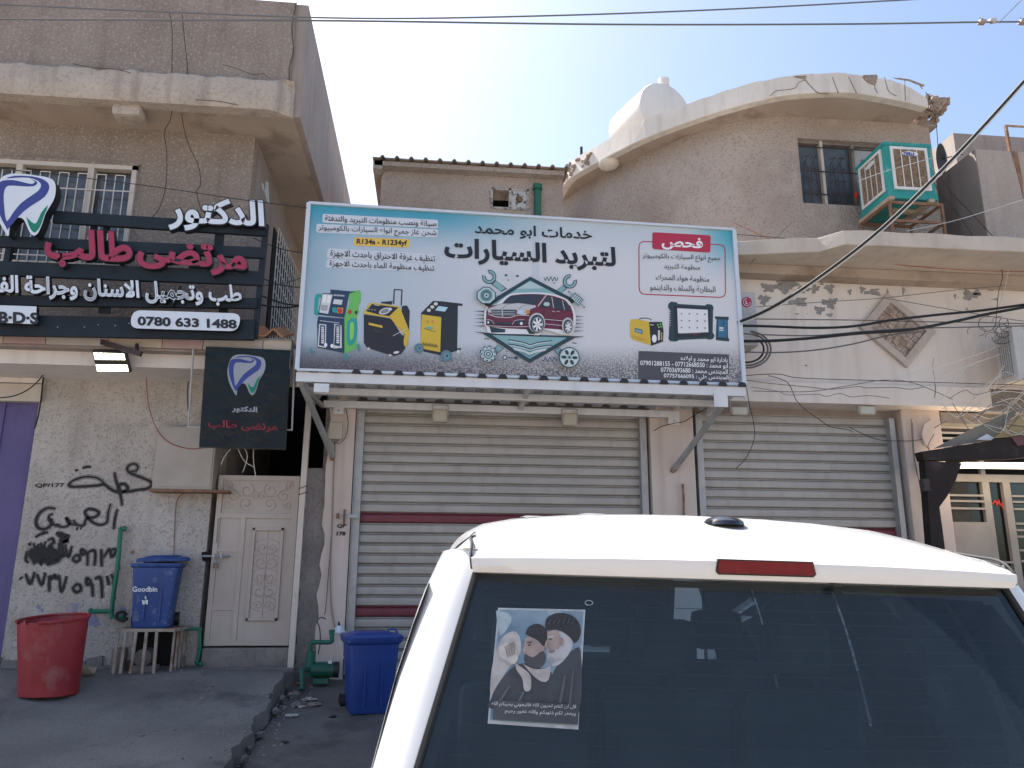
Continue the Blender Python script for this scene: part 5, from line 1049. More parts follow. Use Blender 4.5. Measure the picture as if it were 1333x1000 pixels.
g = MB(); text_on(g, PBb, 'Goodbin', (172.5, 763.5), (205, 763.5), (172.5, 770.5), WSIGN, .03, False, h=.008)
dd = lambda x, y: PBb.at(x*sf, 580+y*sf, .008)
for P in ([(556, 575), (562, 580), (560, 590), (555, 586)], [(558, 590), (568, 592), (566, 610), (556, 606)], [(544, 592), (556, 594), (554, 610), (546, 608)]): g.poly([dd(*p) for p in P], WSIGN)
o = g.build('lettering'); o.parent = T; o.matrix_parent_inverse = Matrix.Identity(4); mi = (Matrix.Translation(T.location) @ Matrix.Rotation(rad(10), 4, 'Z')).inverted(); o.data.transform(mi)
# cage of rusty bars under the old bin
CG = thing('steel_cage', 'rusty steel cage over a small water pump, carrying the worn blue bin', 'cage', (bxc, 8.75, .15))
cx0, cx1 = atY(152, 820, 8.68).x, atY(229, 815, 8.68).x; cz0 = .17
for i, (x) in enumerate((154, 163, 176, 191, 206)):
    g = MB(); X = atY(x, 820, 8.68).x; g.bar((X, 8.68, cz0-.03), (X+.015*math.sin(i), 8.68, bz-.01), .028, .02, M('cage_bar', (.30, .24, .19), (.44, .38, .32), 8, .8, dirt=(.17, .09, .05), dscale=7, dthr=.5, damt=.8)); g.build('bar', CG)
for i in range(4): g = MB(); Y = 8.76+i*.13; g.bar((cx1-.03, Y, cz0-.03), (cx1-.03, Y, bz-.01), .02, .028, MATS['cage_bar']); g.build('bar', CG)
g = MB()
for a, b_ in (((cx0, 8.68), (cx1, 8.68)), ((cx1, 8.68), (cx1, 9.15)), ((cx1, 9.15), (cx0, 9.15)), ((cx0, 9.15), (cx0, 8.68))): g.bar((*a, bz-.015), (*b_, bz-.015), .03, .03, MATS['cage_bar'])
g.box(cx0, cx1, 8.70, 9.14, bz-.012, bz-.004, RUST); g.build('top_frame', CG)
g = MB(); g.box(cx0+.05, cx1-.1, 9.12, 9.14, cz0, bz-.05, VOID); g.build('back_sheet', CG)
PUB = thing('water_pump', 'grimy small grey pump sitting inside the rusty cage', 'pump', (bxc, 8.9, .15))
g = MB(); g.cyl((bxc-.02, 8.78, .28), (0, 1, 0), .085, .2, M('pump_grey', (.13, .13, .12), (.2, .19, .17), 6, .7), 16); g.cyl((bxc-.02, 8.77, .28), (0, 1, 0), .06, .01, GREY, 12); g.box(bxc-.12, bxc+.1, 8.8, 8.98, .13, .2, GREY, .01); g.build('pump_body', PUB)
g = MB(); g.box(cx0-.13, cx0-.02, 8.95, 9.15, .1, .36, GREY, .03); tag(g.build('concrete_lump'), 'rounded grey concrete lump at the foot of the wall beside the cage', 'concrete block')
# red barrel, torn at the rim
RB = thing('plastic_barrel', 'faded red plastic barrel with a torn rim, leaning before the graffiti wall', 'barrel', (-3.6, 8.3, .05))
c0_ = atY(66, 905, 8.22); zb0 = zapr(c0_.x, 8.22)+.005; cx_ = atY(63, 906, 8.22).x; hB = .665
g = MB(); rings = []; N_ = 40
for i in range(13):
    t_ = i/12; rr = .255+.045*t_**1.2; z = zb0+hB*t_; sh = -.045*t_
    rings.append([(cx_+sh+rr*(1+.03*math.sin(3*a+2)*t_)*math.cos(a), 8.22+rr*.95*math.sin(a), z+.03*(t_)*math.sin(a+.5)) for a in [k*2*math.pi/N_ for k in range(N_)]])
fs_skip = []
g.loft(rings, REDB, True, False); 
inner_r = [[(cx_-.045*t_+(.245+.045*t_**1.2)*math.cos(a), 8.22+(.245+.045*t_**1.2)*.95*math.sin(a), zb0+hB*t_+.02) for a in [k*2*math.pi/N_ for k in range(N_)]] for t_ in (.05, .5, .95)]
g.loft(inner_r, REDB, True, False); g.add(rings[0], [tuple(range(N_))], REDB); g.build('barrel_body', RB)
g = MB(); segs = []
for k in range(N_+1):
    a = k*2*math.pi/N_; deg = math.degrees(a) % 360; z = zb0+hB+.03*math.sin(a+.5)
    if 205 < deg < 262 and not (228 < deg < 238): 
        if len(segs) > 1: g.tube(segs, .016, REDB, 6)
        segs = []; continue
    segs.append((cx_-.045+.308*math.cos(a), 8.22+.295*math.sin(a), z+.012))
if len(segs) > 1: g.tube(segs, .016, REDB, 6)
for a0, h_ in ((200, .06), (232, .04), (266, .05), (275, .03)):
    a = rad(a0); b_ = rad(a0+14); g.add([(cx_-.045+.305*math.cos(t_), 8.22+.285*math.sin(t_), zb0+hB-.03+z) for t_, z in ((a, 0), (b_, 0), ((a+b_)/2+.05, h_))], [(0, 1, 2)], REDB)
g.build('torn_rim', RB)
g = MB(); c = atY(115, 883, 8.7); g.bm(chunk((c.x, 8.6, zapr(c.x, 8.6)+.05), .12, (1.1, .6, .5)), M('sandy_block', (.30, .25, .17), (.38, .32, .24), 8, .95, .8, 40)); tag(g.build('broken_block'), 'chipped sandy block lying between the red barrel and the cage', 'block')
# green pipes on the wall
def pipe(label, px, Y, r=.024, mt=GPIPE, nm='water_pipe', fit=True):
    T = thing(nm, label, 'pipe', atY(*px[0], Y)); P = [atY(x, y, Y) for x, y in px]; g = MB(); g.tube(P, r, mt, 8); g.build('pipe_run', T)
    for p in P[(0 if fit else 1):]:
        g = MB(); g.bm(chunk(p, r*1.35), mt); g.build('fitting', T)
    return T
pipe('green water pipe rising beside the sprayed numbers with a bend at the top', [(162, 688), (157, 689), (153, 740), (147, 778), (145, 803), (160, 804)], 9.12)
pipe('short green pipe stub pointing across the wall to a brass tap', [(145, 796), (118, 796)], 9.12)
pipe('green pipe running from the cage to the ground beside the gate', [(228, 819), (260, 819), (260, 845), (256, 863), (262, 864)], 9.10, .02)
cable('drain_hose', 'black curled hose end beside the green pipe elbow', 'hose', [atY(x, y, 9.05) for x, y in ((165, 801), (160, 797), (153, 799), (152, 805), (160, 808), (166, 805))], .018, WIREK)
for x, y, r_ in ((160, 688, .02), (172, 719, .018)):
    c = atY(x, y, 9.19); g = MB(); g.cyl((c.x, 9.199, c.z), (0, -1, 0), r_*1.2, .004, RUST if x > 165 else VOID, 10); o = g.build('wall_hole'); tag(o, 'small rusty hole in the pale wall over the blue bin' if x > 165 else 'dark hole in the wall where the green pipe goes in', 'hole')
c = atY(215, 732, 9.15); g = MB(); g.box(c.x-.06, c.x+.07, 9.12, 9.198, c.z-.04, c.z+.02, RUST, .01); tag(g.build('rusty_bracket'), 'rusty bracket on the wall right above the open-lidded blue bin', 'bracket')
# green pump at the pillar foot
GP = thing('green_pump', 'green water pump with pipes at the foot of the first pillar', 'pump', (-1.1, 8.9, .05))
pp_ = lambda x, y, Y=8.85: atY(x, y, Y)
c = pp_(422, 872); g = MB(); g.cyl((c.x-.13, 8.85, c.z), (1, 0, 0), .075, .23, PUMPG, 20); 
for k in range(9): g.cyl((c.x-.12+k*.024, 8.85, c.z), (1, 0, 0), .083, .008, PUMPG, 20)
g.cyl((c.x+.10, 8.85, c.z), (1, 0, 0), .08, .05, BLACK, 18); g.box(c.x-.10, c.x+.05, 8.79, 8.91, c.z-.13, c.z-.08, PUMPG); g.build('motor', GP)
g = MB(); p = pp_(427, 862, 8.76); g.box(p.x, p.x+.04, 8.76, 8.764, p.z-.015, p.z+.015, WSIGN); g.build('rating_plate', GP)
g = MB(); a = pp_(404, 865); g.cyl((a.x, 8.85, a.z-.04), (0, 0, 1), .05, .17, PUMPG, 16); g.cyl((a.x, 8.85, a.z+.0), (0, 0, 1), .058, .02, PUMPG, 16); g.cyl((a.x, 8.85, a.z-.12), (0, 0, 1), .035, .1, PUMPG, 12); g.build('pump_head', GP)
g = MB(); g.tube(smooth_path([pp_(404, 850), pp_(404, 838), pp_(409, 836), pp_(430, 836), pp_(432, 830), pp_(432, 822)], 5), .024, PUMPG, 10); g.cyl(pp_(432, 826), (0, 0, 1), .032, .05, PUMPG, 10); g.build('outlet_pipe', GP)
g = MB(); g.tube([pp_(393, 898, 8.6), pp_(393, 872, 8.7)], .028, PUMPG, 10); g.tube([pp_(393, 873, 8.7), pp_(402, 872, 8.8)], .026, PUMPG, 8); g.build('inlet_pipe', GP)
g = MB(); p = pp_(441, 822, 8.9); g.loft([[(p.x+r_*math.cos(a), 8.9+r_*math.sin(a), p.z+z) for a in [k*math.pi/8 for k in range(16)]] for r_, z in ((.02, .06), (.03, .045), (.075, .0), (.07, -.02), (.02, -.03))], WSIGN, True, True); g.tube([(p.x, 8.9, p.z+.05), (p.x-.005, 8.9, p.z+.10)], [.02, .006], BLACK, 8); tag(g.build('float_valve'), 'grey domed cap with a black tip beside the blue bin lid', 'valve cap')
cable('white_hose', 'thin white hose hanging beside the green pump', 'hose', [pp_(x, y, 8.8) for x, y in ((441, 833), (444, 846), (447, 858))], .008, WIREW)
# litter by the step
random.seed(11)
for k, (x, y, s_, mt_, lb) in enumerate(((376, 872, .05, TERR, 'broken piece of reddish brick by the slim post'), (383, 885, .06, GREY, 'grey rubble lump at the broken kerb edge'), (388, 893, .05, GREY, 'small rubble lump beside the green inlet pipe'), (404, 888, .055, M('pale_litter', (.40, .38, .36), None, rough=.8), 'crumpled pale plastic bag below the green pump'), (394, 894, .035, M('pale_litter', (0, 0, 0)), 'white crumpled scrap on the ramp by the kerb'), (382, 902, .05, M('pale_litter', (0, 0, 0)), 'torn white wrapper lying at the kerb'), (410, 893, .06, GREY, 'dusty mound of debris right below the pump motor'), (435, 903, .03, BLACK, 'small black scrap on the ramp between pump and bin'), (374, 922, .03, BLACK, 'dark scrap of litter down the ramp'), (391, 868, .05, TERR, 'reddish stone wedged behind the inlet pipe'))):
    Y = 8.9-max(0, (y-872))*.032; p = atZ(x, y, zramp(Y)); g = MB(); c = Vector((atY(x, y, Y).x, Y, zramp(Y)+s_*.25)); sq = (1.2, .8, .35) if 'lump' not in lb else (1, 1, .7)
    bm = bmesh.new(); bmesh.ops.create_icosphere(bm, subdivisions=2, radius=1)
    for v in bm.verts: n_ = random.uniform(.55, 1.3); v.co = c+Vector((v.co.x*sq[0], v.co.y*sq[1], v.co.z*sq[2]))*s_*n_
    g.bm(bm, mt_); tag(g.build('litter'), lb, 'litter', 'litter along the broken kerb')
g = MB()
for k in range(260):
    x = random.uniform(-2.6, -1.0); y = random.uniform(5.6, 9.0)
    if random.random() < .6: x = -1.42+random.gauss(.06, .07)
    z = (zapr(x, y) if x < -1.46 else zramp(y))+.002; r_ = random.uniform(.006, .022); g.bm(chunk((x, y, z), r_, (1, 1, .6)), GREY)
tag(g.build('gravel'), kind='stuff')
for k in range(9):
    y = 8.9-k*.30+random.uniform(-.05, .05); g = MB(); r_ = random.uniform(.025, .055); g.bm(chunk((-1.42+random.uniform(-.03, .04), y, (zramp(y)+zapr(-1.5, y))/2-.02), r_, (.8, 1.2, .8)), CONC); tag(g.build('kerb_rubble'), 'broken concrete chunk fallen along the jagged sidewalk edge', 'rubble', 'chunks along the broken sidewalk edge')
for a in ([(108, 930), (135, 927), (165, 925)], [(160, 938), (168, 931), (175, 925)]):
    cable('straw', 'long pale straw on the sidewalk, pointing at the wall' if a[0][0] > 150 else 'long pale straw lying flat across the sidewalk', 'straw', [atZ(x, y, zapr(-3, atZ(x, y, 0).y)+.01) for x, y in a], .005, WIREW)

# ------------------------------------------------------------------ air cooler, dish, air conditioners
AC = thing('air_cooler', 'teal evaporative air cooler with straw pads outside the upstairs window', 'air cooler', (6.08, 9.0, 5.86))
x0, x1, y0, y1, z0, z1 = 5.76, 6.41, 8.70, 9.38, 5.86, 6.64
g = MB(); g.box(x0, x1, y0, y1, z0, z1, TEAL, .025); g.box(x0-.012, x1+.012, y0-.012, y1+.012, z1-.03, z1+.02, TEAL, .012); g.box(x0-.012, x1+.012, y0-.012, y1+.012, z0-.01, z0+.09, TEAL, .012); g.build('casing', AC)
def cface(fn, W_, nm='grille_panel'):
    g = MB()
    def bx(u0, u1, v0, v1, d0, d1, mt, bev=0):
        P = [fn(u, v, d) for d in (d0, d1) for u, v in ((u0, v0), (u1, v0), (u1, v1), (u0, v1))]
        g.add(P, [(0, 1, 2, 3), (7, 6, 5, 4), (0, 4, 5, 1), (1, 5, 6, 2), (2, 6, 7, 3), (3, 7, 4, 0)], mt)
    for a in ((.07, W_-.07, z0+.12, z0+.155), (.07, W_-.07, z1-.085, z1-.05), (.07, .105, z0+.155, z1-.085), (W_-.105, W_-.07, z0+.155, z1-.085)): bx(*a, .0, .02, WFRAME)
    fr_ = g.build(nm, AC)
    g = MB(); bx(.105, W_-.105, z0+.155, z1-.085, .001, .006, PAD)
    for k in range(20): zz = z0+.17+k*.026; bx(.106, W_-.106, zz, zz+.008, .006, .010, PAD)
    g.build('pad', fr_)
    for k in (1, 2, 3): g = MB(); u = .105+(W_-.21)*k/4; bx(u-.006, u+.006, z0+.155, z1-.085, .010, .016, WFRAME); g.build('louvre_strip', fr_)
    g = MB(); cu, cv = W_*.52, z1-.145; ov = [fn(cu+.115*math.cos(a), cv+.035*math.sin(a), .019) for a in [k*math.pi/10 for k in range(20)]]; g.poly(ov, WFRAME); g.build('badge', fr_)
    return fr_
fr1 = cface(lambda u, v, d: Vector((x0+u, y0-.001-d, v)), x1-x0); fr2 = cface(lambda u, v, d: Vector((x0-.001-d, y1-u, v)), y1-y0)
g = MB(); pq = Pl((0, y0-.021, 0), (0, -1, 0)); c = pq.at(1184, 201); text_on(g, pq, 'TWIN-8', (1176, 197.5), (1190, 198.5), (1176, 203), BLUEP, .04, False, h=.0005); g.build('lettering', fr1)
g = MB(); g.box(x0+.1, x1-.15, y1, y1+.17, z0+.05, z0+.5, TEAL, .03); g.cyl((x0+.02, y1+.08, z0+.42), (-1, 0, 0), .04, .02, redp, 12); g.build('duct', AC)
ST = thing('cooler_stand', 'rusty angle-iron stand with old timber blocks beneath the teal cooler', 'stand', (6.1, 9.0, 5.15))
for X in (x0, x1+.06):
    for Y in (y0+.02, y1): g = MB(); g.bar((X, Y, 5.10), (X, Y, z0-.04), .03, .03, RUST); g.build('leg', ST)
g = MB()
for z in (5.30, 5.55, z0-.055):
    g.bar((x0, y0+.02, z), (x1+.06, y0+.02, z), .025, .035, RUST); g.bar((x0, y1, z), (x1+.06, y1, z), .025, .035, RUST)
    for X in (x0, x1+.06): g.bar((X, y0+.02, z), (X, y1, z), .025, .035, RUST)
g.build('rail', ST)
for a, b_ in (((x0-.01, y0-.06, z0-.03), (x0-.01, y1, z0-.03)), ((x1-.1, y0-.04, z0-.03), (x1-.1, y1, z0-.03)), ((x0+.2, y0+.3, z0-.032), (x1+.1, y0+.3, z0-.032))): g = MB(); g.bar(a, b_, .07, .045, WOOD); g.build('timber', ST)
g = MB(); g.bar((x0+.05, y0+.1, 5.32), (x1, y1, 5.58), .02, .08, MAROON); g.bar((x0+.1, y1-.1, 5.3), (x1, y0+.15, 5.32), .06, .03, BLACK); g.build('cross_brace', ST)
SD = thing('satellite_dish', 'dark satellite dish seen edge-on at the corner of the curved storey', 'satellite dish', atY(1226, 208, 9.3))
c = atY(1225, 207, 9.3); nd = Vector((.93, -.36, .1)).normalized(); e1 = nd.cross(Vector((0, 0, 1))).normalized(); e2 = e1.cross(nd)
g = MB(); g.loft([[c+nd*dz+(e1*math.cos(a)+e2*math.sin(a))*r_ for a in [k*math.pi/12 for k in range(24)]] for r_, dz in ((.02, .05), (.12, .035), (.21, 0), (.215, .006), (.12, .045), (.02, .06))], M('dish_grey', (.10, .10, .11), (.16, .16, .17), 5, .5), True, False); g.build('dish', SD)
g = MB(); g.tube([c+Vector((-.02, .02, -.2)), c+Vector((-.15, .25, -.22))], .018, IRON, 6); g.tube([c, c+Vector((.25, -.12, .02))], .008, IRON, 5); g.build('mount', SD)
LU = thing('outdoor_unit', 'grey air-conditioner outdoor unit with a round red logo, beside the billboard edge', 'air conditioner', atY(975, 415, 8.6))
p, q = atY(940, 379, 8.55), atY(988, 450, 8.55); g = MB(); g.box(p.x, q.x, 8.55, 8.9, q.z, p.z, M('unit_grey', (.36, .36, .37), (.42, .42, .43), 3, .5), .01); g.build('casing', LU)
pl_ = Pl((0, 8.548, 0), (0, -1, 0)); g = MB(); g.poly([pl_.at(972+6.6*math.cos(a), 393.5+6.8*math.sin(a), .001) for a in [k*math.pi/10 for k in range(20)]], P_('lg_red', (.35, .02, .07))); g.tube([pl_.at(972+4.4*math.cos(a), 393.5+4.6*math.sin(a), .002) for a in [k*math.pi/8 for k in range(13)]], .004, WSIGN, 4); text_on(g, pl_, 'L', (970.5, 391), (973, 391), (970.5, 396), WSIGN, .03, False, h=.002); g.build('logo', LU)
g = MB(); text_on(g, pl_, 'LG', (966.5, 402), (979, 402.5), (966.5, 410), P_('mid', (0, 0, 0)), .01, False, h=.001); g.build('lettering', LU)
p2, q2 = pl_.at(958, 424), pl_.at(987, 447); g = MB(); g.box(p2.x, q2.x, 8.54, 8.547, q2.z, p2.z, M('unit_pale', (.46, .46, .47))); g.build('lower_panel', LU)
NA = thing('air_conditioner', 'pale air-conditioner box with a green-grey side grille on the parapet wall end', 'air conditioner', atY(1320, 465, 8.4))
ax_ = atY(1317, 429, 8.35).x; far = atX(1293, 438, ax_).y; zt_ = atY(1317, 427, 8.35).z; zb_ = atY(1326, 494, 8.35).z
g = MB(); g.box(ax_, ax_+.9, 8.35, far, zb_, zt_, ACW, .015); g.build('casing', NA)
g = MB(); g.box(ax_-.006, ax_-.002, 8.42, far-.05, zb_+.06, zt_-.06, M('grille_dark', (.12, .15, .15), (.2, .23, .22), 8, .6))
g.build('grille_back', NA)
for k in range(6): g = MB(); Y = 8.42+(far-.47-8.0)*0+(far-.05-8.42)*(k+.5)/6; g.box(ax_-.014, ax_-.006, Y-.006, Y+.006, zb_+.06, zt_-.06, ACW); g.build('grille_bar', NA)
for k in range(8): g = MB(); Z = zb_+.06+(zt_-zb_-.12)*(k+.5)/8; g.box(ax_-.014, ax_-.006, 8.42, far-.05, Z-.006, Z+.006, ACW); g.build('grille_bar', NA)

# ------------------------------------------------------------------ porch and shopfront on the far side
PO = thing('porch', 'dark brown steel porch with a yellowish canopy and a glowing ceiling strip', 'porch', atY(1215, 700, 8.3))
g = MB(); slab(g, [(1200, 588), (1318, 569), (1420, 552), (1420, 585), (1320, 597), (1203.5, 599)], 8.3, .14, PORCH); g.build('beam', PO)
g = MB(); slab(g, [(1204, 599.5), (1252, 603), (1244, 626), (1234, 645), (1223, 660), (1229, 704), (1262, 990), (1242, 990), (1212, 704)], 8.32, .12, PORCH); g.build('post', PO)
g = MB(); slab(g, [(1316.5, 569.2), (1420, 552), (1420, 566), (1325, 580.5)], 8.285, .012, MAROON); g.build('fascia_strip', PO)
CANV = M('canopy_yellow', (.38, .29, .14), (.44, .35, .18), 3, .7, dirt=(.35, .28, .16), dscale=3, dthr=.55, damt=.5); CANG = M('canopy_grey', (.16, .155, .13), (.21, .20, .17), 3, .8)
g = MB(); slab(g, [(1294, 570), (1360, 520), (1440, 512), (1440, 549), (1317, 568)], 8.42, .02, CANV); g.build('canopy', PO)
g = MB(); slab(g, [(1216, 584), (1262, 560), (1330, 530), (1292, 573)], 8.46, .02, CANG); g.build('canopy', PO)
g = MB(); slab(g, [(1272, 572), (1285, 565), (1294, 570), (1290, 573)], 8.41, .01, WSIGN); g.build('torn_flap', PO)
a_, b_ = atY(1256, 604, 8.5), atY(1420, 595, 8.5); g = MB(); g.add([(a_.x, 8.5, a_.z+.02), (b_.x, 8.5, a_.z+.04), (b_.x, 9.25, a_.z+.06), (a_.x, 9.25, a_.z+.05)], [(0, 1, 2, 3)], emis('porch_glow', (1, .78, .56), 1.5, (.6, .5, .4))); g.build('ceiling_strip', PO)
g = MB(); c = atY(1204, 632, 8.28); g.box(c.x-.04, c.x+.04, 8.24, 8.32, c.z-.07, c.z+.07, IRON, .01); g.build('lock_case', PO)
SF = thing('shopfront', 'grey-framed glass shopfront with horizontal bars behind the dark porch', 'shopfront', atY(1300, 760, 9.4))
FRG = M('shopfront_grey', (.24, .225, .215), (.31, .295, .28), 4, .6, dirt=(.26, .23, .2), dscale=6, dthr=.6, damt=.5)
XL = 6.36; z_t = atY(1290, 623, 9.4).z; xA = atY(1285, 660, 9.4).x; xB = atY(1312, 660, 9.4).x
g = MB(); g.box(XL, 9.2, 9.38, 9.44, z_t-.05, z_t+.05, FRG, .004)
for X in (XL+.02, xA, xB, xB+1.1, xB+1.5): g.box(X-.05, X+.05, 9.37, 9.45, -.1, z_t-.051, FRG, .004)
g.box(xA-.03, xA+.03, 9.385, 9.435, z_t+.051, 3.0, FRG); g.box(XL, 9.2, 9.385, 9.435, .75, .86, FRG); g.box(XL, 9.2, 9.385, 9.435, -.1, .1, FRG); g.build('frame', SF)
SG = tint('shop_glass', (.55, .6, .58), .8, .02)
for a_, b_ in ((XL+.07, xA-.05), (xA+.05, xB-.05), (xB+.05, xB+1.05)): g = MB(); g.box(a_, b_, 9.425, 9.43, .1, z_t-.05, SG); g.build('pane', SF)
for a_, b_ in ((XL+.07, xA-.05), (xB+.05, xB+1.05)):
    for y in (645, 652.5, 662, 681, 689.5, 698, 716, 730): z = atY(1260, y, 9.36).z; g = MB(); g.box(a_, b_, 9.36, 9.372, z-.013, z+.013, FRG); g.build('bar', SF)
for z in (1.3, 1.05): g = MB(); g.box(xA+.05, xB-.05, 9.36, 9.372, z-.013, z+.013, FRG); g.build('bar', SF)
g = MB(); g.box(XL+.07, XL+.62, 9.34, 9.35, 1.1, atY(1240, 681, 9.34).z, M('panel_grey', (.24, .23, .22), (.3, .28, .27), 3, .7)); g.build('kick_panel', SF)
g = MB(); g.box(6.4, 9.0, 9.95, 10.0, -.1, 3.0, M('shop_interior_wall', (.12, .12, .11), None, rough=.9)); g.box(6.4, 9.0, 9.5, 9.95, 2.55, 2.6, VOID); g.build('inner_wall', SF)
for k, (X, Z) in enumerate(((6.85, 1.75), (7.25, 1.7), (7.8, 1.75))):  # made-up plants stand in for green reflections on the shop glass
    T = thing('house_plant', ['leafy green plant seen through the bars nearest the porch post', 'leafy green plant behind the middle glass of the barred shopfront', 'leafy green plant behind the far glass of the barred shopfront'][k], 'plant', (X, 9.65, 1.2)); g = MB(); LF = M('leaf_green', (.07, .15, .045), (.12, .22, .07), 8, .6)
    for q in range(260):
        c = Vector((X+random.gauss(0, .13), 9.68+random.gauss(0, .07), Z+random.gauss(0, .2))); a1 = Vector((random.uniform(-1, 1), random.uniform(-1, 1), random.uniform(-1, 1))).normalized(); a2 = a1.orthogonal().normalized(); l_ = random.uniform(.02, .045); g.add([c-a1*l_, c+a2*l_*.4, c+a1*l_, c-a2*l_*.4], [(0, 1, 2, 3)], LF)
    o = g.build('foliage', T); g = MB(); g.tube([(X, 9.68, 1.0), (X, 9.68, Z)], .015, WOOD, 5); g.loft([[(X+r_*math.cos(a), 9.68+r_*math.sin(a), z) for a in [k2*math.pi/6 for k2 in range(12)]] for r_, z in ((.08, .87), (.11, 1.05))], TERR); g.build('pot', T)
g = MB(); pg = Pl((0, 9.415, 0), (0, -1, 0)); ribbon(g, [pg.at(x, y) for x, y in ((1292, 656), (1296, 652), (1298, 658), (1300, 651), (1302, 658), (1304, 655), (1305, 662))], .018, Vector((0, -1, 0)), redp); g.build('red_script', SF)
LV = MB(); p, q = atY(1215, 545, 9.3), atY(1275, 582, 9.3); 
for a in ((p.x-.03, q.x, q.z-.03, q.z), (p.x-.03, q.x, p.z-.02, p.z+.02), (p.x-.03, p.x+.03, q.z, p.z), (q.x-.02, q.x+.02, q.z, p.z)): LV.box(a[0], a[1], 9.28, 9.34, a[2], a[3], FRG)
lv = LV.build('louvre_window', SF)
for k in range(5): g = MB(); Z = q.z+(p.z-q.z)*(k+.5)/5; g.box(p.x, q.x, 9.30, 9.33, Z-.012, Z+.012, ACW); g.build('louvre', lv)
g = MB(); slab(g, [(1212, 546), (1216, 546), (1216, 583), (1211, 584), (1204, 578), (1200, 566), (1203, 553)], 9.05, .1, PINK); tag(g.build('rounded_bracket'), 'rounded pale bracket plate on the last pillar above the dark porch', 'bracket')

# ------------------------------------------------------------------ cables
def wires(label, pts, Y, r, mt, name='cable', group=None, sm=6):
    P = [atY(x, y, (Y if isinstance(Y, (int, float)) else Y[0]+(Y[1]-Y[0])*i/(len(pts)-1))) for i, (x, y) in enumerate(pts)]
    if len(P) == 2: P = [P[0], (P[0]+P[1])/2, P[1]]
    g = MB(); g.tube(smooth_path(P, sm), r, mt, 5); return tag(g.build(name), label, 'cable', group)
wires('topmost overhead wire crossing the sky', [(-120, 2), (0, 6), (200, 15), (460, 24), (700, 21), (950, 12), (1230, -3), (1400, -14)], 6.5, .008, WIREG, 'overhead_wire')
wires('second overhead wire with insulators at the sky end', [(-120, 23), (0, 25), (200, 26), (460, 27.5), (800, 32), (1100, 31.5), (1275, 29), (1420, 28)], 6.5, .009, WIREG, 'overhead_wire')
wires('thin wire slanting up from the insulators', [(1300, 30), (1318, 12), (1345, -15)], 6.4, .004, WIREG, 'overhead_wire')
for k, x in enumerate((1278, 1331)):
    p = atY(x, 28.5, 6.5); g = MB(); g.box(p.x-.035, p.x+.035, 6.47, 6.53, p.z-.022, p.z+.012, M('clamp_metal', (.35, .27, .24), None, rough=.5), .006)
    for s in (-1, 1): g.cyl((p.x+s*.014, 6.5, p.z+.01), (0, 0, 1), .006, .035, IRON, 6)
    tag(g.build('wire_clamp'), 'bolted metal wire clamp '+['nearer the billboard side of the sky', 'at the very edge of the picture'][k], 'clamp')
p = atY(1293, 27, 6.5); g = MB(); g.bm(chunk(p, .045, (1.2, .8, .8)), ACW); tag(g.build('insulator'), 'white porcelain insulator on the second overhead wire', 'insulator')
wires('thin dark wire passing in front of the tooth logo and letters', [(-20, 218), (60, 226), (200, 243), (300, 258), (400, 271)], 8.0, .005, WIREK)
wires('thin brown wire trailing down the clinic parapet and upper wall', [(220, 15), (224, 40), (224, 90), (226, 125), (222, 155), (214, 172), (217, 200), (216, 240), (208, 270), (196, 285)], [8.20, 8.80], .005, IRON)
wires('twin of the trailing wire, looping further across the stucco', [(237, 18), (240, 50), (244, 90), (242, 110), (236, 130), (238, 160), (246, 190), (258, 215), (261, 240), (256, 250), (262, 275)], [8.22, 8.82], .005, IRON)
wires('frayed wire bundle under the clinic ledge above the purple door', [(0, 474), (35, 476), (60, 477), (75, 480), (95, 484), (108, 480), (122, 470)], 8.9, .012, WIREK)
wires('dark wire sagging over the top of the purple door', [(0, 518), (20, 515), (40, 505), (55, 490), (62, 478)], 9.0, .007, WIREK)
wires('loose black wire ends dangling beside the purple door', [(60, 478), (56, 495), (54, 515), (50, 540), (45, 558)], 9.1, .009, WIREK)
wires('grey conduit line running from the floodlight to the hanging sign frame', [(60, 484), (120, 482), (200, 484), (238, 484), (245, 492), (244, 510), (245, 535)], 9.15, .009, WIREG)
wires('thin red wire drooping from the clinic ledge to the hanging sign', [(188, 462), (190, 490), (194, 530), (205, 560), (220, 576), (245, 584), (265, 583)], 9.0, .005, WIRER)
for k, P in enumerate(([(300, 585), (292, 595), (288, 605)], [(310, 585), (318, 600), (330, 608)], [(318, 583), (322, 595), (316, 615)], [(330, 583), (330, 600), (333, 622)])):
    wires('pale loose wires dangling below the hanging black sign', P, 8.7, .005, WIREW, 'loose_wire', 'loose wires under the hanging sign')
for k, (a, b_) in enumerate((((330, 310), (400, 330)), ((335, 360), (400, 375)), ((340, 385), (400, 398)), ((338, 397), (405, 396)), ((330, 372), (398, 360)))):
    wires(['', '', '', '', ''][k]+['wire slipping behind the billboard at the height of its pale text', 'slack wire behind the clinic sign post, second lowest', 'black cable leaving the clinic sign post at its foot', 'straight black cable joining clinic sign and billboard', 'thin wire rising toward the billboard from the clinic post'][k], [a, ((a[0]+b_[0])/2, (a[1]+b_[1])/2+4), b_], 8.5, [.005, .006, .009, .010, .004][k], WIREK)
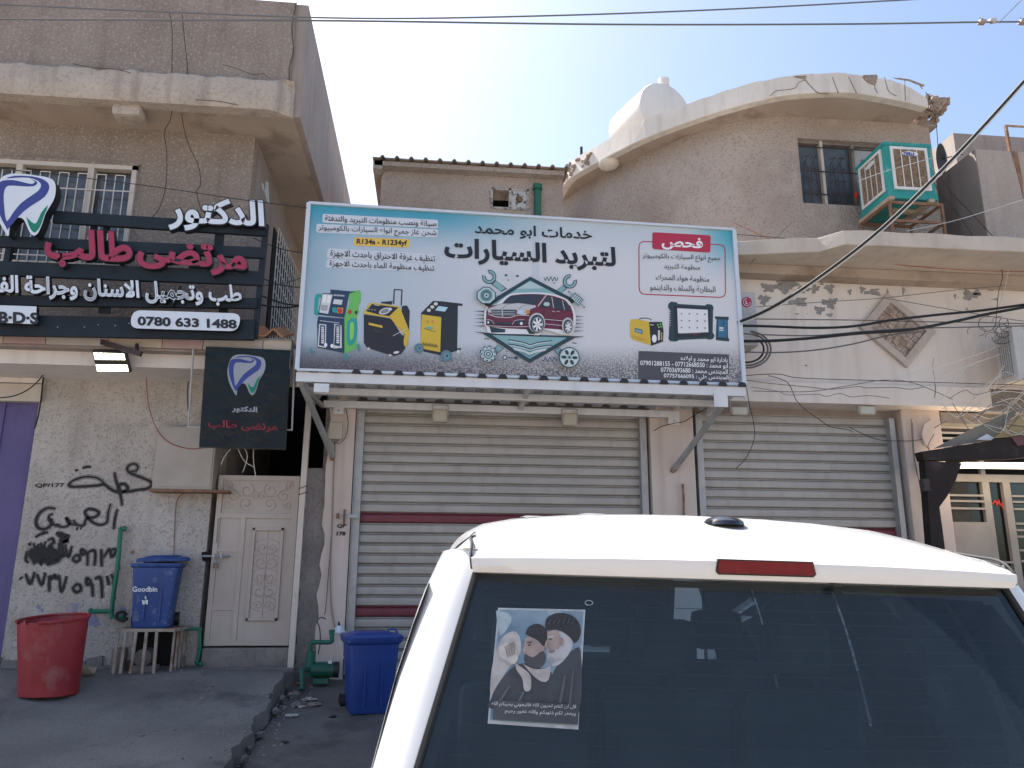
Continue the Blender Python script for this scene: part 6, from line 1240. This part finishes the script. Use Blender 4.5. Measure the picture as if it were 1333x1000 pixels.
# bundles crossing the white parapet
wires('thick black-and-pale cable slanting down across the sky to the billboard', [(1345, 92), (1250, 196), (1150, 295), (1060, 365), (1000, 403), (955, 422)], [6.4, 8.3], .017, WIREK)
wires('pale strand lashed along the slanting cable', [(1347, 94), (1252, 198.5), (1152, 297.5), (1062, 367.5), (1002, 405.5), (955, 424.5)], [6.39, 8.28], .007, WIREW)
c5 = lambda x, y: (1160+x/5, 360+y/5)
wires('upper black cable bundle sweeping across the parapet above the diamond middle', [(955, 424), (1000, 425), (1060, 427), (1110, 425), (1160, 417), (1220, 410), (1280, 404), (1345, 395)], 8.35, .016, WIREK)
wires('lower black cable bundle sweeping across the diamond ornament', [(955, 444), (1000, 444), (1060, 440), (1120, 434), (1180, 430), (1240, 419), (1290, 408), (1345, 398)], 8.33, .018, WIREK)
wires('grey cable running level between the two black bundles', [(955, 415), (1040, 416), (1120, 417), (1200, 419), (1280, 420), (1345, 422)], 8.4, .007, WIREG)
wires('grey cable drooping left of the diamond toward the billboard', [(955, 458), (1010, 459), (1060, 456), (1110, 448), (1160, 436), (1200, 432)], 8.38, .009, WIREG)
wires('knotted brown cable below the lower bundle', [(955, 434), (1000, 436), (1060, 437), (1120, 432), (1180, 428), (1260, 426), (1345, 424)], 8.37, .008, WIREG)
random.seed(21)
thin = [([(955, 402), (1060, 394), (1150, 388), (1240, 378), (1310, 372)], 'thin wire rising over the peeled patches toward the parapet end', WIREG), ([(1150, 388), (1220, 400), (1290, 412), (1345, 420)], 'thin wire descending from the diamond tip to the far bundle', WIREG), ([(955, 490), (1010, 487), (1040, 492), (1120, 495), (1220, 498), (1345, 502)], 'dark wire running along the crack of the ledge', WIREK), ([(980, 509), (1050, 510), (1100, 503), (1150, 495), (1190, 499), (1240, 520)], 'brown wire stitched over the ledge below the diamond', WIREG), ([(1000, 489), (1025, 498), (1036, 520), (1050, 535), (1065, 545), (1080, 555), (1105, 560), (1110, 563)], 'black wire looping off the ledge over the smaller shutter', WIREK), ([(972, 505), (976, 530), (980, 545), (982, 570), (972, 595), (958, 610)], 'black wire hanging in front of the awning-side shutter edge', WIREK), ([(1105, 556), (1135, 570), (1160, 574), (1200, 572), (1215, 558), (1232, 548)], 'black wire slung across the last pillar', WIREK), ([(1160, 495), (1230, 475), (1290, 455), (1345, 430)], 'pale wire climbing across the parapet toward the grille', WIREW), ([(1215, 497), (1250, 480), (1300, 462), (1345, 448)], 'second pale wire climbing to the pale air conditioner', WIREW), ([(1275, 440), (1262, 470), (1245, 495), (1230, 515), (1210, 528)], 'pale wire dropping from the tangle past the ledge', WIREW), ([(1333, 425), (1318, 450), (1305, 480), (1290, 500), (1268, 520)], 'thick white wire dropping past the side grille', WIREW), ([(1345, 470), (1320, 482), (1300, 492), (1285, 500), (1262, 525), (1245, 545)], 'white wire curving under the pale air conditioner', WIREW), ([(1345, 500), (1330, 515), (1310, 535), (1290, 545), (1270, 540), (1280, 555)], 'white wire curling above the porch canopy', WIREW), ([(1345, 515), (1325, 540), (1300, 552), (1275, 555), (1255, 545)], 'second white wire curling above the porch canopy', WIREW), ([(1240, 525), (1252, 545), (1262, 560), (1278, 575), (1283, 590)], 'blue-grey wire falling onto the porch beam', WIREG), ([(1216, 565), (1208, 582), (1218, 590), (1240, 582), (1262, 570), (1275, 555)], 'bundle sagging beside the louvre window', WIREG), ([(1300, 330), (1302, 345), (1305, 360), (1300, 380), (1298, 400), (1296, 425)], 'dark wire twisting down from the balcony slab over the parapet', WIREK), ([(1322, 305), (1315, 340), (1308, 375), (1300, 400)], 'white wire falling beside the twisting dark wire', WIREW), ([(1180, 301), (1240, 288), (1300, 270), (1345, 256)], 'pale rope rising across the neighbouring wall', WIREW), ([(955, 305), (1040, 312), (1140, 322), (1240, 328), (1345, 333)], 'dark thread of wire level along the balcony slab', WIREK), ([(955, 290), (1010, 315), (1050, 330)], 'reddish thin wire over the low end of the balcony slab', WIRER), ([(1080, 335), (1170, 345), (1260, 352), (1345, 354)], 'reddish wire along the underside of the balcony slab', WIRER), ([(1030, 290), (1000, 320), (975, 345)], 'thin wire slanting down from the stucco to the slab', WIREG), ([(1214, 232), (1222, 250), (1240, 270), (1262, 300), (1272, 318)], 'dark wire drooping from the dish along the neighbour wall', WIREK), ([(1222, 225), (1238, 250), (1262, 275), (1285, 300), (1305, 320)], 'longer dark wire drooping from the dish', WIREK), ([(1205, 120), (1214, 135), (1219, 165), (1221, 190)], 'wire hanging off the broken eave corner to the dish', WIREK), ([(1117, 236), (1150, 224), (1216, 205)], 'thin string tied across the front of the cooler', WIREW), ([(1188, 550), (1190, 590), (1196, 625), (1203, 660), (1213, 690)], 'tangled vine-like cable down the last pillar', WIREG), ([(1186, 545), (1190, 600), (1200, 640), (1207, 680), (1212, 692)], 'second cable twisted down the last pillar', WIREG)]
for P, lb, mt in thin: wires(lb, P, [8.55, 8.55] if P[0][1] > 280 and P[0][0] > 1000 and 'pillar' not in lb else 8.6 if 'pillar' not in lb else 9.07, .0045 if 'thick' not in lb else .008, mt)
for k in range(10):
    cx, cy = random.gauss(1298, 9), random.gauss(424, 6); rx = random.uniform(5, 14); ry = random.uniform(4, 10); a0 = random.uniform(0, 6)
    wires('small coil in the wire tangle at the parapet end', [(cx+rx*math.cos(a0+t_*.7), cy+ry*math.sin(a0+t_*.7)) for t_ in range(8)], 8.4, .004, random.choice((WIREK, WIREG)), 'wire_coil', 'coils of the wire tangle')
random.seed(33)
for k in range(16):
    x0_, y0_ = random.uniform(1225, 1310), random.uniform(500, 560); wires('loose wire in the web over the porch canopy', [(x0_, y0_), (x0_+random.uniform(15, 40), y0_+random.uniform(-25, 25)), (x0_+random.uniform(40, 80), y0_+random.uniform(-35, 20)), (1345, y0_+random.uniform(-50, 15))], random.uniform(8.2, 8.5), .004, random.choice((WIREG, WIREW, WIREW)), 'loose_wire', 'web of wires over the porch canopy')
for k, (r_, cc) in enumerate(((24, WIREG), (21, WIREG), (17, WIREK))):
    wires('coil of grey hose hanging under the outdoor unit', [(972+r_*1.3*math.cos(a), 455+r_*math.sin(a)) for a in [-1.4+k*.1+q*.45 for q in range(10)]], 8.5+.03*k, .012, cc, 'hose_coil', 'hose coils under the outdoor unit')

# ------------------------------------------------------------------ the white van in front
VAN = thing('parked_van', 'white van parked with its tailgate to us, a picture stuck on its tinted rear glass', 'van', (.832, 2.04, -.460))
VAN['_local'] = 1; VAN.rotation_euler = (0, rad(1.4), rad(-1.2))
VM = Matrix.Translation(VAN.location) @ VAN.rotation_euler.to_matrix().to_4x4(); VI = VM.inverted()
VWH = M('van_white_paint', (.68, .685, .69), None, rough=.22, coat=.6, spec=.5)
VBK = M('van_black_trim', (.012, .012, .013), None, rough=.45); VRUB = M('window_rubber', (.02, .02, .022), None, rough=.7)
VGLS = tint('van_rear_glass', (.60, .85, .97), .62, .02, (.16, .22, .26), .075); VGL2 = tint('van_side_glass', (.8, .95, 1), .62, .02); VIN = M('van_interior_dark', (.03, .035, .04), (.05, .055, .06), 4, .9); VHL = M('van_headliner', (.33, .34, .33), None, rough=.9)
TAIL = M('van_lamp_red', (.14, .006, .01), (.20, .01, .014), 30, .3, spec=.3)
OUTL = [(.30, .96), (.45, 1.0), (1.05, 1.005), (1.32, .95), (1.52, .895), (1.63, .85), (1.70, .815), (1.75, .775), (1.79, .70), (1.815, .58), (1.833, .38), (1.842, .18), (1.845, 0)]
def hw(z):
    for (z0, w0), (z1, w1) in zip(OUTL, OUTL[1:]):
        if z0 <= z <= z1: return w0+(w1-w0)*(z-z0)/(z1-z0)
    return OUTL[0][1]
def yc(z): return -.24+(z-.95)*(.27/.64)                  # tailgate glass, from the belt up to the spoiler lip
def gh(z): return .925-(z-.95)*(.180/.64)
def ysurf(x, z): return yc(z)+.085*(x/gh(z))**2
# glass
rows = [.95+.64*i/12 for i in range(13)]; NX = 24
g = MB(); vs = [(gh(z)*(2*k/NX-1), ysurf(gh(z)*(2*k/NX-1), z), z) for z in rows for k in range(NX+1)]
g.add(vs, [(j*(NX+1)+k, j*(NX+1)+k+1, (j+1)*(NX+1)+k+1, (j+1)*(NX+1)+k) for j in range(12) for k in range(NX)], VGLS, True)
me = g.build('rear_glass', VAN); me.data.polygons.foreach_set('use_smooth', [True]*len(me.data.polygons))
# black frit border behind the glass and defroster lines
g = MB()
def strip(pA, pB, mt): 
    n_ = len(pA); g.add(list(pA)+list(pB), [(i, i+1, n_+i+1, n_+i) for i in range(n_-1)], mt, True)
for s in (-1, 1): strip([(s*gh(z), ysurf(gh(z), z)+.004, z) for z in rows], [(s*(gh(z)-.035), ysurf(gh(z)-.035, z)+.004, z) for z in rows], VBK)
for a, b_ in ((1.585, 1.568), (.95, 1.0)): strip([(gh(a)*(2*k/NX-1), ysurf(gh(a)*(2*k/NX-1), a)+.004, a) for k in range(NX+1)], [(gh(b_)*(2*k/NX-1), ysurf(gh(b_)*(2*k/NX-1), b_)+.004, b_) for k in range(NX+1)], VBK)
g.build('glass_border', VAN)
g = MB()
for k in range(17):
    z = 1.02+k*.031; g.tube([((gh(z)-.06)*(2*q/12-1), ysurf((gh(z)-.06)*(2*q/12-1), z)+.003, z) for q in range(13)], .0012, M('heater_line', (.14, .10, .08)), 4, False)
o = g.build('heater_lines', me); o['kind'] = 'stuff'
# rear pillars, wrapped from the glass edge round to the side
YS0 = .34
def pil(s, z, t):
    a = Vector((s*(gh(z)+.012), ysurf(gh(z), z)-.004, z)); w_ = hw(z); b_ = Vector((s*(w_-.004), yc(z)+.09, z)); c_ = Vector((s*w_, yc(z)+.30, z)); return a*(1-t)**2+b_*2*t*(1-t)+c_*t*t
zz_ = [.45, .6, .75, .90]+[.95+.64*i/12 for i in range(13)]+[1.62, 1.65]
for s in (-1, 1):
    g = MB(); T_ = [k/10 for k in range(11)]; zl = [z for z in zz_ if z >= .90]
    g.add([pil(s, z, t_) for z in zl for t_ in T_], [(j*11+k, j*11+k+1, (j+1)*11+k+1, (j+1)*11+k) for j in range(len(zl)-1) for k in range(10)], VWH, True); g.build('rear_pillar', VAN)
    g = MB(); g.tube([(s*(gh(z)+.005), ysurf(gh(z), z)-.003, z) for z in zl if z < 1.6], .009, VRUB, 6); g.build('glass_seal', VAN)
# tailgate below the glass, bumper
g = MB(); zl = [.42, .55, .70, .85, .948]
vs = [(.97*(2*k/NX-1)*(1 if z < .9 else .95), yc(.95)-.05+.06*abs(2*k/NX-1)**3+(.02 if z > .9 else 0)-.02*math.sin((z-.42)*5), z) for z in zl for k in range(NX+1)]
g.add(vs, [(j*(NX+1)+k, j*(NX+1)+k+1, (j+1)*(NX+1)+k+1, (j+1)*(NX+1)+k) for j in range(4) for k in range(NX)], VWH, True); g.build('tailgate', VAN)
g = MB(); g.box(-.98, .98, -.42, -.15, .30, .56, VWH, .05); g.build('bumper', VAN)
for s in (-1, 1): g = MB(); g.box(s*.80 if s > 0 else -.97, .97 if s > 0 else -.80, -.30, -.10, .62, .94, TAIL, .02); g.build('tail_lamp', VAN)
# roof grid
def roof_z(x, y):
    top = 1.66+(.185)*(1-math.exp(-max(0, y)/.42))-.018*max(0, y-2.2)**2*.5
    u = abs(x)/.78
    # lateral crown: read the outline as a drop below its own crest
    zs = [(w_, z) for z, w_ in OUTL if z >= 1.63]
    ax = abs(x); drop = .215
    for (wa, za), (wb, zb2) in zip(zs, zs[1:]):
        if wb <= ax <= wa: drop = 1.845-(za+(zb2-za)*((wa-ax)/(wa-wb))); break
    return top-drop*(.45+.55*min(1, max(0, y)/.6))
xs_ = [-.83, -.81, -.785, -.76, -.735, -.70, -.66, -.6, -.5, -.38, -.25, -.12, 0]; xs_ = xs_+[-x for x in xs_[-2::-1]]
ys_ = [.49, .56, .65, .8, 1.0, 1.3, 1.7, 2.2, 2.7, 3.1, 3.35]
g = MB(); n_ = len(xs_); g.add([(x, y, roof_z(x, y)) for y in ys_ for x in xs_], [(j*n_+k, j*n_+k+1, (j+1)*n_+k+1, (j+1)*n_+k) for j in range(len(ys_)-1) for k in range(n_-1)], VWH, True)
for s in (-1, 1):                                       # shallow pressed ribs
    for X in (.30, .52): ry = [.62, .75, .9, 1.2, 1.7, 2.2, 2.7]; g.add([(s*X+dx, y, roof_z(X, y)+dz_*min(1, (y-.62)*6)-(.002 if abs(dx) > .02 else 0)) for y in ry for dx, dz_ in ((-.045, .0), (-.02, .005), (.02, .005), (.045, .0))], [(j*4+k, j*4+k+1, (j+1)*4+k+1, (j+1)*4+k) for j in range(len(ry)-1) for k in range(3)], VWH, True)
g.build('roof', VAN)
for s in (-1, 1):
    g = MB(); g.add([(s*x, y, roof_z(x, y)) for y in (.34, .40, .46, .50) for x in (.745, .765, .79, .81, .83)], [(j*5+k, j*5+k+1, (j+1)*5+k+1, (j+1)*5+k) for j in range(3) for k in range(4)], VWH, True); g.build('roof_corner', VAN)
# side rail over the windows, down into the pillars
for s in (-1, 1):
    g = MB(); yy = [.335, .40, .5, .8, 1.2, 1.8, 2.4, 3.0, 3.35]
    def edge(y, z): return (s*(hw(z)+.0), y, z)
    g.add([p for y in yy for p in ((s*.826, y, roof_z(.83, y)+.002), (s*(.835), y, roof_z(.83, y)-.02), (s*hw(1.58), y, min(1.58, roof_z(.83, y)-.03)), (s*hw(1.50), y, min(1.50, roof_z(.83, y)-.05)))], [(j*4+k, j*4+k+1, (j+1)*4+k+1, (j+1)*4+k) for j in range(len(yy)-1) for k in range(3)], VWH, True)
    g.build('roof_rail', VAN)
# spoiler
def sp_row(k):                                           # cross-section at x share k in -1..1
    e = abs(k)**2.2; x = k*.765; dy = .10*e; dz = .0*e
    return [(x, y+dy*(1-y/.5), 1.648-.010*e+(roof_z(x, .5)+.004-1.648+.010*e)*(y/.5)**.75) for y in (.50, .42, .34, .26, .19, .12, .06, .02)]+[(x, .0+dy, 1.645-.010*e), (x*.998, -.022+dy, 1.638-.010*e), (x*.995, -.024+dy, 1.612-.004*e), (x*.99, -.012+dy, 1.592), (x*.985, .03+dy, 1.588), (x*.98, .16, 1.585), (x*.98, .33, 1.62)]
g = MB(); g.loft([sp_row(-1+2*i/40) for i in range(41)], VWH, True, True, True); sp_ = g.build('spoiler', VAN)
for s in (-1, 1):                                        # sides between spoiler and pillar
    a = [pil(s, 1.65, t_/8) for t_ in range(9)]; b_ = [Vector((s*(.752+.074*(t_/8)), .115+.225*t_/8, 1.652+(roof_z(.826, .34)-1.652)*(t_/8)**.9)) for t_ in range(9)]
    c_ = [(p+q)/2+Vector((s*.012, -.006, .006)) for p, q in zip(a, b_)]
    e_ = [Vector((s*(.745+.02*t_/8), .13+.23*t_/8, 1.655+(roof_z(.77, .36)-1.655)*(t_/8)**.8)) for t_ in range(9)]
    g = MB(); g.add(a+c_+b_+e_, [(r*9+i, r*9+i+1, r*9+9+i+1, r*9+9+i) for r in range(3) for i in range(8)], VWH, True); g.build('corner_panel', VAN)
    def sz(x, y): return 1.638+(roof_z(x, .5)+.004-1.638)*(y/.5)**.75
    g = MB(); g.tube(smooth_path([(s*.760, .085, 1.60), (s*.764, .092, 1.635), (s*.762, .14, sz(.762, .14)), (s*.762, .24, sz(.762, .24)), (s*.760, .34, sz(.76, .34)), (s*.745, .44, sz(.745, .44)-.002)]), .0045, VRUB, 5); g.build('panel_gap', VAN)
g = MB()
BL_ = [(x, -.030+.10*abs(x/.765)**2.2, z) for x, z in ((-.130, 1.614), (-.124, 1.640), (.124, 1.640), (.130, 1.614), (.122, 1.608), (-.122, 1.608))]
g.prism(BL_, (0, .02, 0), TAIL); g.build('brake_light', VAN)
g = MB(); BL2_ = [(x*1.03, y+.003, 1.625+(z-1.625)*1.25) for x, y, z in BL_]; g.prism(BL2_, (0, .012, 0), VBK); g.build('brake_light_bezel', VAN)
g = MB(); g.bm(chunk((.20, .01, 1.586), .013, (1.6, .8, .6)), VBK); g.build('washer_nozzle', VAN)
# antenna fin
g = MB(); fp = VI @ atY(925, 683, 2.52); fy = .36; fz = 1.648+(roof_z(fp.x, .5)+.004-1.648)*(fy/.5)**.75
g.loft([[(fp.x+.060*wd*math.cos(a), fy+.085*ln*math.sin(a)+sh, fz-.006+h_) for a in [k*math.pi/10 for k in range(20)]] for h_, wd, ln, sh in ((0, 1, 1, 0), (.012, .95, .95, 0), (.022, .75, .8, .006), (.030, .4, .55, .012), (.033, .12, .3, .015))], M('antenna_black', (.012, .014, .02), None, rough=.12, coat=.6), True, True); g.build('antenna', VAN)
# sides: lower body with wheel arches, window posts, glass
def sidequad(s, pts, mt, nm, th=.0): 
    g = MB(); g.add([(s*(hw(z)-.003), y, z) for y, z in pts], [tuple(range(len(pts)))], mt, False); return g.build(nm, VAN)
for s in (-1, 1):
    lo = [(-.22, .45)]+[(.75+.37*math.cos(a), .37+.37*math.sin(a)) for a in [math.pi-k*math.pi/10 for k in range(11)]]+[(3.35+.37*math.cos(a), .37+.37*math.sin(a)) for a in [math.pi-k*math.pi/10 for k in range(11)]]+[(4.5, .40), (4.55, .80), (4.3, .95), (3.9, 1.02), (-.10, 1.02)]
    g = MB(); g.prism([(s*.965, y, z) for y, z in lo], (s*.012, 0, 0), VWH); g.build('side_panel', VAN)
    g = MB()
    for y0_, y1_ in ((.02, .36), (1.18, 1.26), (2.08, 2.18), (3.02, 3.12)): g.add([(s*(hw(z)-.004-(.062 if y0_ > .1 else 0)), y, z) for z in (1.0, 1.05, 1.2, 1.32, 1.45, 1.56) for y in (y0_+(z-1)*.25*(y0_ < .1), y1_)], [(2*i, 2*i+1, 2*i+3, 2*i+2) for i in range(5)], VWH if y0_ < .1 else VBK)
    g.build('window_posts', VAN)
    for y0_, y1_ in ((.30, 1.18), (1.26, 2.08), (2.18, 3.02)):
        g = MB(); g.add([(s*(hw(z)-.075), y, z) for z in (1.02, 1.2, 1.4, 1.55) for y in (y0_, y1_)], [(2*i, 2*i+1, 2*i+3, 2*i+2) for i in range(3)], VGL2); g.build('side_glass', VAN)
    g = MB(); g.bar((s*.70, 3.35, 1.66), (s*.86, 4.05, 1.03), .07, .05, VBK); g.build('windscreen_pillar', VAN)
    for y in (.75, 3.35):
        g = MB(); g.cyl((s*.97, y, .345), (-s, 0, 0), .345, .22, M('tyre_rubber', (.02, .02, .02), None, rough=.9), 28); wh = g.build('wheel', VAN)
        g = MB(); g.cyl((s*.975, y, .345), (s, 0, 0), .2, .006, M('wheel_rim', (.4, .4, .42), None, rough=.3, metal=.8), 20); g.build('rim', wh)
g = MB(); g.add([(-.95, 3.9, 1.02), (.95, 3.9, 1.02), (.9, 4.5, .92), (-.9, 4.5, .92), (.9, 4.58, .45), (-.9, 4.58, .45)], [(0, 1, 2, 3), (3, 2, 4, 5)], VWH, True); g.build('bonnet', VAN)
g = MB(); g.add([(-.84, 4.05, 1.03), (.84, 4.05, 1.03), (.69, 3.35, 1.64), (-.69, 3.35, 1.64)], [(0, 1, 2, 3)], VGL2); g.build('windscreen', VAN)
# cabin
g = MB(); g.box(-.93, .93, -.15, 4.0, .28, .45, VIN); g.box(-.96, -.93, .0, 3.9, .4, 1.02, VIN); g.box(.93, .96, .0, 3.9, .4, 1.02, VIN); g.box(-.9, .9, 3.7, 4.0, .4, 1.05, VIN, .05); g.build('cabin_floor', VAN)
g = MB(); g.add([(x*.93, y, roof_z(x, y)-.035) for y in (.34, .6, 1.0, 1.7, 2.4, 3.3) for x in (-.74, -.5, 0, .5, .74)], [(j*5+k, j*5+k+1, (j+1)*5+k+1, (j+1)*5+k) for j in range(5) for k in range(4)], VHL, True); g.box(-.74, .74, .10, .34, 1.590, 1.60, VBK); g.build('headliner', VAN)
SEAT = M('seat_cloth', (.05, .06, .075), (.075, .085, .10), 6, .9)
for y, xs in ((.95, (-.52, 0, .52)), (1.95, (-.55, 0, .55)), (2.95, (-.45, .45))):
    for X in xs:
        st = MB(); st.box(X-.24, X+.24, y-.02, y+.12, .55, 1.20, SEAT, .05); st.box(X-.25, X+.25, y+.1, y+.6, .5, .68, SEAT, .05); so_ = st.build('seat', VAN)
        g = MB(); g.box(X-.13, X+.13, y+.0, y+.10, 1.25, 1.44, SEAT, .045); g.build('headrest', so_)
g = MB(); g.box(-.05, .05, 3.28, 3.30, 1.42, 1.50, VBK, .01); g.build('rear_view_mirror', VAN)
for s in (-1, 1):
    g = MB(); g.add([(s*(hw(z)-.05-.03*(i % 2)), y, z) for i, (y, z) in enumerate([(.05, 1.0), (.42, 1.0), (.12, 1.2), (.40, 1.2), (.2, 1.4), (.44, 1.4), (.3, 1.54), (.5, 1.54)])], [(0, 1, 3, 2), (2, 3, 5, 4), (4, 5, 7, 6)], VHL, True); g.build('pillar_trim', VAN)

# picture stuck on the rear glass: two turbaned men with raised hands, Arabic lines below
def on_glass(px_, py_, h=.003):
    d = (VI.to_3x3() @ ray(px_, py_)); o_ = VI @ CAM; t_ = (yc(1.3)-o_.y)/d.y
    for _ in range(12): p_ = o_+d*t_; t_ = (ysurf(p_.x, p_.z)-o_.y)/d.y
    p_ = o_+d*t_; return Vector((p_.x, p_.y-h, p_.z))
class GlassDraw:
    def __init__(s): s.g = MB(); s.h = .0015
    def p(s, x, y): return on_glass(460+x/2.777, 640+y/2.777, s.h)
    def poly(s, pts, mt, sm=True):
        s.h += .00014; P = [s.p(x, y) for x, y in pts]
        if sm: P = smooth_path(P+[P[0]], 3)[:-1]
        s.g.poly(P, mt); return s
PO2 = thing('window_poster', 'blue-grey picture of two turbaned bearded men with raised hands on the van glass', 'poster', (0, 0, 0)); PO2['_local'] = 1
Q = [(523, 420), (838, 427), (813, 860), (485, 838)]
def uvq(u, v): return (Q[0][0]*(1-u)*(1-v)+Q[1][0]*u*(1-v)+Q[2][0]*u*v+Q[3][0]*(1-u)*v, Q[0][1]*(1-u)*(1-v)+Q[1][1]*u*(1-v)+Q[2][1]*u*v+Q[3][1]*(1-u)*v)
d = GlassDraw()
def gp(n, c): return M('poster_'+n, tuple(v*.62+.02 for v in c), tuple(v*1.0+.012 for v in c), 26, .6, speck=tuple(v*.75+.04 for v in c), sscale=300, samt=.5)
def gridq(u0, u1, v0, v1, mt):
    d.h += .00014; nx_, ny_ = 6, 6; vs = [d.p(*uvq(u0+(u1-u0)*i/nx_, v0+(v1-v0)*j/ny_)) for j in range(ny_+1) for i in range(nx_+1)]
    d.g.add(vs, [(j*(nx_+1)+i, j*(nx_+1)+i+1, (j+1)*(nx_+1)+i+1, (j+1)*(nx_+1)+i) for j in range(ny_) for i in range(nx_)], mt)
SKYM = M('poster_sky', (.06, .13, .20), (.24, .33, .40), 8, .6, speck=(.22, .28, .33), sscale=300, samt=.4)
gridq(0, 1, 0, 1, gp('white', (.45, .49, .53))); gridq(.02, .98, .015, .97, SKYM)
d.poly([(520, 560), (545, 520), (585, 505), (605, 540), (600, 590), (560, 640), (520, 700), (495, 735), (500, 640)], gp('cream', (.44, .43, .42)))
d.poly([(515, 430), (560, 440), (570, 470), (530, 520)], gp('cloud', (.34, .43, .48))).poly([(700, 432), (740, 428), (760, 450), (720, 460)], gp('cloud', (0, 0, 0)))
ROBE = gp('robe', (.028, .034, .045)); SKIN = gp('skin', (.36, .29, .26)); TURB = gp('turban', (.014, .015, .02)); BEARD = gp('beard', (.43, .44, .46)); HAND = gp('hand', (.42, .40, .39)); ROB2 = gp('robe_dark', (.035, .045, .055))
d.poly([(492, 760), (520, 700), (570, 640), (620, 620), (680, 640), (720, 660), (735, 760), (700, 790), (500, 785)], ROBE)
d.poly([(700, 770), (705, 700), (740, 620), (790, 575), (822, 580), (815, 800), (720, 795)], ROB2)
d.poly([(700, 510), (755, 505), (790, 530), (788, 570), (755, 615), (725, 630), (705, 600), (695, 560)], BEARD).poly([(695, 510), (735, 500), (750, 540), (735, 575), (705, 572), (697, 545)], SKIN).poly([(700, 575), (745, 570), (760, 600), (725, 632), (702, 600)], BEARD)
d.poly([(692, 485), (700, 455), (740, 438), (790, 448), (818, 480), (820, 520), (800, 548), (780, 525), (740, 500), (700, 502)], TURB)
d.poly([(622, 528), (660, 520), (690, 545), (685, 595), (655, 620), (625, 605), (615, 570)], SKIN).poly([(620, 585), (650, 598), (685, 575), (695, 610), (672, 638), (630, 625), (616, 608)], gp('beard_dark', (.05, .05, .06))).poly([(622, 515), (632, 490), (665, 477), (695, 495), (700, 530), (690, 560), (665, 538), (640, 525)], TURB)
d.poly([(612, 622), (650, 640), (690, 640), (712, 630), (705, 680), (680, 686), (650, 665)], HAND).poly([(585, 620), (615, 640), (640, 665), (640, 715), (618, 718), (610, 675), (590, 645)], HAND).poly([(525, 560), (560, 545), (590, 575), (595, 605), (575, 625), (550, 610), (530, 595)], gp('hand_pale', (.50, .48, .46)))
for k in range(4): d.poly([(545+k*9, 560-k*5), (553+k*9, 556-k*5), (562+k*8, 596-k*3), (556+k*8, 598-k*3)], gp('hand_line', (.26, .22, .21)), False)
d.poly([(696, 545), (690, 556), (695, 566), (704, 560)], SKIN).poly([(700, 524), (722, 520), (724, 526), (702, 529)], BEARD, False).poly([(742, 530), (756, 528), (758, 552), (746, 556)], gp('ear', (.28, .22, .20))).poly([(706, 575), (728, 572), (722, 580), (708, 580)], gp('lip', (.22, .14, .13)))
for k in range(9): d.poly([(708+k*7, 596+k*1.0), (710+k*7, 596+k), (716+k*6, 622-k*2.2), (713+k*6, 622-k*2.2)], gp('beard_line', (.28, .29, .31)), False)
for k in range(6): d.poly([(702+k*17, 476-3*math.sin(k)), (712+k*17, 462-2*k), (716+k*17, 464-2*k), (706+k*17, 480)], gp('fold', (.05, .052, .06)), False)
for k in range(5): d.poly([(632+k*12, 515), (640+k*12, 492), (643+k*12, 493), (635+k*12, 517)], gp('fold', (0, 0, 0)), False)
d.poly([(616, 560), (611, 574), (618, 580), (626, 574)], SKIN).poly([(626, 543), (644, 540), (645, 545), (627, 547)], TURB, False)
for a_ in ([(520, 760), (560, 700), (566, 702), (530, 762)], [(590, 760), (612, 720), (618, 722), (600, 762)], [(740, 760), (760, 660), (768, 662), (750, 764)], [(775, 770), (790, 640), (796, 640), (784, 772)]): d.poly(a_, gp('robe_fold', (.07, .085, .10)), False)
d.poly([(706, 532), (716, 530), (716, 534), (706, 536)], TURB, False).poly([(694, 540), (700, 536), (698, 556), (691, 556)], SKIN).poly([(630, 552), (640, 550), (640, 555), (630, 557)], TURB, False)
gridq(.05, .985, .79, .955, gp('caption', (.035, .042, .055)))
o = d.g.build('poster_sheet', PO2); 
class GPl:
    n = Vector((0, 0, 0))
    def at(s, x, y, h=0): return on_glass(x, y, .0115)
g = MB(); gpl = GPl(); LT = gp('lettering', (.55, .58, .60))
fz_ = lambda x, y: (460+x/2.777, 640+y/2.777); text_on(g, gpl, 'قل ان كنتم تحبون الله فاتبعوني يحببكم الله', fz_(500, 756), fz_(803, 768), fz_(497, 775), LT, .012, h=0); text_on(g, gpl, 'ويغفر لكم ذنوبكم والله غفور رحيم', fz_(548, 782), fz_(802, 793), fz_(546, 801), LT, .012, h=0)
g.build('lettering', PO2)
PO2.location = VAN.location; PO2.rotation_euler = VAN.rotation_euler
# zig-zag white edge where the film is torn at the foot
for nm_, x, y, r_, lb in (('sticker_ring', 851, 402, 10, 'tiny pale ring mark on the rear glass above the picture'),):
    c = on_glass(460+x/2.777, 640+y/2.777, .002); g = MB(); g.tube([Vector((c.x+.010*math.cos(a), c.y, c.z+.006*math.sin(a))) for a in [k*math.pi/8 for k in range(17)]], .0012, gp('ring', (.4, .5, .52)), 4); o = g.build(nm_, None); o.location = VAN.location; o.rotation_euler = VAN.rotation_euler; tag(o, lb, 'mark')

# ------------------------------------------------------------------ the sunlit row across the street, behind us
OB = thing('opposite_building', 'plain sunlit beige row of shops across the street from the van', 'building', (0, -17, -.45))
g = MB(); g.box(-26, 26, -25, -17, -.45, 6.2, STUCR); g.box(-26.3, 26.3, -25, -16.7, 6.2, 6.45, FASC, .02); g.build('wall', OB)
for k in range(9):
    X = -22+k*5.5; g = MB(); g.box(X-1.4, X+1.4, -16.97, -16.9, -.45, 2.4, SLAT); g.build('shop_door', OB)
    g = MB(); g.box(X-.7, X+.7, -16.98, -16.93, 3.8, 5.0, GLASSD); g.build('window', OB)
